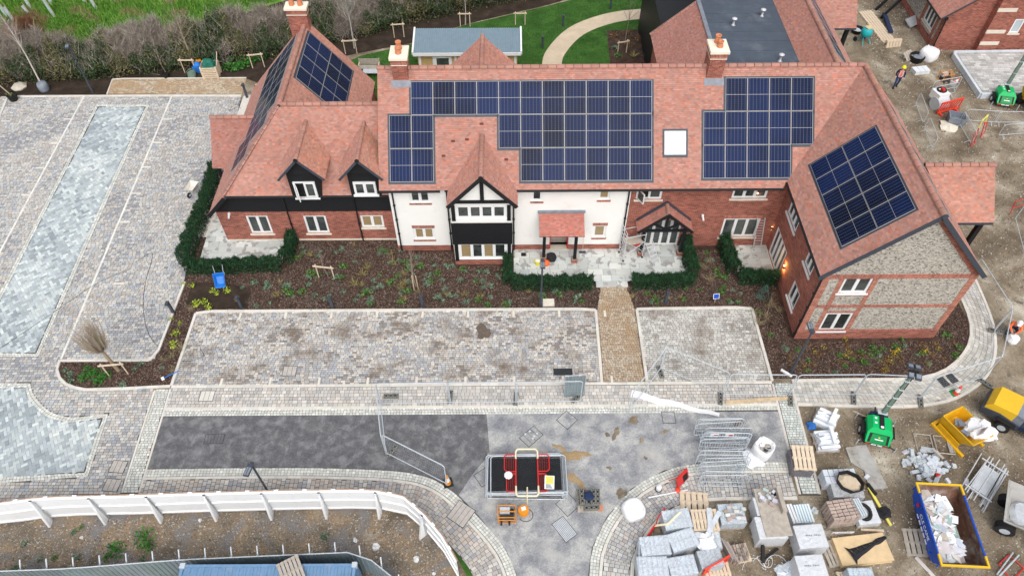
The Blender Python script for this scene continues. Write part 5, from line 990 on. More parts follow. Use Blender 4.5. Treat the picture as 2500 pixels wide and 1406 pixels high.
for px, py in ((1500, 92), (1530, 88), (1560, 100), (1575, 120), (1545, 140), (1510, 140), (1570, 85), (1580, 145), (1500, 120), (1535, 115)): p = G(px, py); plant(R.choice(['leafy', 'gold', 'rust', 'green']), p[0], p[1], 'plant in square garden bed behind the main roof', 'plants in the square garden bed', 1.6)
for px, py in ((570, 152), (590, 165), (610, 160), (598, 150), (580, 170), (560, 170), (625, 150), (645, 140)): p = G(px, py); plant('bush', p[0], p[1], 'bright green nursery shrub waiting by hedgerow near timber stake', 'nursery shrubs by the hedgerow', 1.2, nm='shrub')
p = G(1860, 728); cn = thing('conifer', 'small blue-grey conifer beside east patio hedge', 'conifer', (p[0], p[1], .03)); n = 400; hz = NR.random(n); rr = .32*(1-hz)+.03; an = NR.uniform(0, 6.28, n); Q = np.column_stack([rr*np.cos(an), rr*np.sin(an), .1+hz*1.0]); quads('foliage', cards(Q, .1, None, 0, .5), 'leaf', pick([(.06, .12, .10), (.10, .18, .15)], n), cn); MB().tube((0, 0, -.03), (0, 0, 1.), .03, .01, 6, (.08, .06, .04)).obj('trunk', 'twig', cn)
for px, py in ((62, 1328), (180, 1300), (200, 1290), (285, 1345), (270, 1335), (355, 1315), (365, 1335), (350, 1365), (100, 1365), (135, 1362), (40, 1392), (190, 1360), (355, 1385), (265, 1360), (792, 1310)): p = G(px, py); plant(R.choice(['green', 'bush', 'leafy']), p[0], p[1], 'weed growing in the gravel yard behind white hoarding', 'weeds in the gravel yard', R.uniform(.7, 1.2), nm='weed', z=.012)
# ------------------------------------------------------------------ bare trees
def baretree(label, px, py, ht, r0, col=(.30, .25, .21), lean=(0, 0), spread=.5, levels=3, nb=5, seed=1, clear=.35, nm='bare_tree', tipcol=None, z=.03, twigs=0):
    rr = random.Random(seed); p = G(px, py, z); t = thing(nm, label, 'tree', (p[0], p[1], z)); tr = MB(); cr = MB()
    top = Vector((lean[0], lean[1], ht)); 
    def axis(f): return Vector((top.x*f+.05*math.sin(f*5+seed), top.y*f+.04*math.sin(f*7+seed), ht*f))
    k = 7
    for i in range(k): tr.tube(axis(i/k)-Vector((0, 0, .05 if i == 0 else 0)), axis((i+1)/k), r0*(1-i/k)**.8+.004, r0*(1-(i+1)/k)**.8+.004, 6, col)
    def br(p0, d, L, r, lv):
        p1 = p0+d*L*.5; d2 = (d+Vector((rr.uniform(-.25, .25), rr.uniform(-.25, .25), rr.uniform(0, .25)))).normalized(); p2 = p1+d2*L*.5; c = tipcol if (tipcol and lv < levels) else col
        cr.tube(p0, p1, r, r*.75, 4, c, cap=False); cr.tube(p1, p2, r*.75, r*.4, 4, c, cap=False)
        if lv > 1:
            for _ in range(rr.choice([2, 3, 3])): q = p0.lerp(p2, rr.uniform(.3, 1)); br(q, (d2+Vector((rr.uniform(-.7, .7), rr.uniform(-.7, .7), rr.uniform(-.1, .5)))).normalized(), L*rr.uniform(.45, .7), r*.5, lv-1)
    for i in range(nb*3):
        f = rr.uniform(clear, .97); a = rr.uniform(0, 6.28); d = Vector((math.cos(a)*spread, math.sin(a)*spread, rr.uniform(.5, .9))).normalized(); br(axis(f), d, ht*rr.uniform(.2, .36)*(1.15-f*.7), max(.005, r0*.42*(1-f)+.004), levels)
    tr.obj('trunk', 'twig', t); cr.obj('crown', 'twig', t); return t
def stake(label, px, py, w_=.85, h=1.15, col=(1, 1, 1), rz=0.):
    p = G(px, py); t = thing('tree_stake', label, 'tree stake', (p[0], p[1], .03), rz, None)
    for s in (-1, 1): MB().tube((s*w_/2, 0, -.1), (s*w_/2, 0, h), .035, n=7).obj('post', 'palewood', t)
    MB().beam((-w_/2-.14, -.05, h-.1), (w_/2+.14, -.05, h-.1), .05, .09).obj('rail', 'palewood', t); return t
stake('timber tree stake frame in the front bark bed', 798, 680, .9, 1.1, rz=-.15); stake('timber tree stake frame holding the pollard on the island bed', 290, 915, .95, 1.05, rz=.1)
stake('timber stake frame beside the blue tubs by hedgerow', 466, 178, .85, 1.15); stake('timber stake frame among nursery shrubs near the left roof', 632, 166, .85, 1.2, rz=.15)
stake('timber stake frame at lawn edge nearest the left chimney', 858, 132, .85, 1.2, rz=.1); stake('timber stake frame behind the garden cabin roof', 1270, 62, .75, 1.1); stake('timber stake frame behind the chimney beside the cabin', 975, 92, .75, 1.2, rz=.1); stake('timber stake frame by garden path in back soil bed', 1136, 66, .75, 1.2); stake('timber stake frame in the square garden bed', 1518, 132, .7, 1.1, rz=.3)
baretree('young bare tree in front bark bed tied to a stake', 1016, 700, 3.0, .04, (.34, .27, .22), (-.1, .1), .22, 2, 5, 3, .35, 'sapling', tipcol=(.30, .20, .13)); p = G(1014, 705); tk = thing('tree_stake', 'single timber stake beside young tree in front bed', 'tree stake', (p[0]-.05, p[1]-.12, .03)); MB().tube((0, 0, -.1), (.0, 0, 1.25), .035, n=7).obj('post', 'wood', tk); MB().tube((.22, .1, -.1), (.18, .1, 1.1), .03, n=7).obj('post', 'wood', tk)
baretree('slim bare sapling behind the front bed stake frame', 800, 672, 1.9, .03, (.25, .2, .17), (-.2, .2), .3, 2, 4, 9, .4, 'sapling')
# pollard with a fan of upright shoots
p = G(290, 905); t = thing('pollard_tree', 'bare pollarded tree with fan of pale shoots on island bed', 'tree', (p[0], p[1], .03)); t.scale = (1.2, 1.2, 1.15); tr = MB(); hd = Vector((-.12, .05, 1.35)); tr.tube((0, 0, -.06), hd, .085, .06, 8, (.34, .26, .17)); tr.obj('trunk', 'twig', t); cr = MB(); rr = random.Random(4)
for i in range(220):
    a = rr.uniform(0, 6.28); sp = rr.uniform(.05, .85); d = Vector((math.cos(a)*sp-.05, math.sin(a)*sp, 1)).normalized(); L = rr.uniform(1.0, 2.2); q0 = hd; c = jit((.44, .36, .27), .2)
    q1 = q0+d*L*.45; q2 = q1+(d+Vector((-d.x*.6, -d.y*.6, .25))).normalized()*L*.55; cr.tube(q0, q1, .012, .009, 4, c, cap=False); cr.tube(q1, q2, .009, .004, 4, c, cap=False)
    if i % 2: q = q0.lerp(q2, .6); cr.tube(q, q+Vector((rr.uniform(-.2, .2), rr.uniform(-.2, .2), .5)), .006, .003, 3, c, cap=False)
cr.obj('crown', 'twig', t)
baretree('tall white-stemmed birch standing in grey root bag by hedgerow', 110, 218, 6.2, .06, (.55, .50, .45), (-.5, .6), .4, 3, 6, 5, .42, 'birch_tree', tipcol=(.30, .13, .09)); p = G(111, 222); rb = thing('root_bag', 'grey-blue root bag around the birch stem at the car park kerb', 'bag', (p[0], p[1], .0)); MB().lathe([(.30, 0), (.36, .15), (.36, .5), (.30, .68), (.1, .72)], 12, col=(1, 1, 1)).obj('bag', 'lead', rb, smooth=True)
baretree('bare tree rising from the hedgerow behind stake and blue tubs', 478, 170, 5.2, .07, (.30, .25, .17), (-.3, .8), .65, 3, 7, 8, .3); baretree('grey bare tree beside hedgerow right of the left chimney', 866, 118, 5.6, .06, (.42, .40, .36), (-.2, .6), .35, 3, 8, 12, .3, tipcol=(.44, .44, .36)); baretree('small bare tree in black pot below the hedgerow', 407, 185, 2.2, .025, (.3, .22, .18), (0, 0), .4, 2, 4, 2, .4); baretree('bare tree at the top edge behind the cabin chimney', 985, 62, 4.6, .05, (.38, .34, .26), (0, .3), .45, 3, 6, 22, .3); baretree('bare tree between garden path and soil bed at the top', 1137, 60, 4.0, .05, (.45, .40, .36), (0, 0), .2, 2, 4, 31, .5); baretree('slender bare tree in the square garden bed', 1527, 108, 3.6, .035, (.25, .2, .16), (0, .1), .6, 2, 5, 17, .3)
p = G(36, 246); pt = thing('plant_pot', 'black plant pot with leaning sapling at car park corner', 'plant pot', (p[0], p[1], 0)); MB().lathe([(.26, 0), (.34, .5), (.36, .5), (.36, .55), (.30, .55), (.30, .48)], 14).obj('pot', 'black', pt); MB().tube((0, 0, .4), (-1.2, .2, 2.6), .045, .03, 7, (.40, .33, .24)).obj('trunk', 'twig', pt); quads('foliage', cards(NR.normal(size=(60, 3))*[.14, .14, .04]+[0, 0, .55], .1, None, .3, .6), 'leaf', pick([(.12, .16, .05), (.2, .18, .08)], 60), pt)
p = G(407, 188); pt = thing('plant_pot', 'black plant pot lying in soil below the hedgerow', 'plant pot', (p[0]+.05, p[1]-.1, 0)); MB().lathe([(.2, 0), (.26, .38), (.22, .38), (.2, .3)], 12).obj('pot', 'black', pt)
# ------------------------------------------------------------------ hedgerow along the field
HL = Line([G(-190, 232), G(0, 212), G(230, 195), G(480, 172), G(700, 140), G(830, 108), G(1000, 62), G(1200, 18), G(1420, -30)]); n = 170000
s = NR.uniform(0, HL.L, n); d = NR.uniform(0, 1, n); z = NR.random(n); surf = NR.random(n) < .65
hh = 2.5+.5*np.sin(s*.35)+.35*np.sin(s*.9+1)+.3*np.sin(s*2.1)+.2*np.sin(s*4.7); dep = 3.6+.6*np.sin(s*.5)
prof = np.sqrt(np.clip(1-((d-.55)/.62)**2, .02, 1)); lump = .85+.15*np.sin(s*3.1+d*9)+.12*np.sin(s*7.3-d*5); zz = np.where(surf, hh*prof*lump*NR.uniform(.75, 1.03, n), hh*prof*lump*z)
base_ = np.array([HL.at(a) for a in np.linspace(0, HL.L, 400)]); nx = np.array([HL.at(a, 1.)-HL.at(a) for a in np.linspace(0, HL.L, 400)]); ii = np.minimum((s/HL.L*399).astype(int), 398); fr_ = s/HL.L*399-ii
bp_ = base_[ii]*(1-fr_)[:, None]+base_[ii+1]*fr_[:, None]; P = np.column_stack([bp_+nx[ii]*(d*dep-.1)[:, None]+NR.normal(size=(n, 2))*.08, np.maximum(zz, .05)])
zone = blob(s, d*3, 1.7, 2.)+.55*d-.1+(s > 38)*-.25; tw = zone > .57; olive = pick([(.07, .085, .03), (.11, .12, .045), (.16, .15, .065), (.06, .075, .03), (.22, .19, .10)], n, .35); ev = pick([(.03, .06, .022), (.045, .085, .03), (.07, .11, .045)], n, .35); grey = pick([(.30, .26, .22), (.38, .33, .29), (.22, .185, .16), (.44, .39, .33)], n, .3)
gold = pick([(.26, .22, .05), (.18, .17, .05)], n); c = np.where(tw[:, None], grey, np.where((blob(s, d, .9, 5.) > .55)[:, None], ev, olive)); gk = NR.random(n) < .05; c[gk] = gold[gk]
leafq = cards(P[~tw], .13, None, .1, .6); m = int(tw.sum()); Dt = NR.normal(size=(m, 3))*.28; Dt[:, 2] = NR.uniform(.1, .65, m); tq = blades(P[tw], Dt, .022)
k = NR.random(n) < .12; Dt2 = NR.normal(size=(k.sum(), 3))*.25; Dt2[:, 2] = NR.uniform(.2, .8, k.sum()); tq2 = blades(P[k], Dt2, .02)
tag(quads('hedgerow', np.concatenate([leafq, tq, tq2]), 'leaf', np.concatenate([c[~tw], c[tw], grey[k]])), kind='stuff')
p = G(85, 150, 0); rb = thing('red_twig_bush', 'red-brown twiggy bush in hedgerow behind the birch stem', 'bush', (p[0]+.2, p[1]+1.0, .02)); n = 1500; a = NR.uniform(0, 6.28, n); D = np.column_stack([np.cos(a)*NR.uniform(.1, .7, n), np.sin(a)*NR.uniform(.1, .7, n), NR.uniform(.3, 1.0, n)]); Pq = np.column_stack([NR.normal(size=(n, 2))*.55, NR.uniform(1.4, 2.9, n)]); quads('twigs', blades(Pq, D*.5, .025), 'leaf', pick([(.20, .07, .05), (.15, .06, .045), (.24, .10, .07)], n), rb); MB().tube((0, 0, -.02), (0, 0, 2.2), .06, .02, 6, (.12, .08, .06)).obj('stem', 'twig', rb)
p = G(120, 215); bo = thing('stone', 'pale boulder under hedgerow near the birch', 'stone', (*G(48, 214)[:2], 0)); MB().lathe([(.5, -.05), (.55, .1), (.35, .25), (.1, .3)], 7, col=(.55, .5, .42)).obj('rock', 'stonechip', bo)
# tree guards out in the field
for px, py, h in ((18, 42, 1.3), (38, 58, 1.3), (75, 20, 1.2), (133, 42, 1.4), (236, 24, 1.4), (210, 10, 1.2), (128, 12, 1.2), (70, 34, .6)):
    p = G(px, py); t = thing('tree_guard', 'pale mesh tree guard standing in the rough field grass', 'tree guard', (p[0], p[1], .03), 0, 'tree guards in the field'); MB().tube((0, 0, 0), (-.25, .1, h), .11, .11, 8, (.75, .85, .80), cap=False).obj('sleeve', 'plasticgrey', t); MB().tube((.14, 0, -.1), (-.14, .1, h+.3), .02, n=5).obj('cane', 'wood', t)
# ------------------------------------------------------------------ lamp posts and bollards
def lamp(label, x, y, h, face=0.):
    t = thing('lamp_post', label, 'lamp post', (x, y, .03), face); m_ = MB(); m_.tube((0, 0, -.1), (0, 0, 1.0), .075, .075, 10); m_.tube((0, 0, 1.0), (0, 0, h), .05, .045, 10); m_.obj('column', 'dkgrey', t)
    hd = MB(); hd.box((0, -.28, h+.02), (.24, .55, .07)); hd.box((0, -.0, h), (.12, .2, .10)); o = hd.obj('lamp_head', 'dkgrey', t)
    for k in (-.055, .055): ob('led_panel', MB().box((k, -.34, h+.06), (.08, .34, .015)).mesh('led_panel', 'lead'), o)
    return t
p = G(1320, 748); lamp('dark lamp post in front of entrance patio hedge', p[0], p[1], 3.75); p = G(613, 1132, 3.75); lamp('dark lamp post by road just behind white hoarding', p[0], p[1], 3.7, -.2); p = G(228, 228); lamp('dark lamp post against the hedgerow by the car park', p[0], p[1], 3.9, .3); p = G(1930, 911); lamp('dark leaning-looking lamp post in bed below flint gable', p[0], p[1], 3.5, math.pi)
p = G(1918, 915); lt = thing('litter_tube', 'white tube lying in bed beside the lamp post foot', 'tube', (p[0], p[1], .06)); MB().beam((-.2, .25, .04), (.25, -.15, .04), .12, .08).obj('tube', 'whiteframe', lt)
def bollard(label, px, py, h=1.0, g=None, z=.03):
    p = G(px, py); t = thing('bollard_light', label, 'bollard light', (p[0], p[1], z), 0, g); MB().bx((-.075, -.05, -.05), (.075, .05, h-.06)).obj('post', 'dkgrey', t); MB().bx((-.08, -.22, h-.055), (.08, .055, h+.04)).obj('head', 'dkgrey', t); MB().bx((-.06, -.2, h-.062), (.06, -.06, h-.056)).obj('lens', 'whiteframe', t)
bollard('bollard light at car park corner of the planting bed', 425, 766); bollard('bollard light on black soil, west end of front bed', 591, 753); bollard('bollard light in front bed below the left wing windows', 813, 753); bollard('bollard light in front bed below the half-timbered bay', 1032, 750); bollard('bollard light just east of entrance path', 1624, 742); bollard('bollard light at car park edge by the left roof', 604, 240, 1.15); bollard('bollard light beside garden path, nearest the cabin', 1324, 118); bollard('bollard light on lawn outside the path bend', 1374, 66); bollard('bollard light on lawn at top centre by path', 1490, 24); bollard('bollard light on lawn by top of garden path near dark wall', 1634, 12); bollard('bollard light behind lower hedge beside west patio', 470, 592, .9); bollard('bollard light behind upper hedge below the west porch roof', 512, 465, .9)
# ------------------------------------------------------------------ garden bench, sign, box
p = G(905, 172); t = thing('garden_bench', 'slatted wooden bench with pale arms on lawn beside left roof', 'bench', (p[0], p[1], .03))
for i in range(4): MB().beam((-.75, .05-.0*i, .50+.12*i), (.75, .05, .50+.12*i), .03, .10).obj('slat', 'greywood', t)
for i in range(4): MB().beam((-.75, -.1-i*.12, .44), (.75, -.1-i*.12, .44), .10, .03).obj('slat', 'greywood', t)
for s in (-1, 1):
    for y in (-.45, .02): MB().bx((s*.72-.04, y-.04, -.02), (s*.72+.04, y+.04, .45 if y < 0 else .95)).obj('leg', 'greywood', t)
    MB().beam((s*.72, -.5, .66), (s*.72, .05, .66), .07, .04).obj('arm', 'palewood', t)
p = G(912, 186); t = thing('garden_table', 'low pale table in front of the slatted bench', 'table', (p[0], p[1], .03)); MB().bx((-.7, -.3, .38), (.7, .3, .43)).obj('top', 'block', t)
for s in (-1, 1):
    for y in (-.22, .22): MB().bx((s*.6-.03, y-.03, -.02), (s*.6+.03, y+.03, .38)).obj('leg', 'greywood', t)
p = G(1744, 738); t = thing('ground_sign', 'small blue sign with white border on stake in front bed', 'sign', (p[0], p[1], .03), .15); MB().tube((0, 0, -.1), (0, .0, .42), .018, n=6).obj('stake', 'palewood', t); b_ = MB().box((0, .0, .5), (.34, .02, .3), rx=-.5).obj('board', 'whiteframe', t); ob('panel', MB().box((0, -.009, .506), (.29, .014, .25), rx=-.5).mesh('panel', 'blue'), b_)
for i in range(3): ob('text_line', MB().box((0, -.02+.028*i, .46+.052*i+.01), (.16, .006, .025), rx=-.5).mesh('text_line', 'whiteframe'), b_)
p = G(1339, 741); t = thing('inspection_chamber', 'pale concrete inspection chamber lid in front bed by lamp post', 'chamber', (p[0], p[1], .03)); MB().bx((-.3, -.24, -.05), (.3, .24, .10)).obj('lid', 'stone', t); MB().bx((-.33, -.27, -.05), (.33, .27, .05)).obj('rim', 'concrete', t)
p = G(1860, 672, .06); t = thing('bucket', 'black bucket on east patio by hedge', 'bucket', (p[0], p[1], .055)); MB().lathe([(.11, 0), (.15, .28), (.16, .28), (.16, .30), (.13, .30), (.10, .04)], 14).obj('pail', 'black', t); MB().path([(-.15, 0, .29), (-.1, .0, .36), (.1, 0, .36), (.15, 0, .29)], .006).obj('handle', 'galv', t)
# ------------------------------------------------------------------ site tools
def pxbox(c4, h):
    q = [G(x, y, h) for x, y in c4]; c = sum(q)/4; e = ((q[1]-q[0])+(q[2]-q[3]))/2; f = ((q[0]-q[3])+(q[1]-q[2]))/2; return c, np.linalg.norm(e[:2]), np.linalg.norm(f[:2]), math.atan2(e[1], e[0])
PB = {}
def palletparts(root, w_=1.2, d=1.0, z=0., mat='palewood', nb=7):
    k = (round(w_, 2), round(d, 2), mat, nb)
    if k not in PB:
        bd = MB().bx((-w_*.5/nb*.78, -d/2, 0), (w_*.5/nb*.78, d/2, .022)).mesh('board', mat); be = MB()
        be.bx((-w_/2, -.05, 0), (w_/2, .05, .02))
        for x in (-w_/2+.07, 0, w_/2-.07): be.bx((x-.07, -.05, .02), (x+.07, .05, .10))
        be.bx((-w_/2, -.05, .10), (w_/2, .05, .12)); PB[k] = (bd, be.mesh('bearer', mat))
    bd, be = PB[k]
    for i in range(nb): ob('board', bd, root, (-w_/2+(i+.5)*w_/nb, 0, z+.12))
    for y in (-d/2+.05, 0, d/2-.05): ob('bearer', be, root, (0, y, z))
def pallet(label, x, y, z=0., rz=0., w_=1.2, d=1.0, mat='palewood', rx=0., ry=0., nb=7):
    t = thing('pallet', label, 'pallet', (x, y, z), rz); t.rotation_euler = (rx, ry, rz); palletparts(t, w_, d, 0, mat, nb); return t
def pack(label, c4, h, nx, ny, nz, mat='plasticgrey', cols=None, base_=True, wrap=None, gap=.014, cat='block pack', nm='block_pack', z0=0., rot=None, jt=.0, piece='block'):
    c, w_, d, rz = pxbox(c4, z0+h); t = thing(nm, label, cat, (c[0], c[1], z0), rz if rot is None else rot); zb = 0.
    if base_: palletparts(t, w_, d, 0, 'greywood', 6); zb = .145
    bw, bd, bh = w_/nx, d/ny, (h-zb)/nz; me = []
    for v in range(3): me.append(MB().bx((-bw/2+gap, -bd/2+gap, 0), (bw/2-gap, bd/2-gap, bh-gap), jit(cols or (1, 1, 1), .09)).mesh(piece, mat))
    for k in range(nz):
        for i in range(nx):
            for j in range(ny):
                if nz > 1 and k < nz-1 and 0 < i < nx-1 and 0 < j < ny-1: continue
                o = ob(piece, R.choice(me), t, (-w_/2+(i+.5)*bw+R.uniform(-jt, jt), -d/2+(j+.5)*bd+R.uniform(-jt, jt), zb+k*bh)); 
                if jt: o.rotation_euler = (0, 0, R.uniform(-.12, .12))
    if wrap:
        m_ = MB(); rr = random.Random(len(label)); g = 10; e = .012; hw, hd = w_/2+e, d/2+e
        for f_ in range(4):
            ax = [((-hw, -hd), (hw, -hd)), ((hw, -hd), (hw, hd)), ((hw, hd), (-hw, hd)), ((-hw, hd), (-hw, -hd))][f_]
            for i in range(g):
                a = np.array(ax[0])*(1-i/g)+np.array(ax[1])*(i/g); b = np.array(ax[0])*(1-(i+1)/g)+np.array(ax[1])*((i+1)/g); m_.add([(a[0], a[1], zb+rr.uniform(0, .05)), (b[0], b[1], zb+rr.uniform(0, .05)), (b[0], b[1], h+.01), (a[0], a[1], h+.01)], [(0, 1, 2, 3)])
        nn = 9; gx = np.linspace(-hw, hw, nn); gy = np.linspace(-hd, hd, nn); vs = [(x, y, h+.012+(rr.uniform(-.002, .014) if 0 < i < nn-1 and 0 < j < nn-1 else 0)) for i, x in enumerate(gx) for j, y in enumerate(gy)]; m_.add(vs, [(i*nn+j, (i+1)*nn+j, (i+1)*nn+j+1, i*nn+j+1) for i in range(nn-1) for j in range(nn-1)])
        m_.obj('wrapping', wrap, t)
    return t
def wrapmat(name, tint, a, dk=.55):
    """thin film over stacked blocks: block joints show through, crinkle lights and darks painted into the tint, sheen from the bump"""
    m, nt, b = newmat(name, .24, 0, .6); co = coords(nt); c = mixc(nt, ramp(nt, noise(nt, co, 4.5, 8, .75, 2.5), [(.36, 0.), (.56, 1.)]), tuple(x*dk for x in tint), tint); nt.links.new(c, b.inputs['Base Color']); bump(nt, b, noise(nt, co, 7, 5, .65, 2.), .9, .05)
    tr = nt.nodes.new('ShaderNodeBsdfTransparent'); mx = nt.nodes.new('ShaderNodeMixShader'); mx.inputs[0].default_value = a; nt.links.new(tr.outputs[0], mx.inputs[1]); nt.links.new(b.outputs[0], mx.inputs[2]); nt.links.new(mx.outputs[0], nt.nodes['Material Output'].inputs[0]); MATS[name] = m
wrapmat('film', (.80, .86, .92), .5); wrapmat('filmwhite', (.86, .88, .91), .72, .82); wrapmat('filmdark', (.20, .19, .22), .8)
# ------------------------------------------------------------------ mesh fence panels
HP = {}
def heras_mesh(L, h=1.95):
    k = round(L, 2)
    if k not in HP:
        f = MB(); f.path([(0, 0, .03), (0, 0, h-.1), (.1, 0, h), (L-.1, 0, h), (L, 0, h-.1), (L, 0, .03)], .025, 7); f.tube((0, 0, .16), (L, 0, .16), .02, n=6); f.tube((0, 0, h*.55), (.0, 0, h*.55+.01), .03)
        g = MB(); n = int(L/.11)
        for i in range(1, n): g.tube((i*L/n, 0, .17), (i*L/n, 0, h-.02), .0011, n=3, cap=False)
        for z in np.linspace(.3, h-.15, 7): g.tube((.02, 0, z), (L-.02, 0, z), .0011, n=3, cap=False)
        HP[k] = (f.mesh('frame', 'galv'), g.mesh('wire_mesh', 'galv'))
    return HP[k]
def heras(label, a, b, tilt=0., grp='mesh fence panels'):
    p, q = G(*a), G(*b); L = np.linalg.norm((q-p)[:2]); t = thing('mesh_fence_panel', label, 'fence panel', (p[0], p[1], .10), math.atan2(q[1]-p[1], q[0]-p[0])); t.rotation_euler = (tilt, 0, math.atan2(q[1]-p[1], q[0]-p[0])); f, g = heras_mesh(L); ob('frame', f, t); ob('wire_mesh', g, t); return t
for lb, a, b in [('mesh fence panel on footway, left end of the line before the front bays', (932, 991), (1098, 988)), ('mesh fence panel on footway, middle of the line before the front bays', (1101, 988), (1259, 987)), ('mesh fence panel on footway next to grey metal sheet', (1262, 987), (1416, 985)), ('mesh fence panel crossing the footway edge onto dark asphalt', (931, 993), (944, 1112)), ('mesh fence panel on asphalt running towards the orange cone', (947, 1112), (1092, 1186)), ('mesh fence panel slanting across footway from the right bays to the road', (1611, 905), (1533, 1013)), ('mesh fence panel slanting over the right parking bays', (1613, 904), (1760, 965)), ('mesh fence panel behind timber plank at right end of front footway', (1764, 968), (1918, 970)), ('mesh fence panel on east footway nearest the crossing band', (1923, 970), (2079, 969)), ('mesh fence panel on east footway behind green light tower mast', (2083, 968), (2241, 975)), ('mesh fence panel across the curve of east footway above the red cone', (2244, 975), (2396, 926)), ('mesh fence panel on outer kerb beside crouching worker', (2398, 924), (2424, 812)), ('mesh fence panel running back from crouching worker to the gable corner', (2424, 808), (2352, 690))]: heras(lb, a, b)
# feet
ff = MB(); ff.bx((-.36, -.11, 0), (.36, .11, .12)); fh = MB()
for x in (-.22, .0, .22): fh.bx((x-.05, -.05, .115), (x+.05, .05, .126))
for x in (-.31, -.11, .11, .31): fh.bx((x-.022, -.07, .115), (x+.022, -.03, .126)); fh.bx((x-.022, .03, .115), (x+.022, .07, .126))
FM, FH = ff.mesh('block', 'rubberfoot'), fh.mesh('socket', 'black')
def foot(label, px, py, rz, z=.055, xy=None):
    p = G(px, py) if xy is None else xy; t = thing('fence_foot', label, 'fence foot', (p[0], p[1], z), rz); b_ = ob('block', FM, t); ob('socket', FH, b_); return t
for lb, px, py, rz in [('fence foot lying along the footway at left end of mesh fence', 955, 970, .02), ('fence foot under first joint of the front mesh fence', 1100, 972, 1.5), ('fence foot under second joint of the front mesh fence', 1259, 976, 1.5), ('fence foot turned askew beneath grey metal sheet', 1409, 973, .7), ('fence foot on dark asphalt at fence corner', 958, 1103, 1.0), ('fence foot on right parking bay under slanting fence', 1611, 911, 1.75), ('fence foot at joint left of the timber plank', 1758, 975, 1.35), ('fence foot on crossing band under plank end', 1928, 978, 1.4), ('fence foot on east footway below the light tower head, left one', 2082, 975, 1.3), ('fence foot on east footway right of light tower mast', 2245, 982, 1.3), ('fence foot at outer kerb of curved footway', 2402, 938, -.8), ('fence foot beside crouching worker', 2428, 812, -.35)]: foot(lb, px, py, rz)
# grey corrugated sheet standing in the fence line
p, q = G(1376, 972), G(1424, 968); t = thing('metal_sheet', 'grey corrugated metal sheet standing at right end of mesh fence', 'metal sheet', (p[0], p[1], .08), math.atan2(q[1]-p[1], q[0]-p[0])); L = np.linalg.norm((q-p)[:2]); mb = MB()
for i in range(6):
    x0 = i*L/6; w_ = L/6
    for (s0, h0), (s1, h1) in zip([(0, 0), (.6, 0), (.7, .03), (.9, .03)], [(.6, 0), (.7, .03), (.9, .03), (1, 0)]): mb.add([(x0+s0*w_, -h0, 0), (x0+s1*w_, -h1, 0), (x0+s1*w_, -h1, 1.85), (x0+s0*w_, -h0, 1.85)], [(0, 1, 2, 3)])
mb.obj('sheet', 'corrfence', t); MB().path([(0, .03, 0), (0, .03, 1.9), (L, .03, 1.9), (L, .03, 0)], .02).obj('frame', 'galv', t)
# stack of spare panels on the road
f, g = heras_mesh(3.42); g = MB()
for i in range(1, 60): g.tube((i*.057, 0, .17), (i*.057, 0, 1.93), .0042, n=3, cap=False)
for z in np.linspace(.22, 1.88, 30): g.tube((.02, 0, z), (3.4, 0, z), .0042, n=3, cap=False)
g = g.mesh('wire_mesh', 'darkmetal')
for i in range(13):
    t = thing('mesh_fence_panel', 'galvanised mesh fence panel lying in the flat stack on the road', 'fence panel', (-1.12+R.uniform(-.13, .13), 13.82+R.uniform(-.1, .1), .075+i*.046), 0, 'fence panels stacked flat on the road'); t.rotation_euler = (-math.pi/2, 0, R.uniform(-.03, .035)); ob('frame', f, t); ob('wire_mesh', g, t)
# red folding barrier on top, pouch and notice
t = thing('folding_barrier', 'red folding gate barrier with cream hoops lying on the panel stack', 'barrier', (.62, 14.85, .69)); 
for sx in (-1, 1):
    x = sx*.5; MB().path([(x, -1.0, 0), (x, 1.02, 0)], .032, 7).obj('rail', 'red', t)
    for (y0, y1) in ((-.92, -.06), (.06, .9)):
        x2 = sx*(1.02 if y0 > 0 else .92); m_ = MB(); m_.path([(x, y0, .0), (x2-sx*.1, y0, 0), (x2, y0+.1, 0), (x2, y1-.1, 0), (x2-sx*.1, y1, 0), (x, y1, 0)], .026, 6); w_ = m_.obj('wing', 'red', t); b_ = MB()
        for k in range(1, 5): xx = x+(x2-x)*k/5; b_.tube((xx, y0, 0), (xx, y1, 0), .007, n=4)
        ob('bars', b_.mesh('bars', 'red'), w_)
for y, s in ((1.02, 1), (-1.0, -1)): MB().path([(-.5, y-s*.35, .01), (-.5, y, .02), (-.42, y+s*.13, .02), (.42, y+s*.13, .02), (.5, y, .02), (.5, y-s*.35, .01)], .042, 7).obj('hoop', 'cream', t)
t = thing('plastic_pouch', 'white plastic pouch on left wing of the red barrier', 'pouch', (-.22, 14.7, .73)); MB().lathe([(.02, 0), (.2, .02), (.17, .06), (.05, .08)], 9).obj('pouch', 'plastic', t)
t = thing('notice_board', 'green and white notice lying on right side of the panel stack', 'notice', (1.62, 14.35, .73), -.06); b_ = MB().bx((-.22, -.32, 0), (.22, .32, .012)).obj('board', 'whiteframe', t); ob('print', MB().bx((-.17, -.08, .012), (.17, .28, .016)).mesh('print', 'paleyellow'), b_)
for i in range(4): ob('text_line', MB().bx((-.16, -.28+i*.05, .012), (.14-.03*i, -.255+i*.05, .016)).mesh('text_line', 'dkgrey'), b_)
t = thing('strap', 'pale strap holding front of the panel stack', 'strap', (.62, 13.62, .05)); MB().path([(0, .0, 0), (-.01, -.02, .70), (0, .5, .71)], .03, 4).obj('webbing', 'cream', t)
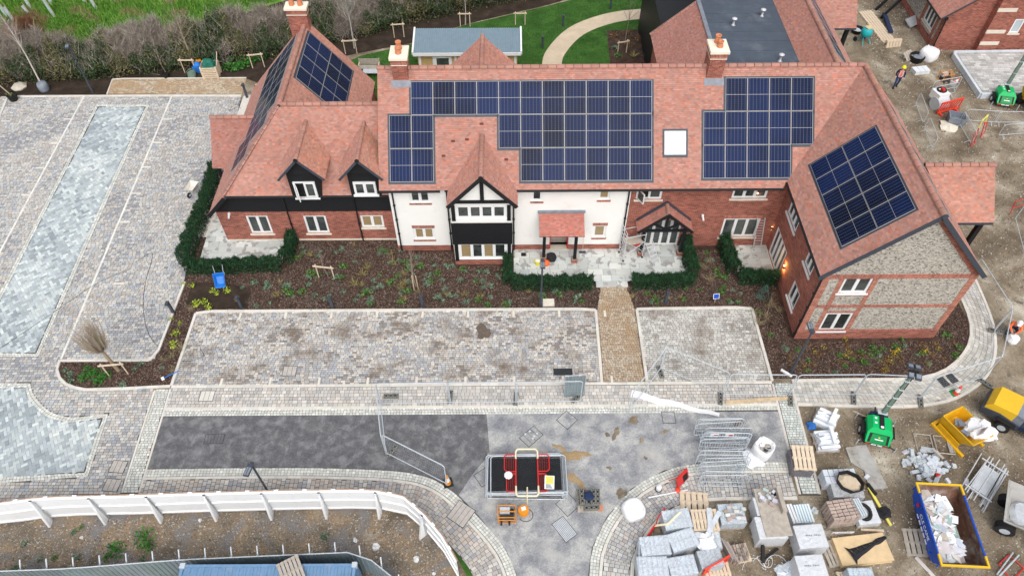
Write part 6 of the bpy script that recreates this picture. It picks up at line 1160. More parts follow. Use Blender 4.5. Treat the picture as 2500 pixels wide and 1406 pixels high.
# ------------------------------------------------------------------ crowd barriers
cbm = MB(); Lb, hb = 2.2, 1.05; cbm.path([(.05, 0, .18), (0, 0, .28), (0, 0, hb-.12), (.12, 0, hb), (Lb-.12, 0, hb), (Lb, 0, hb-.12), (Lb, 0, .28), (Lb-.05, 0, .18), (.05, 0, .18)], .019, 6); CB_F = cbm.mesh('frame', 'galv'); cb2 = MB()
for i in range(1, 18): cb2.tube((i*Lb/18, 0, .18), (i*Lb/18, 0, hb), .0065, n=4)
CB_B = cb2.mesh('bars', 'galv'); CB_L = MB().path([(0, -.28, 0), (0, -.22, .05), (0, 0, .2), (0, .22, .05), (0, .28, 0)], .017, 5).mesh('foot', 'galv')
def barrier(label, x, y, rz, tilt=0., z=.05, g=None):
    t = thing('crowd_barrier', label, 'crowd barrier', (x, y, z), rz, g); t.rotation_euler = (tilt, 0, rz); ob('frame', CB_F, t); ob('bars', CB_B, t)
    for fx in (.3, Lb-.3): ob('foot', CB_L, t, (fx, 0, 0))
    return t
for i in range(13): barrier('galvanised crowd barrier in the leaning row beside white bulk bag', 8.35+.12*math.sin(i*2.1)+.03*i+(.25 if i in (8, 9, 10) else 0), 14.35+i*.20+(.35 if i > 6 else 0), R.uniform(-.05, .09), -.12, .05, 'crowd barriers stored in a row')
p = G(1693, 1050); barrier('single crowd barrier standing on road below white sheet', p[0], p[1], .01, 0, .044)
p = G(1700, 1085); bs = barrier('crowd barrier with two printed signs behind the stored row', p[0]+.1, p[1], .0, 0, .044)
for x in (.55, 1.25): ob('sign_plate', MB().bx((x-.2, -.03, hb-.28), (x+.2, -.015, hb+.02)).mesh('sign_plate', 'whiteframe'), bs); ob('sign_print', MB().bx((x-.02, -.036, hb-.2), (x+.16, -.031, hb-.08)).mesh('sign_print', 'red'), bs)
# ------------------------------------------------------------------ bulk bags
def lump(prof, n, seed, amp=.08, col=(1, 1, 1)):
    rr = random.Random(seed); mb = MB(); rings = []
    for k, (r, z) in enumerate(prof): rings.append([(r*(1+rr.uniform(-amp, amp))*math.copysign(abs(math.cos(2*math.pi*i/n))**.7, math.cos(2*math.pi*i/n)), r*(1+rr.uniform(-amp, amp))*math.copysign(abs(math.sin(2*math.pi*i/n))**.7, math.sin(2*math.pi*i/n)), z+rr.uniform(-amp, amp)*.15) for i in range(n)])
    return mb.loft(rings, col)
def bag(label, px, py, r, h, op=True, seed=1, z=.05):
    p = G(px, py, z); t = thing('bulk_bag', label, 'bulk bag', (p[0], p[1], z), R.uniform(0, 1)); prof = [(r*.9, 0), (r*1.05, h*.3), (r*1.03, h*.7), (r*.95, h)]+([(r*.8, h*.96), (r*.6, h*.75), (r*.4, h*.7)] if op else [(r*.8, h*1.06), (r*.4, h*1.05), (r*.1, h*1.12)])
    lump(prof, 16, seed, .05).obj('sack', 'bagwhite', t, smooth=True)
    for k in range(4): a = k*1.57+.78; MB().path([(r*.8*math.cos(a), r*.8*math.sin(a), h), (r*.9*math.cos(a+.1), r*.9*math.sin(a+.1), h+.12), (r*.8*math.cos(a+.25), r*.8*math.sin(a+.25), h)], .02, 4).obj('lifting_loop', 'bagwhite', t)
    return t
b_ = bag('open white bulk bag with rubbish beside crowd barriers', 1857, 1107, .44, .85, True, 3)
for i in range(10): MB().box((R.uniform(-.18, .18), R.uniform(-.18, .18), .64+R.uniform(0, .1)), (.2, .12, .06), R.uniform(0, 3)).obj('rubbish', R.choice(['darkmetal', 'plastic', 'greywood', 'black']), b_)
bag('closed round white bulk bag on southeast footway kerb', 1545, 1250, .48, .5, False, 5, .06)
t = thing('plastic_wrapping', 'crumpled clear plastic wrapping below the open bulk bag', 'plastic wrapping', (*G(1835, 1120)[:2], .06)); lump([(.5, 0), (.45, .12), (.2, .2), (.05, .22)], 14, 8, .25).obj('film', 'plastic', t)
# red folded sign
p = G(1662, 1178); t = thing('road_sign', 'folded red road sign frame standing on southeast footway', 'road sign', (p[0], p[1], .06), .75); MB().box((0, 0, .42), (.75, .05, .62), rx=-.35).obj('plate', 'red', t); MB().path([(-.36, -.05, .02), (-.33, .12, .75), (.33, .12, .75), (.36, -.05, .02)], .025, 6).obj('frame', 'red', t); MB().path([(-.33, .42, .02), (-.33, .12, .75)], .022, 6).obj('leg', 'red', t); MB().path([(.33, .42, .02), (.33, .12, .75)], .022, 6).obj('leg', 'red', t); MB().box((.15, -.035, .38), (.3, .04, .4), rx=-.35).obj('panel', 'black', t); MB().lathe([(.12, 0), (.12, .12), (.05, .16)], 10, (-.45, -.15, .0)).obj('weight', 'redplastic', t)
# white foam strip and plank
def bar(name, label, cat, a, b, w_, h, mat, z=.07, part='board', n=1):
    p, q = G(*a), G(*b); t = thing(name, label, cat, (p[0], p[1], z), math.atan2(q[1]-p[1], q[0]-p[0])); L = np.linalg.norm((q-p)[:2]); m_ = MB(); 
    if n == 1: m_.bx((0, -w_/2, 0), (L, w_/2, h))
    else:
        for i in range(n): x0, x1 = i*L/n, (i+1)*L/n; f0 = 1-.55*(i/n); f1 = 1-.55*((i+1)/n); o0, o1 = .05*math.sin(i*1.7), .05*math.sin((i+1)*1.7); m_.add([(x0, -w_/2*f0+o0, 0), (x1, -w_/2*f1+o1, 0), (x1, w_/2*f1+o1, 0), (x0, w_/2*f0+o0, 0), (x0, -w_/2*f0+o0, h), (x1, -w_/2*f1+o1, h), (x1, w_/2*f1+o1, h), (x0, w_/2*f0+o0, h)], [(3, 2, 1, 0), (4, 5, 6, 7), (0, 1, 5, 4), (2, 3, 7, 6)]+([(3, 0, 4, 7)] if i == 0 else [])+([(1, 2, 6, 5)] if i == n-1 else []))
    m_.obj(part, mat, t); return t
bar('foam_sheet', 'long white foam sheet lying across footway onto the road', 'foam sheet', (1540, 963), (1755, 1016), .42, .05, 'bagwhite', .07, 'sheet', 9)
bar('timber_plank', 'long pale timber plank lying on footway at mesh fence foot', 'plank', (1770, 985), (1935, 973), .17, .07, 'wood', .07); bar('white_batten', 'thin white batten lying along southeast footway kerb', 'batten', (1582, 1217), (1678, 1198), .06, .03, 'whiteframe', .11); bar('white_batten', 'pale pink batten lying on mud below the blue skip', 'batten', (2235, 1360), (2300, 1430), .16, .03, 'plaster', .02)
bar('timber_batten', 'thin pale batten poking out left of the green light tower', 'batten', (2082, 1004), (2120, 1020), .05, .03, 'palewood', .02); bar('timber_batten', 'thin pale batten poking out right of the light tower', 'batten', (2165, 1035), (2182, 1041), .05, .03, 'palewood', .02); bar('timber_batten', 'timber offcut behind the plywood stack', 'batten', (2100, 1293), (2156, 1296), .10, .06, 'palewood', .02)
# ------------------------------------------------------------------ manholes
def manhole(label, px, py, w_, d, rz, mat='darkmetal', z=.048, bars=4):
    p = G(px, py); t = thing('manhole_cover', label, 'manhole cover', (p[0], p[1], z), rz); MB().bx((-w_/2, -d/2, -.03), (w_/2, d/2, .004)).obj('plate', mat, t); m_ = MB()
    for s in (-1, 1): m_.bx((s*w_/2-.012, -d/2-.012, -.03), (s*w_/2+.012, d/2+.012, .008)); m_.bx((-w_/2, s*d/2-.012, -.03), (w_/2, s*d/2+.012, .0075))
    m_.obj('rim', 'darkmetal', t); b_ = MB()
    for i in range(1, bars): x = -w_/2+i*w_/bars; b_.bx((x-.007, -d/2+.03, .003), (x+.007, d/2-.03, .009))
    if bars > 1: b_.obj('ribs', 'darkmetal', t)
    return t
manhole('metal manhole frame with lifting discs behind the panel stack', 1297, 1066, .95, .65, .75, 'binder'); manhole('asphalt-filled diamond manhole near the footway setts', 1384, 1026, .72, .72, .78, 'binder', bars=1); manhole('diamond concrete manhole left of pallet of fence feet', 1386, 1232, .78, .78, .72, 'binder', bars=1); manhole('ribbed iron manhole at bottom of the road', 1378, 1292, .62, 1.0, .62, 'block', bars=9); manhole('dark iron manhole in the black asphalt', 524, 1072, .9, .5, .02, 'asphalt', bars=6); manhole('manhole partly under left end of the panel stack', 1182, 1165, .7, .7, .6, 'binder', bars=1); manhole('square asphalt patch cover near the white foam sheet', 1632, 1020, .62, .62, .0, 'binder', bars=1)
manhole('paver-filled cover in footway left of mesh fence', 506, 968, .7, .6, 0, 'kerb', .062, 3); manhole('paver-filled cover in left part of front bays', 708, 907, .68, .58, 0, 'pavertan', .062, 3); spill('mud_patch', 1180, 811, .42, .42, 0, 'stainbrown', .0645, 4, .0015); manhole('slotted drain grate in front bays near the entrance path', 1374, 909, .95, .38, 0, 'darkmetal', .066, 12); manhole('slotted drain grate in curved east footway, left', 2302, 934, .38, .5, .4, 'darkmetal', .066, 6); manhole('slotted drain grate in curved east footway, right', 2323, 925, .38, .5, .4, 'darkmetal', .066, 6); manhole('paver-filled square cover by white hoarding, upper', 290, 1140, .7, .6, -.1, 'pavertan', .062, 3); manhole('paver-filled square cover by white hoarding, lower', 275, 1185, .7, .6, -.1, 'pavertan', .062, 3); manhole('slanted paver-filled cover in southwest footway', 1126, 1255, .9, .95, -.6, 'pavertan', .066, 4); manhole('tiny black access cover on front patio by the bay', 1278, 623, .25, .25, 0, 'black', .06, 1)
for dx, dy in ((-.2, .1), (.05, -.1), (.2, .12), (-.05, .22), (.1, .0)): p = G(1297, 1066); t = thing('lifting_disc', 'galvanised disc on the manhole frame behind the panel stack', 'disc', (p[0]+dx*1.4, p[1]+dy*1.2, .062), 0, 'discs on the manhole frame'); MB().lathe([(.05, 0), (.05, .012), (.0, .013)], 8).obj('disc', 'aluminium', t)
# ------------------------------------------------------------------ generator, reel, pallet of feet, cones
def generator(label, px, py, rz=0., z=.046):
    p = G(px, py); t = thing('generator', label, 'generator', (p[0], p[1], z), rz); m_ = MB(); w_, d, h = .78, .55, .6
    for x in (-w_/2, w_/2):
        m_.path([(x, -d/2, .0), (x, -d/2, h), (x, d/2, h), (x, d/2, 0), (x, -d/2, 0)], .022, 6)
    for y, z_ in ((-d/2, h), (d/2, h), (-d/2, 0), (d/2, 0), (0, h), (-d/2, h*.5)): m_.tube((-w_/2, y, z_), (w_/2, y, z_), .022, n=6)
    m_.obj('frame', 'orange', t); MB().bx((-.3, -.2, .02), (.3, .2, .3)).obj('engine', 'darkmetal', t); MB().bx((-.32, .0, .32), (.12, .22, .55)).obj('tank', 'block', t); MB().lathe([(.09, 0), (.09, .14), (.04, .15)], 10, (.22, .08, .4)).obj('filter', 'black', t)
    for x in (-.25, .1): m_ = MB(); m_.tube((x-.04, -d/2-.05, .1), (x+.04, -d/2-.05, .1), .1, n=12); m_.obj('wheel', 'rubber', t)
    return t
generator('orange framed generator on the road in front of panel stack', 1238, 1262)
p = G(1278, 1250); t = thing('cable_reel', 'orange and black cable reel lying beside the generator', 'cable reel', (p[0], p[1], .046)); m_ = MB(); m_.lathe([(.24, .0), (.24, .03), (.12, .04), (.12, .2), (.24, .21), (.24, .24)], 16); m_.obj('drum', 'orange', t)
for k in range(5): MB().path([((.15+.012*k)*math.cos(a), (.15+.012*k)*math.sin(a), .07+.03*k) for a in np.linspace(0, 6.283, 14)], .014, 4).obj('cable', 'rubber', t)
MB().path([(.1+.32*math.cos(a), -.15+.3*math.sin(a), .01) for a in np.linspace(-2.6, 1.2, 14)], .013, 4).obj('loose_cable', 'rubber', t); MB().box((0, .05, .26), (.2, .16, .04), .3).obj('socket_box', 'whiteframe', t)
c = G(1436, 1226); pallet('pallet carrying spare fence feet beside the road', c[0], c[1], .046, .02, 1.05, .95, 'greywood')
for i in range(9):
    if i < 5: x, y, z_, r = -.38+.19*i, .12, .19, 1.57
    elif i < 8: x, y, z_, r = -.2+.3*(i-5), -.36, .19+.0, .05 if i != 6 else .08
    else: x, y, z_, r = .4, .1, .31, 1.52
    if 5 <= i < 8: x = .1; y = -.36; z_ = .19+.125*(i-5)*.0; r = .06
    if i in (6, 7): x, y, z_, r = (-.3, .12, .315, 1.6) if i == 6 else (.22, .1, .315, 1.5)
    foot('spare fence foot stacked on the pallet by the road', 0, 0, r, z_, (c[0]+x, c[1]+y))['group'] = 'spare fence feet on the pallet'
t = thing('hard_hat_liner', 'dark oval rubber disc on pallet of fence feet', 'disc', (c[0], c[1]+.1, .445)); lump([(.2, 0), (.22, .03), (.15, .08), (.03, .09)], 14, 3, .05).obj('disc', 'navy', t)
t = thing('paving_brick', 'orange-red brick at corner of pallet of fence feet', 'brick', (c[0]+.5, c[1]-.36, .19)); MB().bx((-.1, -.12, 0), (.1, .12, .08)).obj('brick', 'terracotta', t)
def cone(label, px, py, h=.72, cb='redplastic', bs='black', z=.06, lie=None, mid='whiteframe'):
    p = G(px, py); t = thing('traffic_cone', label, 'traffic cone', (p[0], p[1], z), .3)
    if lie: t.rotation_euler = (math.radians(78), 0, lie)
    MB().bx((-.22, -.22, 0), (.22, .22, .04)).obj('base', bs, t); MB().lathe([(.15, .04), (.115, h*.35)], 14, cap=False).obj('skirt', cb, t, smooth=True); MB().lathe([(.115, h*.35), (.07, h*.72)], 14, cap=False).obj('sleeve', mid, t, smooth=True); MB().lathe([(.07, h*.72), (.035, h), (.0, h)], 14, cap=False).obj('tip', cb, t, smooth=True)
cone('orange and white traffic cone at end of fence on southwest kerb', 1094, 1180, .8, 'orange', 'rubber'); cone('red and white traffic cone with green base on east footway', 2331, 962, .7, 'redplastic', 'greendk'); cone('toppled red and white cone among barriers, upper right', 2322, 213, .75, 'redplastic', 'whiteframe', .25, 2.2)
# small helmet and bucket by bags
p = G(1607, 1195); t = thing('white_container', 'small white container standing on southeast footway', 'container', (p[0], p[1], .06)); MB().lathe([(.13, 0), (.13, .26), (.06, .32), (.05, .36)], 10).obj('body', 'whiteframe', t); MB().lathe([(.16, 0), (.16, .04)], 10).obj('base', 'black', t)
# ------------------------------------------------------------------ stock yard packs
K6 = dict(mat='kerbpack', wrap='film', cols=(.95, 1, 1.05))
pack('film-wrapped block pack nearest the footway bend, below white handle', [(1620, 1245), (1681, 1241), (1690, 1282), (1621, 1295)], .85, 6, 2, 3, **K6); pack('film-wrapped block pack right of centre, turned askew', [(1632, 1303), (1690, 1286), (1706, 1327), (1641, 1350)], .85, 6, 2, 3, **K6); pack('film-wrapped block pack on left, second row', [(1560, 1311), (1630, 1305), (1639, 1351), (1568, 1357)], .85, 6, 2, 3, **K6); pack('film-wrapped block pack at bottom left of stock yard', [(1555, 1358), (1627, 1358), (1635, 1408), (1558, 1410)], .85, 6, 2, 3, **K6); pack('film-wrapped block pack at bottom edge, second from left', [(1629, 1362), (1692, 1352), (1706, 1398), (1638, 1408)], .8, 6, 2, 3, **K6)
pack('dirty grey block pack behind the red plastic barrier', [(1703, 1342), (1760, 1339), (1764, 1374), (1712, 1391)], .75, 5, 2, 3, mat='block', wrap='film'); pack('grey slab pack with pallets and plastic on top', [(1688, 1246), (1748, 1245), (1760, 1337), (1706, 1340)], .55, 5, 4, 2, mat='kerbpack', wrap='film')
c, w_, d, rz = pxbox([(1688, 1246), (1749, 1245), (1756, 1290), (1692, 1292)], .7); pallet('pale pallet lying on slab pack between wrapped blocks', c[0], c[1], .57, rz, 1.15, .95, 'palewood')
t = thing('plastic_wrapping', 'blue-white crumpled plastic on the slab pack', 'plastic wrapping', (*G(1722, 1320, .6)[:2], .6)); lump([(.42, 0), (.4, .1), (.25, .2), (.05, .24)], 16, 21, .3).obj('film', 'plastic', t)
t = thing('plastic_strip', 'twisted pale blue plastic strips on pallet', 'plastic strip', (*G(1738, 1270, .75)[:2], .72), 1.2)
for a in (-.25, .25): MB().box((0, a*.4, .04), (1.1, .2, .02), a, ry=.05).obj('strip', 'plasticgrey', t)
pack('blue-grey block pack with loose brown pavers on top', [(1752, 1231), (1814, 1228), (1821, 1276), (1762, 1279)], .7, 4, 3, 3, mat='block', wrap='film', cols=(1, 1.08, 1.15))
for i in range(16): p = G(1770+R.uniform(0, 45), 1238+R.uniform(0, 32), .75); t = thing('loose_paver', 'loose brown paver on blue-grey block pack', 'paver', (p[0], p[1], .715+.004*i), R.uniform(-.3, .3), 'loose pavers on the block pack'); MB().box((0, 0, .04), (.2, .14, .08), 0, jit((1.2, 1.15, 1.1), .25)).obj('paver', R.choice(['blockbrown', 'block']), t)
pack('white film-wrapped tall pack under plywood, far half', [(1838, 1215), (1890, 1213), (1905, 1255), (1850, 1258)], 1.0, 3, 2, 4, mat='kerbpack', wrap='filmwhite'); pack('white film-wrapped tall pack under plywood, near half', [(1845, 1262), (1912, 1260), (1922, 1312), (1852, 1316)], 1.0, 3, 2, 4, mat='kerbpack', wrap='filmwhite')
c, w_, d, rz = pxbox([(1835, 1192), (1900, 1190), (1938, 1306), (1875, 1311)], 1.05); t = thing('plywood_sheet', 'weathered plywood sheet with broken pavers lying on white packs', 'plywood sheet', (c[0], c[1], 1.03), rz); MB().bx((-w_/2, -d/2, 0), (w_/2, d/2, .03)).obj('sheet', 'greywood', t); PLY = (c, w_, d, rz)
for i in range(15):
    lx, ly = R.uniform(-w_*.40, w_*.25), R.uniform(d*.12, d*.45); t = thing('broken_paver', 'broken grey paver heaped on far end of plywood sheet', 'paver', (c[0]+lx*math.cos(rz)-ly*math.sin(rz), c[1]+lx*math.sin(rz)+ly*math.cos(rz), 1.061+.0035*i+R.choice([0, 0, .05])), R.uniform(0, 3), 'broken pavers on the plywood'); MB().box((0, 0, .04), (R.uniform(.12, .26), R.uniform(.12, .16), .08), 0, jit((1, 1, 1), .25)).obj('paver', R.choice(['blockbrown', 'block']), t)
lx, ly = w_*.38, d*.22; t = thing('upright_board', 'narrow grey board standing on edge on the plywood', 'board', (c[0]+lx*math.cos(rz)-ly*math.sin(rz), c[1]+lx*math.sin(rz)+ly*math.cos(rz), 1.06), rz); MB().bx((-.1, -.62, 0), (.08, .5, .32)).obj('board', 'greywood', t)
lx, ly = w_*.22, d*.36; t = thing('tape_roll', 'dark roll on white paper on the plywood', 'roll', (c[0]+lx*math.cos(rz)-ly*math.sin(rz), c[1]+lx*math.sin(rz)+ly*math.cos(rz), 1.06)); MB().box((0, 0, .004), (.28, .3, .008), .4).obj('paper', 'whiteframe', t); MB().lathe([(.11, .01), (.11, .08), (.04, .08), (.04, .02)], 14).obj('roll', 'black', t)
pack('pale striped kerb pack right of the plywood sheet', [(1936, 1230), (1976, 1228), (1990, 1273), (1951, 1277)], .5, 6, 1, 2, mat='kerbpack', cols=(.95, 1.02, 1.08)); pack('narrow pale kerb row beside striped kerb pack', [(1922, 1228), (1935, 1228), (1950, 1275), (1934, 1279)], .6, 2, 1, 3, mat='kerbpack', base_=False)
pack('large white printed pack right of plywood, upper one', [(1937, 1281), (2007, 1281), (2021, 1331), (1953, 1341)], 1.0, 5, 2, 3, mat='kerbpack', wrap='filmwhite'); pack('large white printed pack at bottom edge', [(1941, 1356), (2006, 1354), (2023, 1404), (1954, 1410)], 1.0, 5, 2, 3, mat='kerbpack', wrap='filmwhite')
for (cx_, cy_) in ((1975, 1306), (1996, 1305), (1972, 1380), (1993, 1379)):
    p = G(cx_, cy_, 1.03); t = thing('printed_mark', 'grey printed lettering on large white pack film', 'print', (p[0], p[1], 1.028), 0, 'prints on white pack film')
    for k in range(4): MB().bx((-.13+k*.07, -.03, 0), (-.09+k*.07, .03, .002)).obj('letter', 'lead', t)
c, w_, d, rz = pxbox([(1785, 1325), (1828, 1318), (1836, 1362), (1795, 1370)], .4); pallet('pallet of loose brown pavers in the middle of stock yard', c[0], c[1], 0., rz, w_, d, 'palewood')
for i in range(7):
    for j in range(4):
        if R.random() < .12: continue
        lx, ly = -w_*.38+i*w_*.12, -d*.35+j*d*.22; t = thing('loose_paver', 'brown paver laid on pallet in the middle of stock yard', 'paver', (c[0]+lx*math.cos(rz)-ly*math.sin(rz), c[1]+lx*math.sin(rz)+ly*math.cos(rz), .145+.08*R.choice([0, 0, 1])), rz+R.uniform(-.2, .2), 'brown pavers on the yard pallet'); MB().box((0, 0, .04), (.12, .19, .08), 0, jit((1.1, 1.05, 1), .2)).obj('paver', 'blockbrown', t)
for i in range(3): p = G(1773+i*7, 1340+i*4, .3); t = thing('edging_slab', 'brown slab standing on edge beside pallet of pavers', 'slab', (p[0], p[1], 0), .35, 'slabs on edge'); MB().bx((-.035, -.5, 0), (.035, .45, .45), jit((1, 1, 1), .1)).obj('slab', 'blockbrown', t)
# black metal trestle and white string under packs
p = G(1862, 1372); t = thing('steel_beam', 'black steel post leaning among strings in stock yard', 'beam', (p[0], p[1], 0)); MB().beam((0, 0, .02), (-.05, .5, .62), .13, .13).obj('post', 'black', t); MB().beam((.1, .15, .06), (.75, .55, .1), .1, .1).obj('arm', 'black', t)
for k in range(4):
    a0 = R.uniform(0, 6); p = G(1840+k*18, 1372+R.uniform(-8, 10)); t = thing('string', 'tangled white string on mud in the stock yard', 'string', (p[0], p[1], .015), 0, 'tangled strings'); MB().path([(.35*math.sin(1.3*q+a0)+.12*q, .25*math.cos(1.9*q+a0), .01+.02*abs(math.sin(q*3))) for q in np.linspace(-2, 2, 16)], .010, 4).obj('cord', 'bagwhite', t)
t = thing('plastic_wrapping', 'pale teal plastic film at bottom of stock yard', 'plastic wrapping', (*G(1920, 1400)[:2], 0)); lump([(.45, 0), (.4, .12), (.2, .18), (.05, .2)], 14, 31, .3).obj('film', 'plasticgrey', t)
# red barriers in the yard
def chapter8(label, a, b, h=1.0, mat='redplastic', z=.02):
    p, q = G(*a), G(*b); t = thing('plastic_barrier', label, 'barrier', (p[0], p[1], z), math.atan2(q[1]-p[1], q[0]-p[0])); L = np.linalg.norm((q-p)[:2]); m_ = MB(); m_.bx((0, -.03, h-.14), (L, .03, h)); m_.bx((0, -.03, .12), (L, .03, .24)); m_.bx((0, -.03, .24), (.08, .03, h-.14)); m_.bx((L-.08, -.03, .24), (L, .03, h-.14)); m_.obj('frame', mat, t); m_ = MB(); n = 7
    for i in range(n): x = .1+(L-.3)*i/n; m_.beam((x, 0, .24), (x+.22, 0, h-.14), .045, .05)
    m_.obj('slats', mat, t)
    for x in (.25, L-.25): MB().bx((x-.05, -.25, 0), (x+.05, .25, .12)).obj('foot', mat, t)
    return t
chapter8('bright red plastic barrier leaning before dirty block pack', (1712, 1406), (1772, 1372), .85); c = G(1752, 1402); pallet('pallet below the bright red plastic barrier', c[0], c[1], 0, .1, 1.1, .9)
t = thing('folding_barrier', 'red folding barrier with cream handle leaning on wrapped blocks', 'barrier', (*G(1590, 1300)[:2], .02), .9); MB().path([(-.5, 0, .02), (-.5, 0, .7), (.1, 0, .7), (.1, 0, .02)], .028, 6).obj('wing', 'red', t); MB().path([(.35, .0, .05), (.4, .05, .75), (1.0, .05, .75), (1.0, .0, .05)], .028, 6).obj('wing', 'red', t); MB().path([(-.5, .0, .45), (.1, .0, .45)], .02, 5).obj('rail', 'red', t); MB().path([(.1, .05, .5), (.35, -.45, 1.0), (1.1, -.6, 1.1)], .05, 6).obj('hoop', 'cream', t); MB().path([(-.2, 0, .05), (.45, 0, .05)], .022, 5).obj('rail', 'red', t)
c = G(1693, 1228); pallet('pale pallet lying behind wrapped blocks near the kerb', c[0], c[1], .02, -.1, 1.3, .95, 'palewood', 0, 0, 5)
p = G(1548, 1385); barrier('small galvanised barrier at bottom left beside wrapped blocks', p[0]-.1, p[1]-1.4, 1.45, 0, .02)
# kerb piles west of the light tower
def kerbpile(label, px, py, rz, seed):
    rr = random.Random(seed); p = G(px, py); t = thing('kerb_pile', label, 'kerb pile', (p[0], p[1], 0), rz); palletparts(t, 1.1, 1.0, 0, 'greywood', 6); me = [MB().bx((-.45, -.075, 0), (.45, .075, .15), jit((1.02, 1.04, 1.05), .06)).mesh('kerb', 'kerbpack') for _ in range(3)]; mh = MB().bx((-.2, -.075, 0), (.2, .075, .15)).mesh('kerb', 'kerbpack')
    for k in range(3):
        for j in range(5):
            if k == 2 and j in (0, 4): continue
            o = ob('kerb', rr.choice(me), t, (rr.uniform(-.06, .06), -.4+j*.19+rr.uniform(-.02, .02), .145+k*.155)); o.rotation_euler = (0, 0, rr.uniform(-.05, .05))
    o = ob('kerb', me[0], t, (.2, .05, .145+3*.155)); o.rotation_euler = (0, 0, 1.5); o = ob('kerb', mh, t, (-.3, -.1, .145+.31+.155)); o.rotation_euler = (0, 0, .4); return t
kerbpile('pile of pale kerbs, upper one, beside the crossing band', 2012, 1030, -.55, 1); kerbpile('pile of pale kerbs, lower one, left of light tower', 2012, 1082, .05, 2)
t = thing('plastic_wrapping', 'blue plastic wrapping beside the upper kerb pile', 'plastic wrapping', (*G(1980, 1040)[:2], .01)); lump([(.25, 0), (.22, .15), (.1, .25)], 10, 9, .3).obj('film', 'bluewrap', t)
pack('dark film-wrapped paver pack under a tilted pallet', [(1930, 1098), (1978, 1100), (1984, 1152), (1932, 1148)], .55, 4, 3, 2, mat='blockbrown', wrap='filmdark', base_=False, z0=.05)
c = G(1961, 1118, .7); pallet('pale pallet lying tilted on dark paver pack', c[0], c[1], .66, -.06, 1.0, 1.15, 'palewood', .12, .0, 5)
# grey block stacks with mortar tub
pack('grey block stack behind the mortar tub', [(2009, 1145), (2085, 1142), (2098, 1176), (2016, 1180)], .8, 6, 2, 3, mat='block', cols=(1.05, 1.08, 1.1)); pack('brown paver stack carrying the mortar tub', [(2022, 1168), (2098, 1172), (2112, 1212), (2040, 1214)], .75, 4, 3, 3, mat='blockbrown', cols=(1.15, 1.1, 1.1), wrap='film')
p = G(2072, 1180, .85); t = thing('mortar_tub', 'black mortar tub of dry sand on paver stack', 'mortar tub', (p[0], p[1], .78), -.5); oct_ = [(math.cos(a)*s, math.sin(a)*s2) for a, s, s2 in [(2*math.pi*(k+.5)/8, .62, .5) for k in range(8)]]
m_ = MB(); m_.loft([[(x*.85, y*.85, 0) for x, y in oct_], [(x, y, .34) for x, y in oct_], [(x*.93, y*.93, .34) for x, y in oct_], [(x*.8, y*.8, .08) for x, y in oct_]]); m_.obj('tub', 'black', t); m_ = MB(); m_.loft([[(x*.85, y*.85, .14) for x, y in oct_], [(x*.6+.05, y*.5+.06, .24) for x, y in oct_]]); m_.obj('sand', 'resin', t)
pack('stack of tan and grey pavers, right of large white pack', [(2022, 1220), (2091, 1214), (2103, 1258), (2032, 1273)], .95, 5, 6, 3, mat='blockbrown', cols=(1.35, 1.25, 1.2), jt=.006); pack('pale film pack with printed label below tan pavers', [(2090, 1224), (2130, 1224), (2150, 1272), (2088, 1283)], .5, 3, 2, 2, mat='kerbpack', wrap='filmwhite'); pack('upright grey slabs at side of tan paver stack', [(2086, 1214), (2100, 1214), (2116, 1255), (2100, 1262)], 1.05, 3, 1, 1, mat='block', base_=False, cols=(1.1, 1.12, 1.15))
p = G(2056, 1290, .4); t = thing('pack_label', 'white pack label with red corner on paver stack', 'label', (p[0], p[1]+.0, .25), .02); b_ = MB().box((0, -.16, .1), (.95, .012, .22)).obj('card', 'whiteframe', t); ob('logo', MB().add([(-.46, -.168, .0), (-.3, -.168, .0), (-.38, -.168, .12)], [(0, 1, 2)]).mesh('logo', 'red'), b_); ob('text_line', MB().box((.05, -.168, .12), (.5, .006, .05)).mesh('text_line', 'lead'), b_)
p = G(2112, 1250, .55); t = thing('flexible_duct', 'black ring of flexible duct on pale film pack', 'duct', (p[0]-.05, p[1], .52)); MB().path([(.26*math.cos(a), .34*math.sin(a), .08) for a in np.linspace(0, 6.283, 18)], .08, 8).obj('duct', 'rubber', t)
bar('spirit_level', 'yellow-edged timber straightedge leaning right of film pack', 'straightedge', (2118, 1192), (2172, 1285), .12, .06, 'paleyellow', .1); bar('black_pipe', 'black pipe lying beside the straightedge', 'pipe', (2114, 1184), (2135, 1212), .12, .1, 'black', .15)
t = thing('black_sheet', 'crumpled black sheet over the straightedge', 'sheet', (*G(2156, 1255)[:2], .12)); lump([(.28, 0), (.25, .1), (.1, .16)], 10, 4, .35).obj('sheet', 'cloth', t)
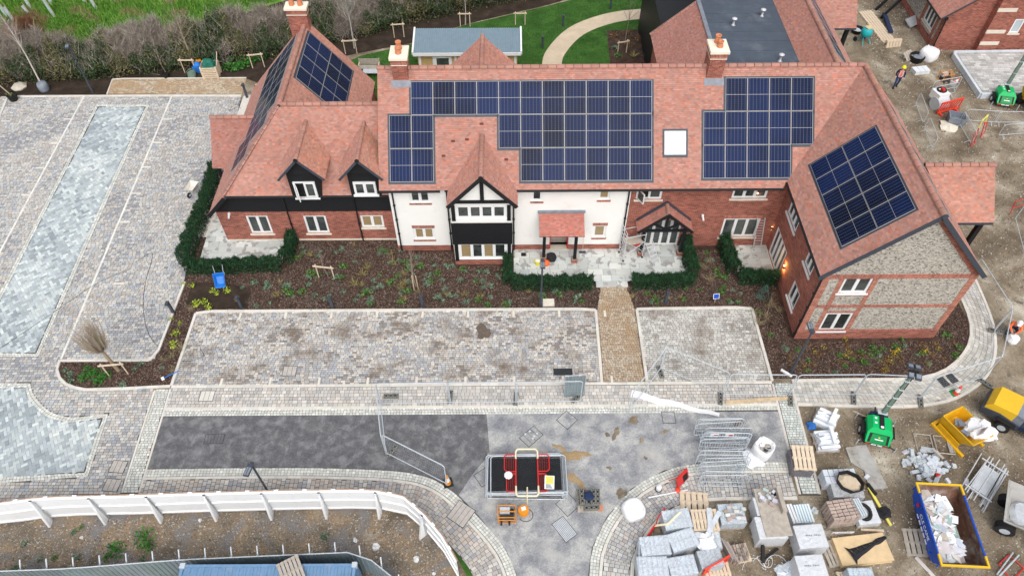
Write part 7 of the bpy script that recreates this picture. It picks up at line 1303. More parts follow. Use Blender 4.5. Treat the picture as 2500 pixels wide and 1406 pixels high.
# plywood stack with black membrane
c, w_, d, rz = pxbox([(2030, 1311), (2157, 1299), (2182, 1364), (2060, 1382)], .4); t = thing('plywood_stack', 'stack of pale plywood sheets near bottom of the yard', 'plywood stack', (c[0], c[1], 0), rz)
for y in (-d*.35, d*.35): MB().bx((-w_/2, y-.05, 0), (w_/2, y+.05, .08)).obj('bearer', 'palewood', t)
for k in range(5): MB().box((R.uniform(-.015, .015), R.uniform(-.015, .015), .115+k*.065), (w_, d, .06), R.uniform(-.008, .008)).obj('sheet', 'ply', t)
t = thing('black_membrane', 'folded black membrane lying on plywood stack', 'membrane', (c[0]+.05, c[1], .41), rz+.32); m_ = MB(); pr = [(-.75, .42), (-.6, .26), (-.3, .2), (0, .17), (.3, .12), (.5, .09), (.75, .13), (1.15, .07)]
for (x0, w0), (x1, w1) in zip(pr[:-1], pr[1:]): m_.add([(x0, -w0, .01), (x1, -w1, .01), (x1, -w1*.3, .09), (x0, -w0*.3, .07), (x1, w1*.3, .05), (x0, w0*.3, .11), (x1, w1, .01), (x0, w0, .01)], [(0, 1, 2, 3), (3, 2, 4, 5), (5, 4, 6, 7)])
m_.obj('membrane', 'cloth', t)
c = G(2033, 1352); pallet('grey pallet leaning at left side of plywood stack', c[0], c[1], .02, .15, .8, 1.1, 'greywood', 0, -.12, 5); c = G(2238, 1326); pallet('old grey pallet leaning against the blue skip', c[0], c[1], .03, -.13, 1.05, 1.2, 'greywood', 0, -.25, 5)
pack('pale blue block pack cut by bottom edge below plywood', [(2068, 1384), (2130, 1388), (2136, 1420), (2080, 1424)], .8, 5, 2, 2, mat='kerbpack', wrap='film', cols=(.85, 1.0, 1.1)); c = G(2068, 1400); pallet('pale pallet under blue pack at bottom edge', c[0], c[1]-.4, 0, .0, 1., .9)
# ------------------------------------------------------------------ rubble of blocks
bm = [MB().box((0, 0, .05), (.26, .16, .10), 0, jit((1.08, 1.1, 1.12), .12)).mesh('block', 'block') for _ in range(4)]+[MB().box((0, 0, .05), (.2, .2, .10), 0, jit((1.1, 1.1, 1.1), .1)).mesh('block', 'block'), MB().box((0, 0, .06), (.6, .16, .12), 0, (1.05, 1.08, 1.1)).mesh('block', 'block')]
p0 = G(2260, 1140)
for i in range(105):
    a, r = R.uniform(0, 6.28), abs(R.gauss(0, .5)); x, y = r*math.cos(a)*1.1, r*math.sin(a)*.9; z = max(0, .45-r*.42)*R.random(); t = thing('concrete_block', 'grey concrete block tipped in the heap north of the blue skip', 'block', (p0[0]+x, p0[1]+y, z), R.uniform(0, 6.28), 'heap of concrete blocks'); t.rotation_euler = (R.uniform(-.5, .5), R.uniform(-.4, .4), R.uniform(0, 6.28)); ob('block', R.choice(bm), t)
for px, py in ((2220, 1102), (2219, 1120), (2115, 1165), (1985, 1245), (1990, 1250), (1838, 1285), (2358, 1176)): p = G(px, py); t = thing('concrete_block', 'single concrete block lying loose on the mud', 'block', (p[0], p[1], 0), R.uniform(0, 3), 'loose single blocks'); ob('block', R.choice(bm), t)
t = thing('red_rag', 'small red rag on the concrete block heap', 'rag', (*G(2286, 1160)[:2], .12)); lump([(.12, 0), (.1, .06), (.03, .1)], 8, 2, .3).obj('cloth', 'red', t)
bar('timber_batten', 'short timber board lying on top of concrete block heap', 'batten', (2270, 1105), (2295, 1128), .12, .04, 'greywood', .35)
sl_ = MB().prism(GP([(2063, 1094), (2112, 1087), (2166, 1192), (2122, 1197), (2108, 1150), (2076, 1130)]), -.05, .09); t = tag(sl_.obj('concrete_slab', 'concrete'), 'broken flat concrete slab on mud below the green light tower', 'slab')
t = thing('shutter_frame', 'two dark timber shutter frames set in mud beside yellow skip', 'shutter frame', (*G(2285, 1085)[:2], 0), -.12)
for x0, x1 in ((-.95, -.2), (-.05, .75)): MB().path([(x0, -.45, .06), (x1, -.45, .06), (x1, .45, .06), (x0, .45, .06), (x0, -.45, .06)], .03, 4).obj('frame', 'greywood', t)
MB().bx((.5, -.4, .02), (.68, .35, .1)).obj('board', 'concrete', t)
# ------------------------------------------------------------------ light towers
def lightpx(label, px, py, rz, mast, z=0.):
    p = G(px, py); t = thing('light_tower', label, 'light tower', (p[0], p[1], z), rz); t.scale = (.85,)*3; mast /= .85
    MB().bx((-.72, -.85, .28), (.72, .75, .42)).obj('chassis', 'black', t)
    m_ = MB(); A_ = [(-.64, -.86, .42), (.64, -.86, .42), (.62, .55, .42), (-.62, .55, .42)]; Bt = [(-.66, -.50, .95), (.66, -.50, .95), (.66, .55, .95), (-.66, .55, .95)]; Ct = [(-.46, -.32, 1.22), (.46, -.32, 1.22), (.46, .46, 1.22), (-.46, .46, 1.22)]; m_.loft([A_, Bt, Ct]); h = m_.obj('hood', 'green', t)
    ob('door_surround', MB().add([(-.55, -.845, .46), (.55, -.845, .46), (.52, -.525, .935), (-.52, -.525, .935)], [(0, 1, 2, 3)]).mesh('door_surround', 'black'), h); ob('door', MB().add([(-.42, -.835, .49), (.42, -.835, .49), (.38, -.550, .912), (-.38, -.550, .912)], [(0, 1, 2, 3)]).mesh('door', 'greendk'), h)
    ob('lettering', MB().add([(-.2, -.742, .645), (.24, -.742, .645), (.24, -.708, .695), (-.2, -.708, .695)], [(0, 1, 2, 3)]).mesh('lettering', 'whiteframe'), h); ob('badge', MB().lathe([(.05, 0), (.05, .01)], 10, (-.0, -.655, .79)).mesh('badge', 'paleyellow'), h)
    MB().bx((-.13, -.34, 1.18), (.13, .62, 1.25)).obj('spine', 'black', t); MB().box((0, -.25, 1.27), (.16, .12, .04)).obj('beacon', 'whiteframe', t)
    for x, y in ((-.3, .3), (-.3, .0)): ob('sticker', MB().box((x, y, 1.225), (.12, .12, .006)).mesh('sticker', 'whiteframe'), h)
    m_ = MB(); m_.beam((-.7, -.86, .36), (.7, -.86, .36), .05, .12); m_.obj('light_bar', 'black', t)
    for i, c in enumerate(['red', 'whiteframe', 'whiteframe', 'red']): MB().box((-.48+i*.32, -.895, .36), (.26, .02, .08)).obj('tail_light', c, t)
    for s in (-1, 1):
        m_ = MB(); m_.tube((s*.66, -.05, .3), (s*.86, -.05, .3), .3, n=18); wo = m_.obj('wheel', 'rubber', t); ob('rim', MB().tube((s*.865, -.05, .3), (s*.875, -.05, .3), .17, n=12).mesh('rim', 'aluminium'), wo); MB().box((s*.76, -.05, .64), (.24, .75, .05)).obj('mudguard', 'black', t)
        for y in (-.8, .7): MB().beam((s*.65, y, .34), (s*1.0, y*1.15, .32), .05, .05).obj('outrigger', 'darkmetal', t); MB().tube((s*1.0, y*1.15, 0), (s*1.0, y*1.15, .55), .03, n=6).obj('jack', 'galv', t)
    MB().bx((-.45, .55, .42), (.45, .9, .95)).obj('fuel_box', 'navy', t); MB().beam((0, .75, .35), (0, 1.6, .35), .08, .08).obj('drawbar', 'darkmetal', t)
    mx, my = .08, .72; z0 = .9
    for k, w_ in enumerate((.20, .16, .12)): MB().bx((mx-w_/2, my-w_/2, z0+k*(mast-1.1)/3), (mx+w_/2, my+w_/2, z0+(k+1)*(mast-1.1)/3+.1)).obj('mast', 'mastgreen', t)
    for k in range(5): zz = 1.3+k*(mast-1.4)/5; MB().box((mx, my, zz), (.26, .26, .03)).obj('mast_bracket', 'galv', t)
    MB().path([(mx+.14, my, z) for z in np.linspace(1, mast-.3, 14)], .03, 5).obj('coiled_cable', 'rubber', t); MB().bx((-.2, .58, 1.22), (.3, .9, 1.3)).obj('mast_clamp', 'galv', t)
    MB().box((mx, my, mast-.15), (.5, .16, .14)).obj('head_bar', 'black', t)
    for x, y in ((-.3, .16), (.3, .16), (-.3, -.16), (.3, -.16)): fo = MB().box((mx+x*.6, my+y*1.9, mast-.05), (.30, .34, .12), rx=.25 if y < 0 else -.25).obj('floodlight', 'dkgrey', t); ob('floodlight_lens', MB().box((mx+x*.6, my+y*1.9, mast+.025), (.22, .22, .02), rx=.25 if y < 0 else -.25).mesh('floodlight_lens', 'lead'), fo)
    return t
lightpx('green mobile light tower at top of the stock yard', 2133, 1060, -.28, 4.65); lightpx('green mobile light tower beside beam and block floor, upper right', 2443, 250, -.22, 5.6)
# ------------------------------------------------------------------ yellow tipping skip
q = [G(2302, 1016, 1.0), G(2372, 996, 1.0), G(2404, 1062, 1.0), G(2362, 1080, 1.0)]; c = sum(q)/4; rz = math.atan2((q[0]-q[3])[1], (q[0]-q[3])[0]); L, Wd = 1.75, 1.25
t = thing('tipping_skip', 'yellow tipping skip full of packaging and plastic film', 'skip', (c[0], c[1], 0), rz+math.pi/2); 
def hollow(outer, inner, mat, t, nm='hopper'): m_ = MB(); m_.loft([outer[0], outer[1], inner[1], inner[0]]); return m_.obj(nm, mat, t)
o0 = [(-.45, -.8, .22), (.45, -.8, .22), (.45, .35, .22), (-.45, .35, .22)]; o1 = [(-.62, -.85, 1.0), (.62, -.85, 1.0), (.62, .95, 1.12), (-.62, .95, 1.12)]; i1 = [(-.57, -.8, 1.0), (.57, -.8, 1.0), (.57, .9, 1.12), (-.57, .9, 1.12)]; i0 = [(-.4, -.7, .5), (.4, -.7, .5), (.4, .3, .5), (-.4, .3, .5)]
hollow((o0, o1), (i0, i1), 'yellow', t); MB().path([(-.6, -.83, 1.0), (.6, -.83, 1.0), (.6, .93, 1.12), (-.6, .93, 1.12), (-.6, -.83, 1.0)], .03, 5).obj('rim', 'yellow', t)
for s in (-1, 1): m_ = MB(); m_.prism([(0, 0)]*0 or [(s*.56, -.75), (s*.62, -.75), (s*.62, .5), (s*.56, .5)], .12, .42); m_.obj('rocker', 'yellow', t); MB().bx((s*.64-.07, -1.0, 0), (s*.64+.07, .95, .13)).obj('skid', 'yellow', t)
MB().bx((-.6, -1.0, .0), (.6, -.85, .16)).obj('fork_pocket', 'yellow', t); MB().bx((-.25, -.92, .16), (.25, -.86, .34)).obj('latch', 'rust', t)
for i, (x, y, z, w_, d_, h_, r_, m_) in enumerate([(-.15, .55, 1.05, .5, .04, .8, .3, 'plaster'), (-.05, .35, .95, .65, .05, .8, -.1, 'plaster'), (.0, -.1, 1.05, .5, .22, .10, -.6, 'lead'), (.3, .25, 1.1, .28, .35, .1, .1, 'lead'), (-.4, .1, 1.0, .3, .2, .1, .3, 'lead'), (.1, -.3, .95, .35, .3, .12, .8, 'lead')]): o = thing('packaging', 'grey and cream packaging board sticking out of yellow skip', 'packaging', (c[0]+x*math.cos(rz+1.57)-y*math.sin(rz+1.57), c[1]+x*math.sin(rz+1.57)+y*math.cos(rz+1.57), z-.15), rz+1.57+r_, 'packaging in the yellow skip'); MB().box((0, 0, h_*.3), (w_, d_, h_), 0, (1, 1, 1), 0, -.3 if h_ > .3 else .2).obj('board', m_, o)
o = thing('plastic_film', 'heap of white plastic film spilling over yellow skip', 'plastic film', (*G(2390, 1048, .95)[:2], .85), 0); lump([(.5, -.2), (.62, .1), (.5, .28), (.25, .36), (.05, .38)], 18, 12, .22).obj('film', 'bagwhite', o); m_ = lump([(.3, -.3), (.36, -.1), (.2, .05), (.04, .08)], 12, 13, .3); m_.v = [(x+.55, y-.05, z) for x, y, z in m_.v]; m_.obj('film', 'bagwhite', o)
# ------------------------------------------------------------------ compressor on the right
p = G(2468, 1042); t = thing('compressor', 'yellow and black towed compressor at right edge of yard', 'compressor', (p[0], p[1]+.3, 0), -.72); 
m_ = MB(); pr = [(-1.35, .55), (-1.3, .9), (-1.05, 1.28), (-.1, 1.38), (-.1, .55)]
def ext(pr, y0, y1): m_ = MB(); n = len(pr); m_.add([(x, y0, z) for x, z in pr]+[(x, y1, z) for x, z in pr], [tuple(range(n)), tuple(range(2*n-1, n-1, -1))]+[(i, i+n, (i+1) % n+n, (i+1) % n) for i in range(n)]); return m_
ext([(-1.3, .62), (-1.28, .95), (-1.08, 1.26), (-.05, 1.36), (-.05, .62)], -.62, .62).obj('hood', 'yellow2', t); ext([(-.05, .6), (-.05, 1.34), (.32, 1.30), (.35, .6)], -.61, .61).obj('cowl', 'lead', t); ext([(-1.38, .38), (-1.38, .75), (-.6, .9), (.35, .75), (.35, .38)], -.68, .68).obj('body', 'dkgrey', t); MB().bx((.35, -.6, .45), (1.9, .6, .56)).obj('tray', 'darkmetal', t)
for y in (-.6, .6): MB().bx((.35, y-.02, .56), (1.9, y+.02, .78)).obj('tray_side', 'navy', t)
MB().path([(.9+.3*math.cos(a), .05+.3*math.sin(a), .64) for a in np.linspace(0, 6.283, 14)], .05, 6).obj('hose', 'rubber', t); MB().path([(.95+.22*math.cos(a), .05+.22*math.sin(a), .70) for a in np.linspace(0, 6.283, 14)], .05, 6).obj('hose', 'rubber', t)
for s in (-1, 1): m_ = MB(); m_.tube((-.2, s*.66, .33), (-.2, s*.88, .33), .33, n=18); wo = m_.obj('wheel', 'rubber', t); ob('rim', MB().tube((-.2, s*.885, .33), (-.2, s*.895, .33), .18, n=12).mesh('rim', 'galv'), wo); MB().box((-.2, s*.77, .72), (.8, .26, .05)).obj('mudguard', 'black', t)
MB().beam((1.9, 0, .5), (2.6, 0, .45), .1, .1).obj('drawbar', 'darkmetal', t)
# ------------------------------------------------------------------ blue skip of plasterboard
q = [G(2240, 1183, 1.35), G(2346, 1184, 1.35), G(2406, 1378, 1.35), G(2302, 1383, 1.35)]; c = sum(q)/4; rz = math.atan2((q[1]-q[0])[1], (q[1]-q[0])[0]); Wd = np.linalg.norm((q[1]-q[0])[:2]); Ld = np.linalg.norm((q[0]-q[3])[:2]); ang = math.atan2((q[0]-q[3])[1], (q[0]-q[3])[0])
t = thing('waste_skip', 'large blue skip with yellow ends full of plasterboard scraps', 'skip', (c[0], c[1], 0), ang-math.pi/2); hw, hl = Wd/2, Ld/2; SK = (c, ang-math.pi/2, hw, hl)
o0 = [(-hw*.72, -hl*.62, .06), (hw*.72, -hl*.62, .06), (hw*.72, hl*.62, .06), (-hw*.72, hl*.62, .06)]; om = [(-hw*1.02, -hl*.82, .75), (hw*1.02, -hl*.82, .75), (hw*1.02, hl*.82, .75), (-hw*1.02, hl*.82, .75)]; o1 = [(-hw, -hl, 1.35), (hw, -hl, 1.35), (hw, hl, 1.35), (-hw, hl, 1.35)]
m_ = MB(); m_.loft([o0, om, o1], cap=False); m_.add(o0, [(0, 1, 2, 3)]); m_.obj('body', 'blue', t); ins = lambda L_, z, k: [(x*k, y*k, z) for x, y, _ in L_]
m_ = MB(); m_.loft([ins(o1, 1.345, .97), ins(om, .75, .97), ins(o0, .12, .97)], cap=False); m_.add(ins(o0, .12, .97), [(0, 1, 2, 3)]); m_.obj('lining', 'rust', t)
for s in (-1, 1): MB().beam((s*hw, -hl, 1.36), (s*hw, hl, 1.36), .06, .07).obj('rim_rail', 'blue', t); MB().beam((-hw-.03, s*hl, 1.37), (hw+.03, s*hl, 1.37), .08, .08).obj('end_rail', 'yellow2', t); MB().beam((-hw*1.0, s*hl*.95, .95), (-hw*1.0, s*hl*.95, 1.3), .05, .05).obj('rib', 'blue', t)
for s in (-1, 1):
    for x in (-hw, hw): MB().beam((x, s*hl, 1.37), (x, s*(hl-.45), 1.38), .075, .085).obj('corner_rail', 'yellow2', t)
    for y in (-.6, .6): MB().tube((s*(hw*1.0), y*hl, .8), (s*(hw*1.0+.1), y*hl, .8), .05, n=8).obj('lifting_lug', 'blue', t)
for y in (-hl*.4, hl*.4): MB().beam((-hw*.75-.02, y, .1), (-hw*1.03, y, 1.3), .05, .06).obj('rib', 'blue', t)
def text(parent, s, size, loc, rot, mat, nm='lettering', ext_=.004):
    cu = bpy.data.curves.new(nm, 'FONT'); cu.body = s; cu.size = size; cu.extrude = ext_; cu.align_x = 'CENTER'; cu.align_y = 'CENTER'; tmp = bpy.data.objects.new(nm, cu); COL.objects.link(tmp); dg = bpy.context.evaluated_depsgraph_get(); me = bpy.data.meshes.new_from_object(tmp.evaluated_get(dg)); bpy.data.objects.remove(tmp); me.materials.clear(); me.materials.append(MT(mat)); at = me.color_attributes.new('Col', 'FLOAT_COLOR', 'CORNER'); at.data.foreach_set('color', [1.]*(4*len(me.loops))); o = ob(nm, me, parent, loc); o.rotation_euler = rot; return o
text(t, 'CLE CAME', .25, (-hw*1.045, -.05, 1.0), (math.radians(88), 0, math.radians(-90)), 'whiteframe'); [MB().box((-hw*1.03, .55-.28*k, .72), (.03, .2, .06)).obj('small_print', 'whiteframe', t) for k in range(5)]; MB().box((-hw*1.045, hl*.52, 1.02), (.012, .16, .2)).obj('logo', 'red', t)
rr = random.Random(6); dd = SK[1]
m_ = MB(); m_.loft([[(x*hw, y*hl, z) for x, y, z in r_] for r_ in ([(-.78, -.7, .2), (.7, -.7, .2), (.7, .7, .2), (-.78, .7, .2)], [(-.95, -.88, .95), (.55, -.88, .6), (.55, .88, .55), (-.95, .88, .95)], [(-.7, -.6, 1.02), (.1, -.6, .8), (.1, .6, .8), (-.7, .6, 1.02)])]); m_.obj('rubble_fill', 'plaster', t)
for i in range(110):
    lx, ly = rr.uniform(-hw*.66, hw*.28+.15*math.sin(i)), rr.uniform(-hl*.72, hl*.76); wx, wy = c[0]+lx*math.cos(dd)-ly*math.sin(dd), c[1]+lx*math.sin(dd)+ly*math.cos(dd); z = .74+.34*max(0, (-lx/hw+.5))/1.4+rr.uniform(0, .12)
    o = thing('plasterboard_scrap', 'broken plasterboard scrap in the blue skip', 'plasterboard', (wx, wy, z), rr.uniform(0, 6.28), 'plasterboard scraps in the blue skip'); o.rotation_euler = (rr.uniform(-.35, .35), rr.uniform(-.1, .45), rr.uniform(0, 6.28)); s = rr.uniform(.12, .34); pts = [(math.cos(a)*s*rr.uniform(.7, 1.3)*1.4, math.sin(a)*s*rr.uniform(.6, 1.2)) for a in sorted(rr.uniform(0, 6.28) for _ in range(5))]
    MB().prism(pts, 0, .014, jit((1.1, 1.1, 1.12), .12)).obj('scrap', rr.choice(['plaster', 'plaster', 'kerbpack', 'bagwhite', 'plasterteal', 'block', 'greywood', 'plasticgrey']), o)
o = thing('plasterboard_scrap', 'large teal plasterboard sheet lying in the blue skip', 'plasterboard', (c[0]+.28*math.cos(dd), c[1]-.1, .72), dd); o.rotation_euler = (.05, .35, dd+.12); MB().prism([(-.35, -1.0), (.25, -.9), (.35, .2), (.1, .95), (-.2, .9), (-.4, .1)], 0, .015).obj('sheet', 'plasterteal', o)
# ------------------------------------------------------------------ scaffold bundle, dumper tub
p = G(2398, 1180); t = thing('scaffold_bundle', 'bundle of aluminium scaffold frames and boards on mud', 'scaffold', (p[0], p[1], .02), .78)
for k in range(3): MB().box((0, R.uniform(-.04, .04), .10+k*.10), (1.5, .62, .05), R.uniform(-.04, .04)).obj('deck', 'block', t)
for k in range(16): y, z = R.uniform(-.62, .62), R.uniform(.02, .36); MB().tube((-1.25+R.uniform(-.2, .2), y, z+.03), (1.25+R.uniform(-.2, .2), y+R.uniform(-.12, .12), z+.03), .026, n=7).obj('tube', 'aluminium', t)
for x in (-.9, .9): MB().beam((x, -.6, .4), (x, .6, .4), .05).obj('cross_tube', 'aluminium', t)
p = G(2462, 1278); t = thing('site_dumper', 'grey cement-crusted dumper skip at right edge', 'dumper', (p[0]+.35, p[1], 0), -.5); t.scale = (1.25, 1.25, 1.1); o0 = [(-.6, -.5, .6), (.75, -.5, .6), (.75, .5, .6), (-.6, .5, .6)]; o1 = [(-.85, -.85, 1.25), (1.0, -.85, 1.25), (1.0, .85, 1.25), (-.85, .85, 1.25)]; hollow((o0, o1), ([(x*.85, y*.85, .72) for x, y, z in o0], [(x*.93, y*.93, 1.25) for x, y, z in o1]), 'concrete', t); MB().bx((-.5, -.35, .35), (1.4, .35, .6)).obj('chassis', 'darkmetal', t); lump([(.5, .75), (.45, .88), (.2, .95), (.05, .97)], 12, 6, .2).obj('mortar', 'block', t)
for x in (-.45, .95):
    for s in (-1, 1): m_ = MB(); m_.tube((x, s*.42, .32), (x, s*.68, .32), .32, n=18); wo = m_.obj('wheel', 'rubber', t); ob('rim', MB().tube((x, s*.685, .32), (x, s*.69, .32), .17, n=12).mesh('rim', 'galv'), wo)
t = thing('plywood_offcut', 'pale plywood offcut above grey dumper', 'plywood sheet', (*G(2490, 1228)[:2], .3), .3); MB().box((0, 0, 0), (.8, .5, .03), ry=.15).obj('sheet', 'ply', t); MB().bx((-.3, -.2, -.3), (.3, .2, -.06)).obj('support', 'greywood', t)
t = thing('barrier_frame', 'red and silver barrier parts in bottom right corner', 'barrier', (*G(2470, 1395)[:2], .03), .6); MB().path([(-.9, .2, .1), (.8, .25, .12)], .035).obj('tube', 'galv', t); MB().path([(-.7, .3, .08), (.7, .45, .1)], .03).obj('tube', 'galv', t); MB().path([(-.4, -.2, .05), (.5, -.2, .05), (.5, .5, .05), (-.2, .5, .05), (-.4, -.2, .05)], .028).obj('frame', 'red', t)
# ------------------------------------------------------------------ white hoarding round the gravel yard
HT = 2.0; hp = spline([G(-150, 1292), G(35, 1276), G(140, 1262), G(240, 1258), G(350, 1256), G(455, 1252), G(560, 1249), G(670, 1246), G(780, 1244), G(890, 1243), G(985, 1252), G(1050, 1305), G(1100, 1370), G(1135, 1440)], 6); hl_ = Line(hp)
hd_ = thing('white_hoarding', 'curved white site hoarding with sloping braces facing the gravel yard', 'hoarding', (hl_.at(hl_.L/2)[0], hl_.at(hl_.L/2)[1], 0)); off = V3(hd_['_o']); step = 1.22; n = int(hl_.L/step)
for i in range(n):
    a, b = hl_.at(i*step+.004), hl_.at((i+1)*step-.004); d = (b-a)/np.linalg.norm(b-a); rz = math.atan2(d[1], d[0]); m = (a+b)/2; L = np.linalg.norm(b-a)
    def loc(nm, mb, mat): o = ob(nm, mb.mesh(nm, mat), hd_, (m[0]-off[0], m[1]-off[1], 0)); o.rotation_euler = (0, 0, rz)
    loc('panel', MB().bx((-L/2, 0, .08), (L/2, .02, HT)), 'hoardwhite')
    for z in (.22, 1.05, HT-.10): loc('rail', MB().bx((-L/2, -.05, z-.045), (L/2, -.001, z+.045)), 'hoardwhite')
    loc('capping', MB().bx((-L/2, .022, HT-.12), (L/2, .07, HT+.02), (1, .8, .7)), 'greywood')
    loc('cap_block', MB().bx((-.09, .0, HT+.002), (.09, .075, HT+.03)), 'hoardwhite')
    if i % 2 == 0:
        mb = MB(); x = -L/2; mb.add([(x-.05, -.06, HT), (x+.05, -.06, HT), (x+.05, -.06, 0), (x-.05, -.06, 0), (x-.05, -.12, HT), (x+.05, -.12, HT), (x+.05, -.46, 0), (x-.05, -.46, 0), (x-.05, -.05, 0), (x+.05, -.05, 0), (x-.05, -.055, HT-.35), (x+.05, -.055, HT-.35)], [(4, 5, 6, 7), (0, 1, 5, 4), (0, 4, 7, 8, 10), (1, 11, 9, 6, 5), (10, 8, 9, 11), (8, 7, 6, 9)]); loc('brace', mb, 'hoardwhite'); loc('post', MB().bx((x-.05, -.15, 0), (x+.05, -.052, HT)), 'hoardwhite')
# ------------------------------------------------------------------ corrugated steel fence and blue container
cf = [G(-120, 1398, 1.95), G(160, 1388, 1.95), G(440, 1366, 1.95), G(640, 1357, 1.95), G(850, 1348, 1.95), G(905, 1366, 1.95), G(960, 1410, 1.95), G(1000, 1460, 1.95)]; cl_ = Line(cf); fc = thing('steel_fence', 'grey corrugated steel fence with tube braces at bottom left', 'fence', (cl_.at(cl_.L/2)[0], cl_.at(cl_.L/2)[1], 0)); off = V3(fc['_o']); step = 1.05
for i in range(int(cl_.L/step)):
    a, b = cl_.at(i*step), cl_.at((i+1)*step); mb = MB(); k = 5
    d = (b-a)/np.linalg.norm(b-a); nrm = np.array([d[1], -d[0]]); L = np.linalg.norm(b-a); prof = []
    for j in range(k): 
        for s_, h_ in ((0, 0), (.55, 0), (.65, .035), (.9, .035)): prof.append(a+d*(j+s_)/k*L+nrm*h_)
    prof.append(b); vs = [(p[0]-off[0], p[1]-off[1], z) for z in (.03, 1.95) for p in prof]; N = len(prof); mb.add(vs, [(q, q+1, q+1+N, q+N) for q in range(N-1)], jit((1, 1, 1), .12)); mb.obj('sheet', 'corrfence', fc)
    m = (a+b)/2-off[:2]; MB().tube((a[0]-off[0], a[1]-off[1], 1.97), (b[0]-off[0], b[1]-off[1], 1.97), .025, n=6).obj('top_rail', 'galv', fc); MB().tube((m[0], m[1]+.06, 1.75), (m[0]-.05, m[1]+.42, 2.02), .03, n=6).obj('tube_end', 'galv', fc); MB().tube((m[0], m[1]+.05, 0), (m[0], m[1]+.05, 1.9), .03, n=6).obj('post', 'galv', fc)
ca, cb_ = G(446, 1381, 2.35), G(865, 1384, 2.35); ct = thing('shipping_container', 'blue shipping container at bottom edge carrying a grey pallet', 'container', ((ca[0]+cb_[0])/2, ca[1]-1.2, 0)); L = (cb_[0]-ca[0])
MB().bx((-L/2+.05, -1.17, .1), (L/2-.05, 1.17, 2.3)).obj('body', 'containerblue', ct); mb = MB(); n = 24
for i in range(n): x0 = -L/2+.08+i*(L-.16)/n; w_ = (L-.16)/n; mb.add([(x0, -1.15, 2.31), (x0+w_*.5, -1.15, 2.31), (x0+w_*.5, 1.15, 2.31), (x0, 1.15, 2.31), (x0+w_*.6, -1.15, 2.345), (x0+w_*.9, -1.15, 2.345), (x0+w_*.9, 1.15, 2.345), (x0+w_*.6, 1.15, 2.345), (x0+w_, -1.15, 2.31), (x0+w_, 1.15, 2.31)], [(0, 1, 2, 3), (1, 4, 7, 2), (4, 5, 6, 7), (5, 8, 9, 6)])
mb.obj('roof', 'containerblue', ct)
for s in (-1, 1): MB().bx((-L/2, s*1.2-.05, 2.2), (L/2, s*1.2+.05, 2.38)).obj('top_rail', 'containerblue', ct); MB().bx((s*L/2-.06, -1.2, 2.2), (s*L/2+.06, 1.2, 2.375)).obj('end_rail', 'containerblue', ct)
for sx in (-1, 1):
    for sy in (-1, 1): MB().bx((sx*L/2-.1, sy*1.2-.1, 2.22), (sx*L/2+.1, sy*1.2+.1, 2.42)).obj('corner_casting', 'galv', ct); MB().bx((sx*L/2-.07, sy*1.2-.07, 0), (sx*L/2+.07, sy*1.2+.07, 2.2)).obj('corner_post', 'containerblue', ct)
p = G(712, 1388, 2.5); pallet('grey pallet lying askew on the blue container roof', p[0], p[1]-.1, 2.36, .5, .9, 1.1, 'greywood', 0, .0, 6)
# litter on the gravel yard
for px, py, s in ((868, 1318, .11), (918, 1335, .16), (1016, 1365, .13), (490, 1270, .08), (1060, 1400, .08), (200, 1312, .08)): p = G(px, py); t = thing('plastic_litter', 'scrap of white plastic lying on the gravel yard', 'litter', (p[0], p[1], .015), R.uniform(0, 3), 'plastic litter on gravel'); lump([(s, 0), (s*.8, .05), (s*.4, .09), (.02, .1)], 9, px, .4).obj('scrap', 'bagwhite', t)
# stones scattered over mud and gravel
def stones(name, poly, n, smin, smax, pal):
    q = fillpoly(ccw(poly), n); sz = NR.uniform(smin, smax, n)*NR.uniform(.5, 1, n); P = np.column_stack([q, sz*.25]); k = NR.normal(size=(n, 4, 3)); T = np.array([[1, 0, -.5], [-.5, .87, -.5], [-.5, -.87, -.5], [0, 0, .8]]); W_ = P[:, None]+(T+k*.22)*sz[:, None, None]*.6; fc_ = np.concatenate([W_[:, [0, 1, 3]], W_[:, [1, 2, 3]], W_[:, [2, 0, 3]]]); c = pick(pal, n, .3); tag(quads(name, fc_, 'stonechip', np.tile(c, (3, 1)), nv=3), kind='stuff')
SP = [(.34, .31, .27), (.45, .42, .38), (.22, .18, .14), (.55, .52, .48)]
stones('gravel_stones', GP([(-150, 1290), (300, 1265), (950, 1255), (1060, 1330), (1110, 1420), (-150, 1440)]), 13000, .03, .11, SP+[(.32, .2, .1)])
stones('yard_stones', GP([(1560, 1290), (1640, 1222), (2010, 1215), (1960, 1000), (2250, 1000), (2400, 950), (2600, 1000), (2600, 1420), (1540, 1420)]), 9500, .02, .10, SP)
stones('site_stones', GP([(2100, -20), (2520, -20), (2560, 700), (2440, 760), (2320, 560), (2130, 150)]), 8500, .03, .13, SP)
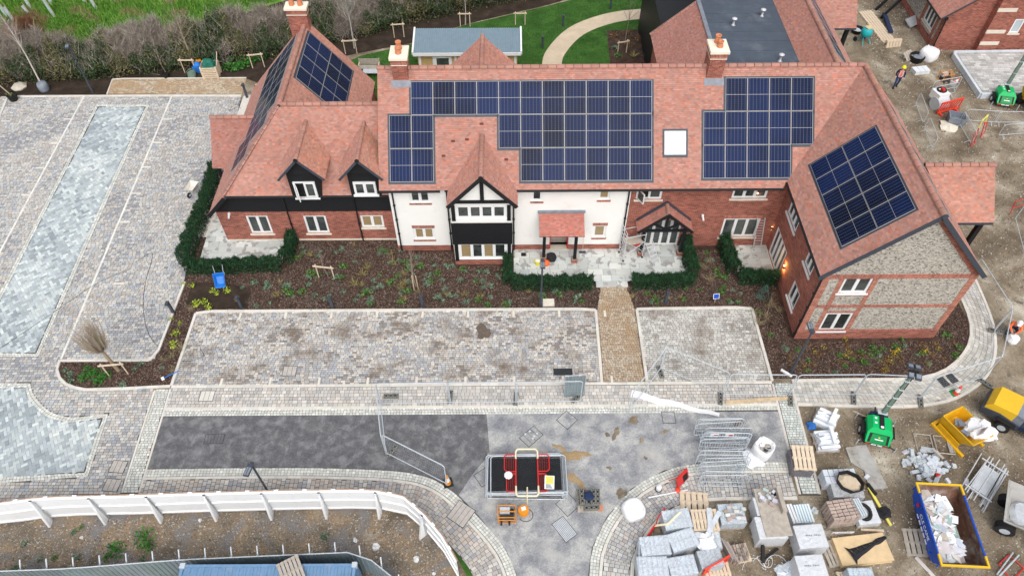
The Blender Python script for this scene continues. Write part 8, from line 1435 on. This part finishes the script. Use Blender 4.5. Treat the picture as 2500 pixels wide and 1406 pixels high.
# ------------------------------------------------------------------ wheelbarrows
def barrow(label, px, py, rz, mat, tip=(0, 0), z=.06):
    p = G(px, py); t = thing('wheelbarrow', label, 'wheelbarrow', (p[0], p[1], z), rz); t.rotation_euler = (tip[0], tip[1], rz); t.scale = (.85,)*3; b0 = [(-.28, -.2, .36), (.22, -.24, .36), (.22, .24, .36), (-.28, .2, .36)]; b1 = [(-.52, -.32, .62), (.46, -.36, .66), (.46, .36, .66), (-.52, .32, .62)]; hollow((b0, b1), ([(x*.94, y*.94, .385) for x, y, _ in b0], [(x*.95, y*.95, zz) for x, y, zz in b1]), mat, t, 'tray')
    for s in (-1, 1): MB().path([(-.62, s*.05, .2), (-.3, s*.18, .34), (.45, s*.26, .36), (.95, s*.30, .5)], .017, 6).obj('handle', 'galv', t); MB().path([(.15, s*.24, .35), (.28, s*.24, 0), (.42, s*.24, 0), (.5, s*.26, .36)], .015, 6).obj('leg', 'galv', t)
    m_ = MB(); m_.tube((-.62, -.05, .2), (-.62, .05, .2), .2, n=18); w_ = m_.obj('wheel', 'rubber', t); ob('rim', MB().tube((-.62, -.055, .2), (-.62, .055, .2), .1, n=12).mesh('rim', 'galv'), w_); return t
barrow('cream wheelbarrow parked on the left car park', 475, 470, 1.35, 'cream2'); barrow('blue wheelbarrow tipped on its nose against west patio hedge', 545, 690, 1.75, 'bluetub', (0, -.75), .28)
# ------------------------------------------------------------------ ladder, scaffold tower, bags, broom on the patios
p = G(1848, 606, .06); a_, zt_ = WB.px(1858, 532); t = thing('ladder', 'aluminium ladder leaning on brick wall beside east window', 'ladder', (p[0], p[1], .055)); dy = 29.2-p[1]; dx = WB.at(a_, 0)[0]-p[0]
for s in (-.21, .21): MB().beam((s, 0, 0), (s+dx, dy, zt_), .035, .08, up=(0, 1, 0)).obj('stile', 'aluminium', t)
for k in range(1, 12): f = k/12; MB().tube((-.21+dx*f, dy*f, zt_*f), (.21+dx*f, dy*f, zt_*f), .016, n=6).obj('rung', 'aluminium', t)
p = G(1540, 622, .06); t = thing('scaffold_tower', 'folding aluminium scaffold tower on front patio by the porch', 'scaffold tower', (p[0], p[1], .055), .25)
for x, h in ((-.6, 2.3), (.55, 2.0)):
    for y in (-.35, .35): MB().tube((x, y, .08), (x, y, h), .025, n=7).obj('upright', 'aluminium', t); MB().lathe([(.06, 0), (.06, .1)], 8, (x, y, 0)).obj('castor', 'rubber', t)
    for z in np.arange(.3, h, .28): MB().tube((x, -.35, z), (x, .35, z), .017, n=6).obj('rung', 'aluminium', t)
for y in (-.35, .35): MB().tube((-.6, y, .35), (.55, y, 1.35), .018, n=6).obj('brace', 'aluminium', t); MB().tube((-.6, y, 1.9), (.55, y, 1.9), .018, n=6).obj('brace', 'aluminium', t); MB().tube((-.6, y, 1.6), (.55, y, .5), .018, n=6).obj('brace', 'aluminium', t)
MB().bx((-.58, -.3, 1.2), (.53, .3, 1.24)).obj('deck', 'greywood', t); MB().bx((.05, -.2, .9), (.4, .1, 1.15)).obj('red_bag', 'red', t)
MB().path([(.6, -.4, 1.2), (.95, -1.1, .02)], .02).obj('step_stile', 'aluminium', t); MB().path([(1.05, -.3, 1.2), (1.35, -1.0, .02)], .02).obj('step_stile', 'aluminium', t)
for k in range(4): f = .2+.2*k; MB().box((.6+.35*f+.2, -.4-.7*f+.05, 1.2*(1-f)), (.42, .1, .03), .25).obj('step', 'aluminium', t)
p = G(1312, 645, .06); t = thing('bucket', 'yellow bucket with rag at foot of canopy post', 'bucket', (p[0], p[1], .055)); MB().lathe([(.12, 0), (.16, .28), (.17, .3), (.13, .3), (.11, .1)], 14).obj('pail', 'helmetyellow', t); lump([(.11, .2), (.12, .34), (.04, .4)], 9, 3, .3).obj('rag', 'plastic', t)
p = G(1331, 643, .06); t = thing('orange_bag', 'orange rubble bag at foot of the canopy post', 'bag', (p[0], p[1]-.05, .055)); lump([(.2, 0), (.22, .15), (.12, .26), (.03, .28)], 10, 5, .2).obj('bag', 'hivisorange', t)
p = G(1343, 634, .06); t = thing('rubble_sack', 'black rubble sack beside the canopy post', 'sack', (p[0]+.05, p[1]+.02, .055)); lump([(.25, 0), (.3, .2), (.24, .38), (.08, .46)], 12, 7, .22).obj('sack', 'cloth', t)
p = G(1422, 617, .06); t = thing('broom', 'broom standing against white wall right of the canopy', 'broom', (p[0], p[1], .055)); MB().box((0, 0, .06), (.36, .08, .12)).obj('head', 'dkgrey', t); MB().tube((0, 0, .1), (.02, .42, 1.45), .014, n=6).obj('handle', 'palewood', t)
# ------------------------------------------------------------------ blue tubs and crate by the hedgerow
p = G(520, 186); t = thing('pallet_crate', 'wooden pallet crate with green tarpaulin beside hedgerow', 'crate', (p[0], p[1], 0), .05); w_, d, h = 1.15, .95, 1.0; palletparts(t, w_, d, 0, 'palewood', 6)
for s in (-1, 1):
    for k in range(6): MB().bx((-w_/2, s*d/2-.012, .17+k*.145), (w_/2, s*d/2+.012, .27+k*.145)).obj('slat', 'palewood', t); MB().bx((s*w_/2-.012, -d/2, .17+k*.145), (s*w_/2+.012, d/2, .27+k*.145)).obj('slat', 'palewood', t)
    for y in (-1, 1): MB().bx((s*(w_/2-.05)-.04, y*(d/2-.05)-.04, .14), (s*(w_/2-.05)+.04, y*(d/2-.05)+.04, h+.02)).obj('corner_post', 'palewood', t)
t2 = thing('tarpaulin', 'green tarpaulin heaped in the pallet crate', 'tarpaulin', (p[0]-.1, p[1]+.1, .6)); lump([(.42, 0), (.45, .3), (.3, .6), (.08, .72)], 12, 5, .25).obj('sheet', 'tarp', t2); t2 = thing('timber_post', 'timber posts sticking out of the pallet crate', 'post', (p[0]+.3, p[1], .2)); MB().tube((0, 0, 0), (.45, .3, 1.6), .035, n=6).obj('post', 'palewood', t2); MB().tube((.1, .2, 0), (.15, .35, 1.5), .03, n=6).obj('post', 'tarp', t2)
p = G(488, 176); t = thing('plastic_tub', 'bright blue plastic tubs beside the pallet crate', 'tub', (p[0], p[1], 0)); MB().loft([[(-.22, -.2, .05), (.22, -.2, .05), (.22, .2, .05), (-.22, .2, .05)], [(-.34, -.3, .55), (.34, -.3, .55), (.34, .3, .55), (-.34, .3, .55)], [(-.29, -.25, .55), (.29, -.25, .55), (.29, .25, .55), (-.29, .25, .55)], [(-.2, -.18, .25), (.2, -.18, .25), (.2, .18, .25), (-.2, .18, .25)]]).obj('tub', 'bluetub', t); lump([(.22, .4), (.24, .62), (.12, .8), (.03, .85)], 10, 2, .2).obj('sack', 'bluetub', t); MB().box((.1, .2, .82), (.35, .2, .1), .3).obj('lid', 'orange', t)
p = G(470, 186); t = thing('wire_coil', 'coil of grey-green netting beside blue tubs', 'netting', (p[0], p[1], 0)); MB().path([(.28*math.cos(a*3), .28*math.sin(a*3), .1+.06*a) for a in np.linspace(0, 6.28, 40)], .025, 4).obj('coil', 'mastgreen', t); lump([(.3, 0), (.3, .25), (.15, .4)], 10, 4, .15).obj('netting', 'mastgreen', t)
# ------------------------------------------------------------------ site clutter, upper right
fl_ = ccw(GP([(2322, 137), (2560, 134), (2560, 234), (2390, 240)])); bf = base('block_floor', fl_, .30, 'concrete', 0.); A = scan([inset(fl_, .25)], 0, .22, .4, .46); lay('floor_blocks', A, .315, colours(A, [(.50, .49, .47), (.58, .57, .55), (.44, .42, .40), (.62, .61, .59)], .2), bf, 'paverclean'); kerbs(bf, fl_+[fl_[0]], .2, .40, 0., .44, 'wall_block', 'block', (1.15, 1.18, 1.2))
c = G(2163, 92)
for k in range(8): pallet(f'pale pallet in long row near the brick house, {ORD[k]} from its near end', c[0]-.05+.02*k-.22*k*.4, c[1]-.6+k*.55, .0 if k % 2 == 0 else .0, .22, 1.1, .52, 'palewood', 0, 0, 5)
for k in range(2): t = thing('pallet', ['pale pallet on end at front of the row, inner one', 'pale pallet on end at front of the row, outer one'][k], 'pallet', (c[0]+.1, c[1]-1.05-.12*k, .02), .15); t.rotation_euler = (1.35, 0, .15); palletparts(t, 1.2, .95, 0, 'palewood', 5)
bar('membrane_roll', 'long dark blue membrane roll on pallet stack', 'roll', (2155, 42), (2172, 88), .28, .18, 'navy', .2)
p = G(2106, 104); t = thing('cement_mixer', 'teal cement mixer beside north canopy post', 'cement mixer', (p[0], p[1], 0), .4); m_ = MB(); m_.lathe([(.12, 0), (.38, .12), (.42, .45), (.28, .75), (.26, .75), (.3, .45)], 16, (0, 0, .5)); m_.obj('drum', 'teal', t, smooth=True)
for s in (-1, 1): MB().path([(s*.35, -.4, 0), (s*.2, 0, .6), (s*.35, .4, 0)], .03).obj('leg', 'teal', t); m_ = MB(); m_.tube((s*.4, .4, .18), (s*.48, .4, .18), .18, n=12); m_.obj('wheel', 'rubber', t)
MB().bx((-.2, -.25, 1.25), (.3, .2, 1.29)).obj('lid_board', 'ply', t)
t = thing('mortar_tub', 'grey tub of sand behind the cement mixer', 'mortar tub', (*G(2090, 80)[:2], 0)); MB().lathe([(.35, 0), (.5, .35), (.46, .35), (.35, .15)], 10).obj('tub', 'black', t); MB().lathe([(.38, .15), (.2, .28), (.02, .3)], 10).obj('sand', 'block', t)
t = thing('stone_slab', 'large pale slab propped near flint wall of brick house', 'slab', (*G(2226, 62)[:2], 0), .7); t.rotation_euler = (0, .0, .55); MB().box((0, 0, .35), (1.3, .75, .1), rx=.5).obj('slab', 'block', t); MB().bx((-.4, -.1, 0), (.4, .15, .3)).obj('prop', 'greywood', t)
bag('white bulk bag in front of the brick house corner', 2262, 145, .6, .75, False, 9, 0.); t = thing('mortar_tub', 'black mixing tub left of the bulk bag by brick house', 'mortar tub', (*G(2235, 150)[:2], 0)); MB().lathe([(.4, 0), (.55, .5), (.5, .5), (.4, .2)], 8).obj('tub', 'black', t); MB().lathe([(.44, .25), (.3, .4), (.02, .42)], 8).obj('water', 'lead', t)
c = G(2212, 145); pallet('grey broken pallet standing left of mixing tub', c[0], c[1], .25, .6, .9, .7, 'greywood', .7, 0, 4); pack('short pack of pale blocks below bulk bag by brick house', [(2232, 164), (2268, 160), (2266, 172), (2230, 176)], .3, 3, 1, 1, mat='kerbpack', base_=False)
generator('orange framed generator beside beam and block floor', 2305, 196, .2, 0.)
for lb, a, rz in [('crowd barrier leaning by the toppled cone', (2262, 246), .3), ('crowd barrier behind orange generator', (2268, 230), .25)]: p = G(*a); barrier(lb, p[0], p[1], rz, 0, 0.)
for lb, a, b in [('crowd barrier along track below green light tower, left', (2346, 298), (2418, 303)), ('crowd barrier along track below light tower, right', (2424, 304), (2496, 304)), ('crowd barrier nearest the track at right edge', (2434, 336), (2505, 330)), ('crowd barrier running down left side of barrier pen', (2338, 304), (2364, 349))]:
    p, q = G(*a), G(*b); barrier(lb, p[0], p[1], math.atan2(q[1]-p[1], q[0]-p[0]), 0, 0.)
for lb, a in [('crowd barrier lying against east roof edge by the track', (2192, 270)), ('crowd barrier second along east side of the roof', (2212, 330))]: p = G(*a); barrier(lb, p[0]+1.1, p[1]-1.6, 1.45, 0, 0.)
chapter8('bright red plastic barrier near white fuel drum, upper right', (2285, 282), (2338, 268), 1.0); t = thing('folding_barrier', 'red folding barrier with yellow hoop standing on track', 'barrier', (*G(2385, 345)[:2], .0), .75); 
for s in (-1, 1): MB().path([(s*.45, 0, .05), (s*.45, .25, 1.2)], .035).obj('rail', 'red', t); m_ = MB(); m_.path([(s*.45, .02, .15), (s*1.0, .02, .15), (s*1.0, .2, .95), (s*.45, .2, .95)], .026); wo = m_.obj('wing', 'red', t)
MB().path([(-.45, .25, 1.2), (-.4, .3, 1.75), (.4, .3, 1.75), (.45, .25, 1.2)], .045).obj('hoop', 'paleyellow', t)
p = G(2285, 262); t = thing('site_roller', 'white plant roller with black hose among barriers', 'roller', (p[0], p[1], 0), .3); m_ = MB(); m_.tube((-.45, -.1, .45), (.45, -.1, .45), .45, n=18); m_.obj('drum', 'block', t); MB().bx((-.4, -.2, .6), (.45, .65, 1.15)).obj('body', 'whiteframe', t); MB().path([(.1+.28*math.cos(a), .3+.28*math.sin(a), 1.2) for a in np.linspace(0, 6.28, 14)], .06).obj('hose', 'rubber', t); MB().bx((-.05, .05, 1.15), (.12, .3, 1.4)).obj('handle', 'red', t)
t = thing('crate_stack', 'grey plastic crate beside barrier pen', 'crate', (*G(2330, 300)[:2], 0), -.3); MB().loft([[(-.5, -.4, 0), (.5, -.4, 0), (.5, .4, 0), (-.5, .4, 0)], [(-.55, -.45, .6), (.55, -.45, .6), (.55, .45, .6), (-.55, .45, .6)], [(-.48, -.38, .6), (.48, -.38, .6), (.48, .38, .6), (-.48, .38, .6)], [(-.45, -.35, .2), (.45, -.35, .2), (.45, .35, .2), (-.45, .35, .2)]]).obj('crate', 'lead', t)
t = thing('cement_bag', 'torn pale cement bags beside grey crate', 'bag', (*G(2312, 312)[:2], 0), -.6); lump([(.5, 0), (.52, .12), (.3, .2), (.05, .22)], 12, 8, .25).obj('bag', 'stone', t)
p = G(2502, 268); t = thing('yellow_dumper', 'yellow dumper cut by right edge beside light tower', 'dumper', (p[0]+.6, p[1]+.2, 0), .25); hollow(([(-.7, -.6, .5), (.9, -.6, .5), (.9, .6, .5), (-.7, .6, .5)], [(-.95, -.85, 1.4), (1.2, -.85, 1.4), (1.2, .85, 1.4), (-.95, .85, 1.4)]), ([(-.6, -.5, .7), (.8, -.5, .7), (.8, .5, .7), (-.6, .5, .7)], [(-.88, -.78, 1.4), (1.12, -.78, 1.4), (1.12, .78, 1.4), (-.88, .78, 1.4)]), 'yellow', t)
for x in (-.5, .9):
    for s in (-1, 1): m_ = MB(); m_.tube((x, s*.55, .4), (x, s*.88, .4), .4, n=16); m_.obj('wheel', 'rubber', t)
for lb, a, b in [('mesh fence panel at right edge beyond east canopy, near one', (2500, 640), (2474, 540)), ('mesh fence panel at right edge beyond east canopy, far one', (2474, 538), (2462, 520))][:1]: heras(lb, a, b)
t = thing('barrier_frame', 'red barrier end frame at right edge beyond east canopy', 'barrier', (*G(2480, 520)[:2], 0), .3); MB().path([(-.5, 0, .05), (-.4, .2, .9), (.7, .2, .9), (.7, 0, .05)], .03).obj('frame', 'red', t); MB().path([(-.45, .1, .45), (.7, .1, .45)], .025).obj('rail', 'red', t)
# ------------------------------------------------------------------ people
def skin_obj(name, J, E, mat, parent, sub=2):
    me = bpy.data.meshes.new(name); me.from_pydata([j[:3] for j in J], E, []); me.materials.append(MT(mat)); o = ob(name, me, parent); md = o.modifiers.new('skin', 'SKIN'); sv = me.skin_vertices[0].data
    for i, j in enumerate(J): sv[i].radius = (j[3], j[4] if len(j) > 4 else j[3])
    sv[0].use_root = True; o.modifiers.new('sub', 'SUBSURF').levels = sub; o.modifiers['sub'].render_levels = sub; return o
def person(label, x, y, rz, P, top, leg, hat, vest=None, face=(0, -1)):
    t = thing('person', label, 'person', (x, y, .02), rz)
    order = ['pelvis', 'waist', 'chest', 'neck', 'head', 'crown', 'shL', 'elL', 'wrL', 'shR', 'elR', 'wrR', 'hipL', 'knL', 'anL', 'hipR', 'knR', 'anR']; rad = dict(pelvis=(.125, .10), waist=(.115, .09), chest=(.145, .10), neck=(.052, .052), head=(.085, .095), crown=(.07, .08), shL=.062, elL=.045, wrL=.032, shR=.062, elR=.045, wrR=.032, hipL=.085, knL=.058, anL=.042, hipR=.085, knR=.058, anR=.042)
    E_ = [('pelvis', 'waist'), ('waist', 'chest'), ('chest', 'neck'), ('neck', 'head'), ('head', 'crown'), ('chest', 'shL'), ('shL', 'elL'), ('elL', 'wrL'), ('chest', 'shR'), ('shR', 'elR'), ('elR', 'wrR'), ('pelvis', 'hipL'), ('hipL', 'knL'), ('knL', 'anL'), ('pelvis', 'hipR'), ('hipR', 'knR'), ('knR', 'anR')]
    def make(nm, keys, mat, grow, root):
        ks = [root]+[k for k in order if k in keys and k != root]; J = []
        for k in ks: r = rad[k]; r = r if isinstance(r, tuple) else (r, r); J.append((*P[k], r[0]+grow, r[1]+grow))
        return skin_obj(nm, J, [(ks.index(a), ks.index(b)) for a, b in E_ if a in ks and b in ks], mat, t)
    body = make('body', order, 'skin', 0, 'pelvis'); make('jacket', ['pelvis', 'waist', 'chest', 'shL', 'elL', 'wrL', 'shR', 'elR', 'wrR'], top, .018, 'pelvis'); make('trousers', ['pelvis', 'hipL', 'knL', 'anL', 'hipR', 'knR', 'anR'], leg, .016, 'pelvis')
    if vest:
        c = Vector(P['chest']); pz = Vector(P['pelvis']); up = (c-pz).normalized(); a = Vector((1, 0, 0)); f = up.cross(a).normalized(); rings = []
        for k, wx, wy in ((-.02, .17, .14), (.35, .165, .135), (.7, .19, .145), (1.12, .185, .12)): o_ = pz.lerp(c, k); rings.append([o_+a*wx*math.cos(q)+f*wy*math.sin(q) for q in np.linspace(0, 6.283, 12, endpoint=False)])
        MB().loft(rings).obj('vest', vest, t)
        for s in (-1, 1): MB().beam(pz.lerp(c, .1)+a*s*.09-f*-.0+Vector((0, 0, 0))+f*-.15*face[1]*-1, c+up*.05+a*s*.10+f*.15*face[1], .05, .02).obj('reflective_stripe', 'plastic', t)
    hd = Vector(P['head']); cr = Vector(P['crown']); u = (cr-hd).normalized(); m_ = MB(); m_.lathe([(.155, .0), (.15, .03), (.128, .05), (.12, .10), (.085, .15), (.03, .17)], 16); q = u.to_track_quat('Z', 'Y').to_matrix().to_4x4(); T = Matrix.Translation(hd+u*.055) @ q; m_.v = [tuple(T @ Vector(v)) for v in m_.v]; ho = m_.obj('helmet', hat, t, smooth=True); m_ = MB(); m_.box((0, -.16, .01), (.17, .1, .015)); m_.v = [tuple(T @ Vector(v)) for v in m_.v]; ob('peak', m_.mesh('peak', hat), ho)
    m_ = MB(); m_.box((0, -.098, -.01), (.025, .03, .05)); [m_.box((s*.035, -.09, .02), (.02, .015, .012), 0, (.05, .05, .05)) for s in (-1, 1)]; m_.box((0, -.088, -.055), (.05, .015, .012), 0, (.7, .4, .4)); [m_.box((s*.095, 0, 0), (.02, .04, .06)) for s in (-1, 1)]; T2 = Matrix.Translation(hd) @ q; m_.v = [tuple(T2 @ Vector(v)) for v in m_.v]; m_.obj('face', 'skin', t)
    for k in ('anL', 'anR'): a = Vector(P[k]); m_ = MB(); m_.loft([[(a.x-.05, a.y-.16, 0), (a.x+.05, a.y-.16, 0), (a.x+.05, a.y+.09, 0), (a.x-.05, a.y+.09, 0)], [(a.x-.05, a.y-.17, .05), (a.x+.05, a.y-.17, .05), (a.x+.05, a.y+.09, .08), (a.x-.05, a.y+.09, .08)], [(a.x-.045, a.y-.04, .12), (a.x+.045, a.y-.04, .12), (a.x+.045, a.y+.07, .14), (a.x-.045, a.y+.07, .14)]]); m_.obj('boot', 'black', t)
    for k, e in (('wrL', 'elL'), ('wrR', 'elR')):
        w_ = Vector(P[k]); d = (w_-Vector(P[e])).normalized(); sd = d.cross(Vector((0, 1, 0))).normalized(); nrm = sd.cross(d); m_ = MB(); m_.beam(w_, w_+d*.09, .075, .03)
        for i in range(4): b0 = w_+d*.085+sd*(-.027+.018*i); b1 = b0+d*(.035+.006*(i in (1, 2)))+nrm*.008; m_.tube(b0, b1, .0085, .008, 5); m_.tube(b1, b1+d*.025+nrm*.022, .008, .006, 5)
        m_.tube(w_+d*.03+sd*.035, w_+d*.075+sd*.062, .01, .008, 5); m_.obj('hand', 'skin', t)
    return t
W1 = dict(pelvis=(0, 0, .92), waist=(0, -.02, 1.08), chest=(0, -.03, 1.32), neck=(0, -.04, 1.48), head=(0, -.07, 1.60), crown=(0, -.07, 1.70), shL=(-.19, -.02, 1.40), elL=(-.26, .06, 1.14), wrL=(-.25, -.08, .92), shR=(.19, -.02, 1.40), elR=(.27, .0, 1.13), wrR=(.24, -.16, .95), hipL=(-.1, 0, .88), knL=(-.1, -.16, .5), anL=(-.1, -.12, .09), hipR=(.1, 0, .88), knR=(.11, .02, .49), anR=(.11, .22, .11))
p = G(2184, 214); person('walking worker in yellow helmet and pink-orange high-visibility vest, upper right', p[0], p[1], -.35, W1, 'navy', 'jeans', 'helmetyellow', 'hivispink')
W2 = dict(pelvis=(0, .15, .45), waist=(0, .1, .60), chest=(0, -.06, .82), neck=(0, -.14, .96), head=(0, -.21, 1.06), crown=(0, -.24, 1.15), shL=(-.19, -.08, .88), elL=(-.26, -.28, .68), wrL=(-.12, -.45, .58), shR=(.19, -.08, .88), elR=(.27, -.26, .68), wrR=(.12, -.45, .56), hipL=(-.11, .13, .43), knL=(-.2, -.28, .46), anL=(-.17, -.08, .09), hipR=(.11, .13, .43), knR=(.2, -.26, .44), anR=(.17, -.06, .09))
p = G(2464, 812); person('crouching worker in orange jacket and white helmet beside the fence', p[0], p[1], -.5, W2, 'hivisorange', 'navy', 'whiteframe')
t = thing('cement_bag', 'white bag in front of the crouching worker', 'bag', (p[0]-.15, p[1]-.55, .02), .4); lump([(.28, 0), (.3, .2), (.22, .4), (.06, .48)], 10, 14, .2).obj('bag', 'bagwhite', t)
# ------------------------------------------------------------------ loose cables over the paving
for i, (lb, pts) in enumerate([('thin dark cable trailing over left car park to the island bed', [(330, 640), (372, 620), (355, 690), (350, 760), (372, 830), (440, 880), (495, 870), (488, 850)]), ('thin dark cable curling across the herringbone paving', [(320, 655), (240, 690), (170, 735), (90, 790), (0, 850)]), ('short dark cable on car park below the hedgerow path', [(585, 245), (578, 262), (560, 270), (575, 255), (588, 265)])]):
    ps = spline([G(x, y, .075) for x, y in pts], 6); o_ = ps[len(ps)//2]; t = thing('cable', lb, 'cable', (o_[0], o_[1], .07)); MB().path([(q[0]-o_[0], q[1]-o_[1], .005) for q in ps], .011, 4).obj('cord', 'rubber', t)
p = G(420, 918); t = thing('rake', 'blue and white tool lying at island bed kerb', 'tool', (p[0], p[1], .12), .6); MB().tube((-.35, 0, .03), (.4, 0, .03), .025, n=6).obj('handle', 'bluetub', t); MB().box((-.42, 0, .03), (.14, .2, .05)).obj('head', 'whiteframe', t)

# ------------------------------------------------------------------ labels that single out the repeats
def byrank(group, key, fmt):
    for i, o in enumerate(sorted((o for o in COL.objects if o.get('group') == group), key=key)): o['label'] = fmt.format(ORD[i])
byrank('fence panels stacked flat on the road', lambda o: -o.location.z, 'mesh fence panel in flat stack on the road, {} from top')
byrank('crowd barriers stored in a row', lambda o: o.location.y, 'galvanised crowd barrier in stored row by bulk bag, {} from the footway')
byrank('tree guards in the field', lambda o: o.location.x/o.location.y, 'pale mesh tree guard in rough field grass, {} from left')
byrank('plastic litter on gravel', lambda o: o.location.x, 'scrap of white plastic on the gravel yard, {} from left')
byrank('slabs on edge', lambda o: o.location.x, 'brown slab on edge beside pallet of pavers, {} from left')
byrank('tangled strings', lambda o: o.location.x, 'tangled white string on yard mud, {} from left')
byrank('spare fence feet on the pallet', lambda o: (o.location.z > .25, o.location.x), 'spare fence foot on roadside pallet, {} counting lower layer first')
LM = {'the half-timbered bay': G(1175, 655), 'front bed stake frame': G(798, 680), 'young staked tree': G(1016, 700), 'left wing downpipe': G(730, 596), 'second left wing downpipe': G(880, 592), 'west bollard light': G(591, 753), 'middle bollard light': G(813, 753), 'bollard light below bay': G(1032, 750), 'front lamp post': G(1320, 748), 'white wall corner': G(975, 612), 'entrance path': G(1535, 725), 'blue ground sign': G(1744, 738), 'small conifer': G(1860, 728), 'bed lamp post': G(1930, 911), 'gable left corner': G(1940, 828), 'gable lower window': G(2030, 840), 'gable right corner': G(2275, 828), 'curved footway kerb': G(2340, 870), 'mast of light tower': G(2222, 915), 'west patio hedge': G(690, 665), 'car park corner bollard': G(425, 766), 'bare pollard': G(290, 905), 'porch hedge': G(1690, 690), 'grey fence foot row': G(2080, 915), 'right parking kerb': G(1845, 790), 'dark alarm bollard': G(1624, 742)}
LM['path-side bollard light'] = LM.pop('dark alarm bollard'); LM['footway mesh fence'] = LM.pop('grey fence foot row')
SH = {'blue-green bedding plants': 'low blue-green leafy plant', 'bright green bedding plants': 'bright green leafy plant', 'golden grass tufts': 'tuft of golden grass', 'straw grass tufts': 'straw-coloured grass tuft', 'lime plants': 'lime-yellow leafy plant', 'heather clumps': 'faded brown heather clump', 'yellow flowering plants': 'plant with yellow flowers', 'rust-brown plants': 'rust-brown autumn plant', 'mixed plants east of the path': 'small bed plant east of path', 'mixed plants below the gable': 'small plant below flint gable', 'plants between the patio hedges': 'small plant between patio hedges', 'weeds in the gravel yard': None, 'plants in the square garden bed': None, 'nursery shrubs by the hedgerow': None, 'green shrubs on the island bed': None}
near = {}
for o in COL.objects:
    g = o.get('group')
    if g in SH and SH[g]:
        d, k = min((math.hypot(o.location.x-p[0], o.location.y-p[1]), k) for k, p in LM.items()); near.setdefault((g, k), []).append((d, o.name, o))
for (g, k), L_ in near.items():
    for i, (d, _, o) in enumerate(sorted(L_, key=lambda q: q[:2])): o['label'] = f"{SH[g]} {'' if i == 0 else ORD[i]+' '}nearest to {k}"
for g, f_ in (('weeds in the gravel yard', 'weed in gravel yard behind white hoarding, {} from left'), ('plants in the square garden bed', 'plant in square garden bed, {} from left'), ('nursery shrubs by the hedgerow', 'bright green nursery shrub by hedgerow, {} from left'), ('green shrubs on the island bed', 'bright green low shrub on island bed, {} from left')): byrank(g, lambda o: o.location.x/o.location.y, f_)
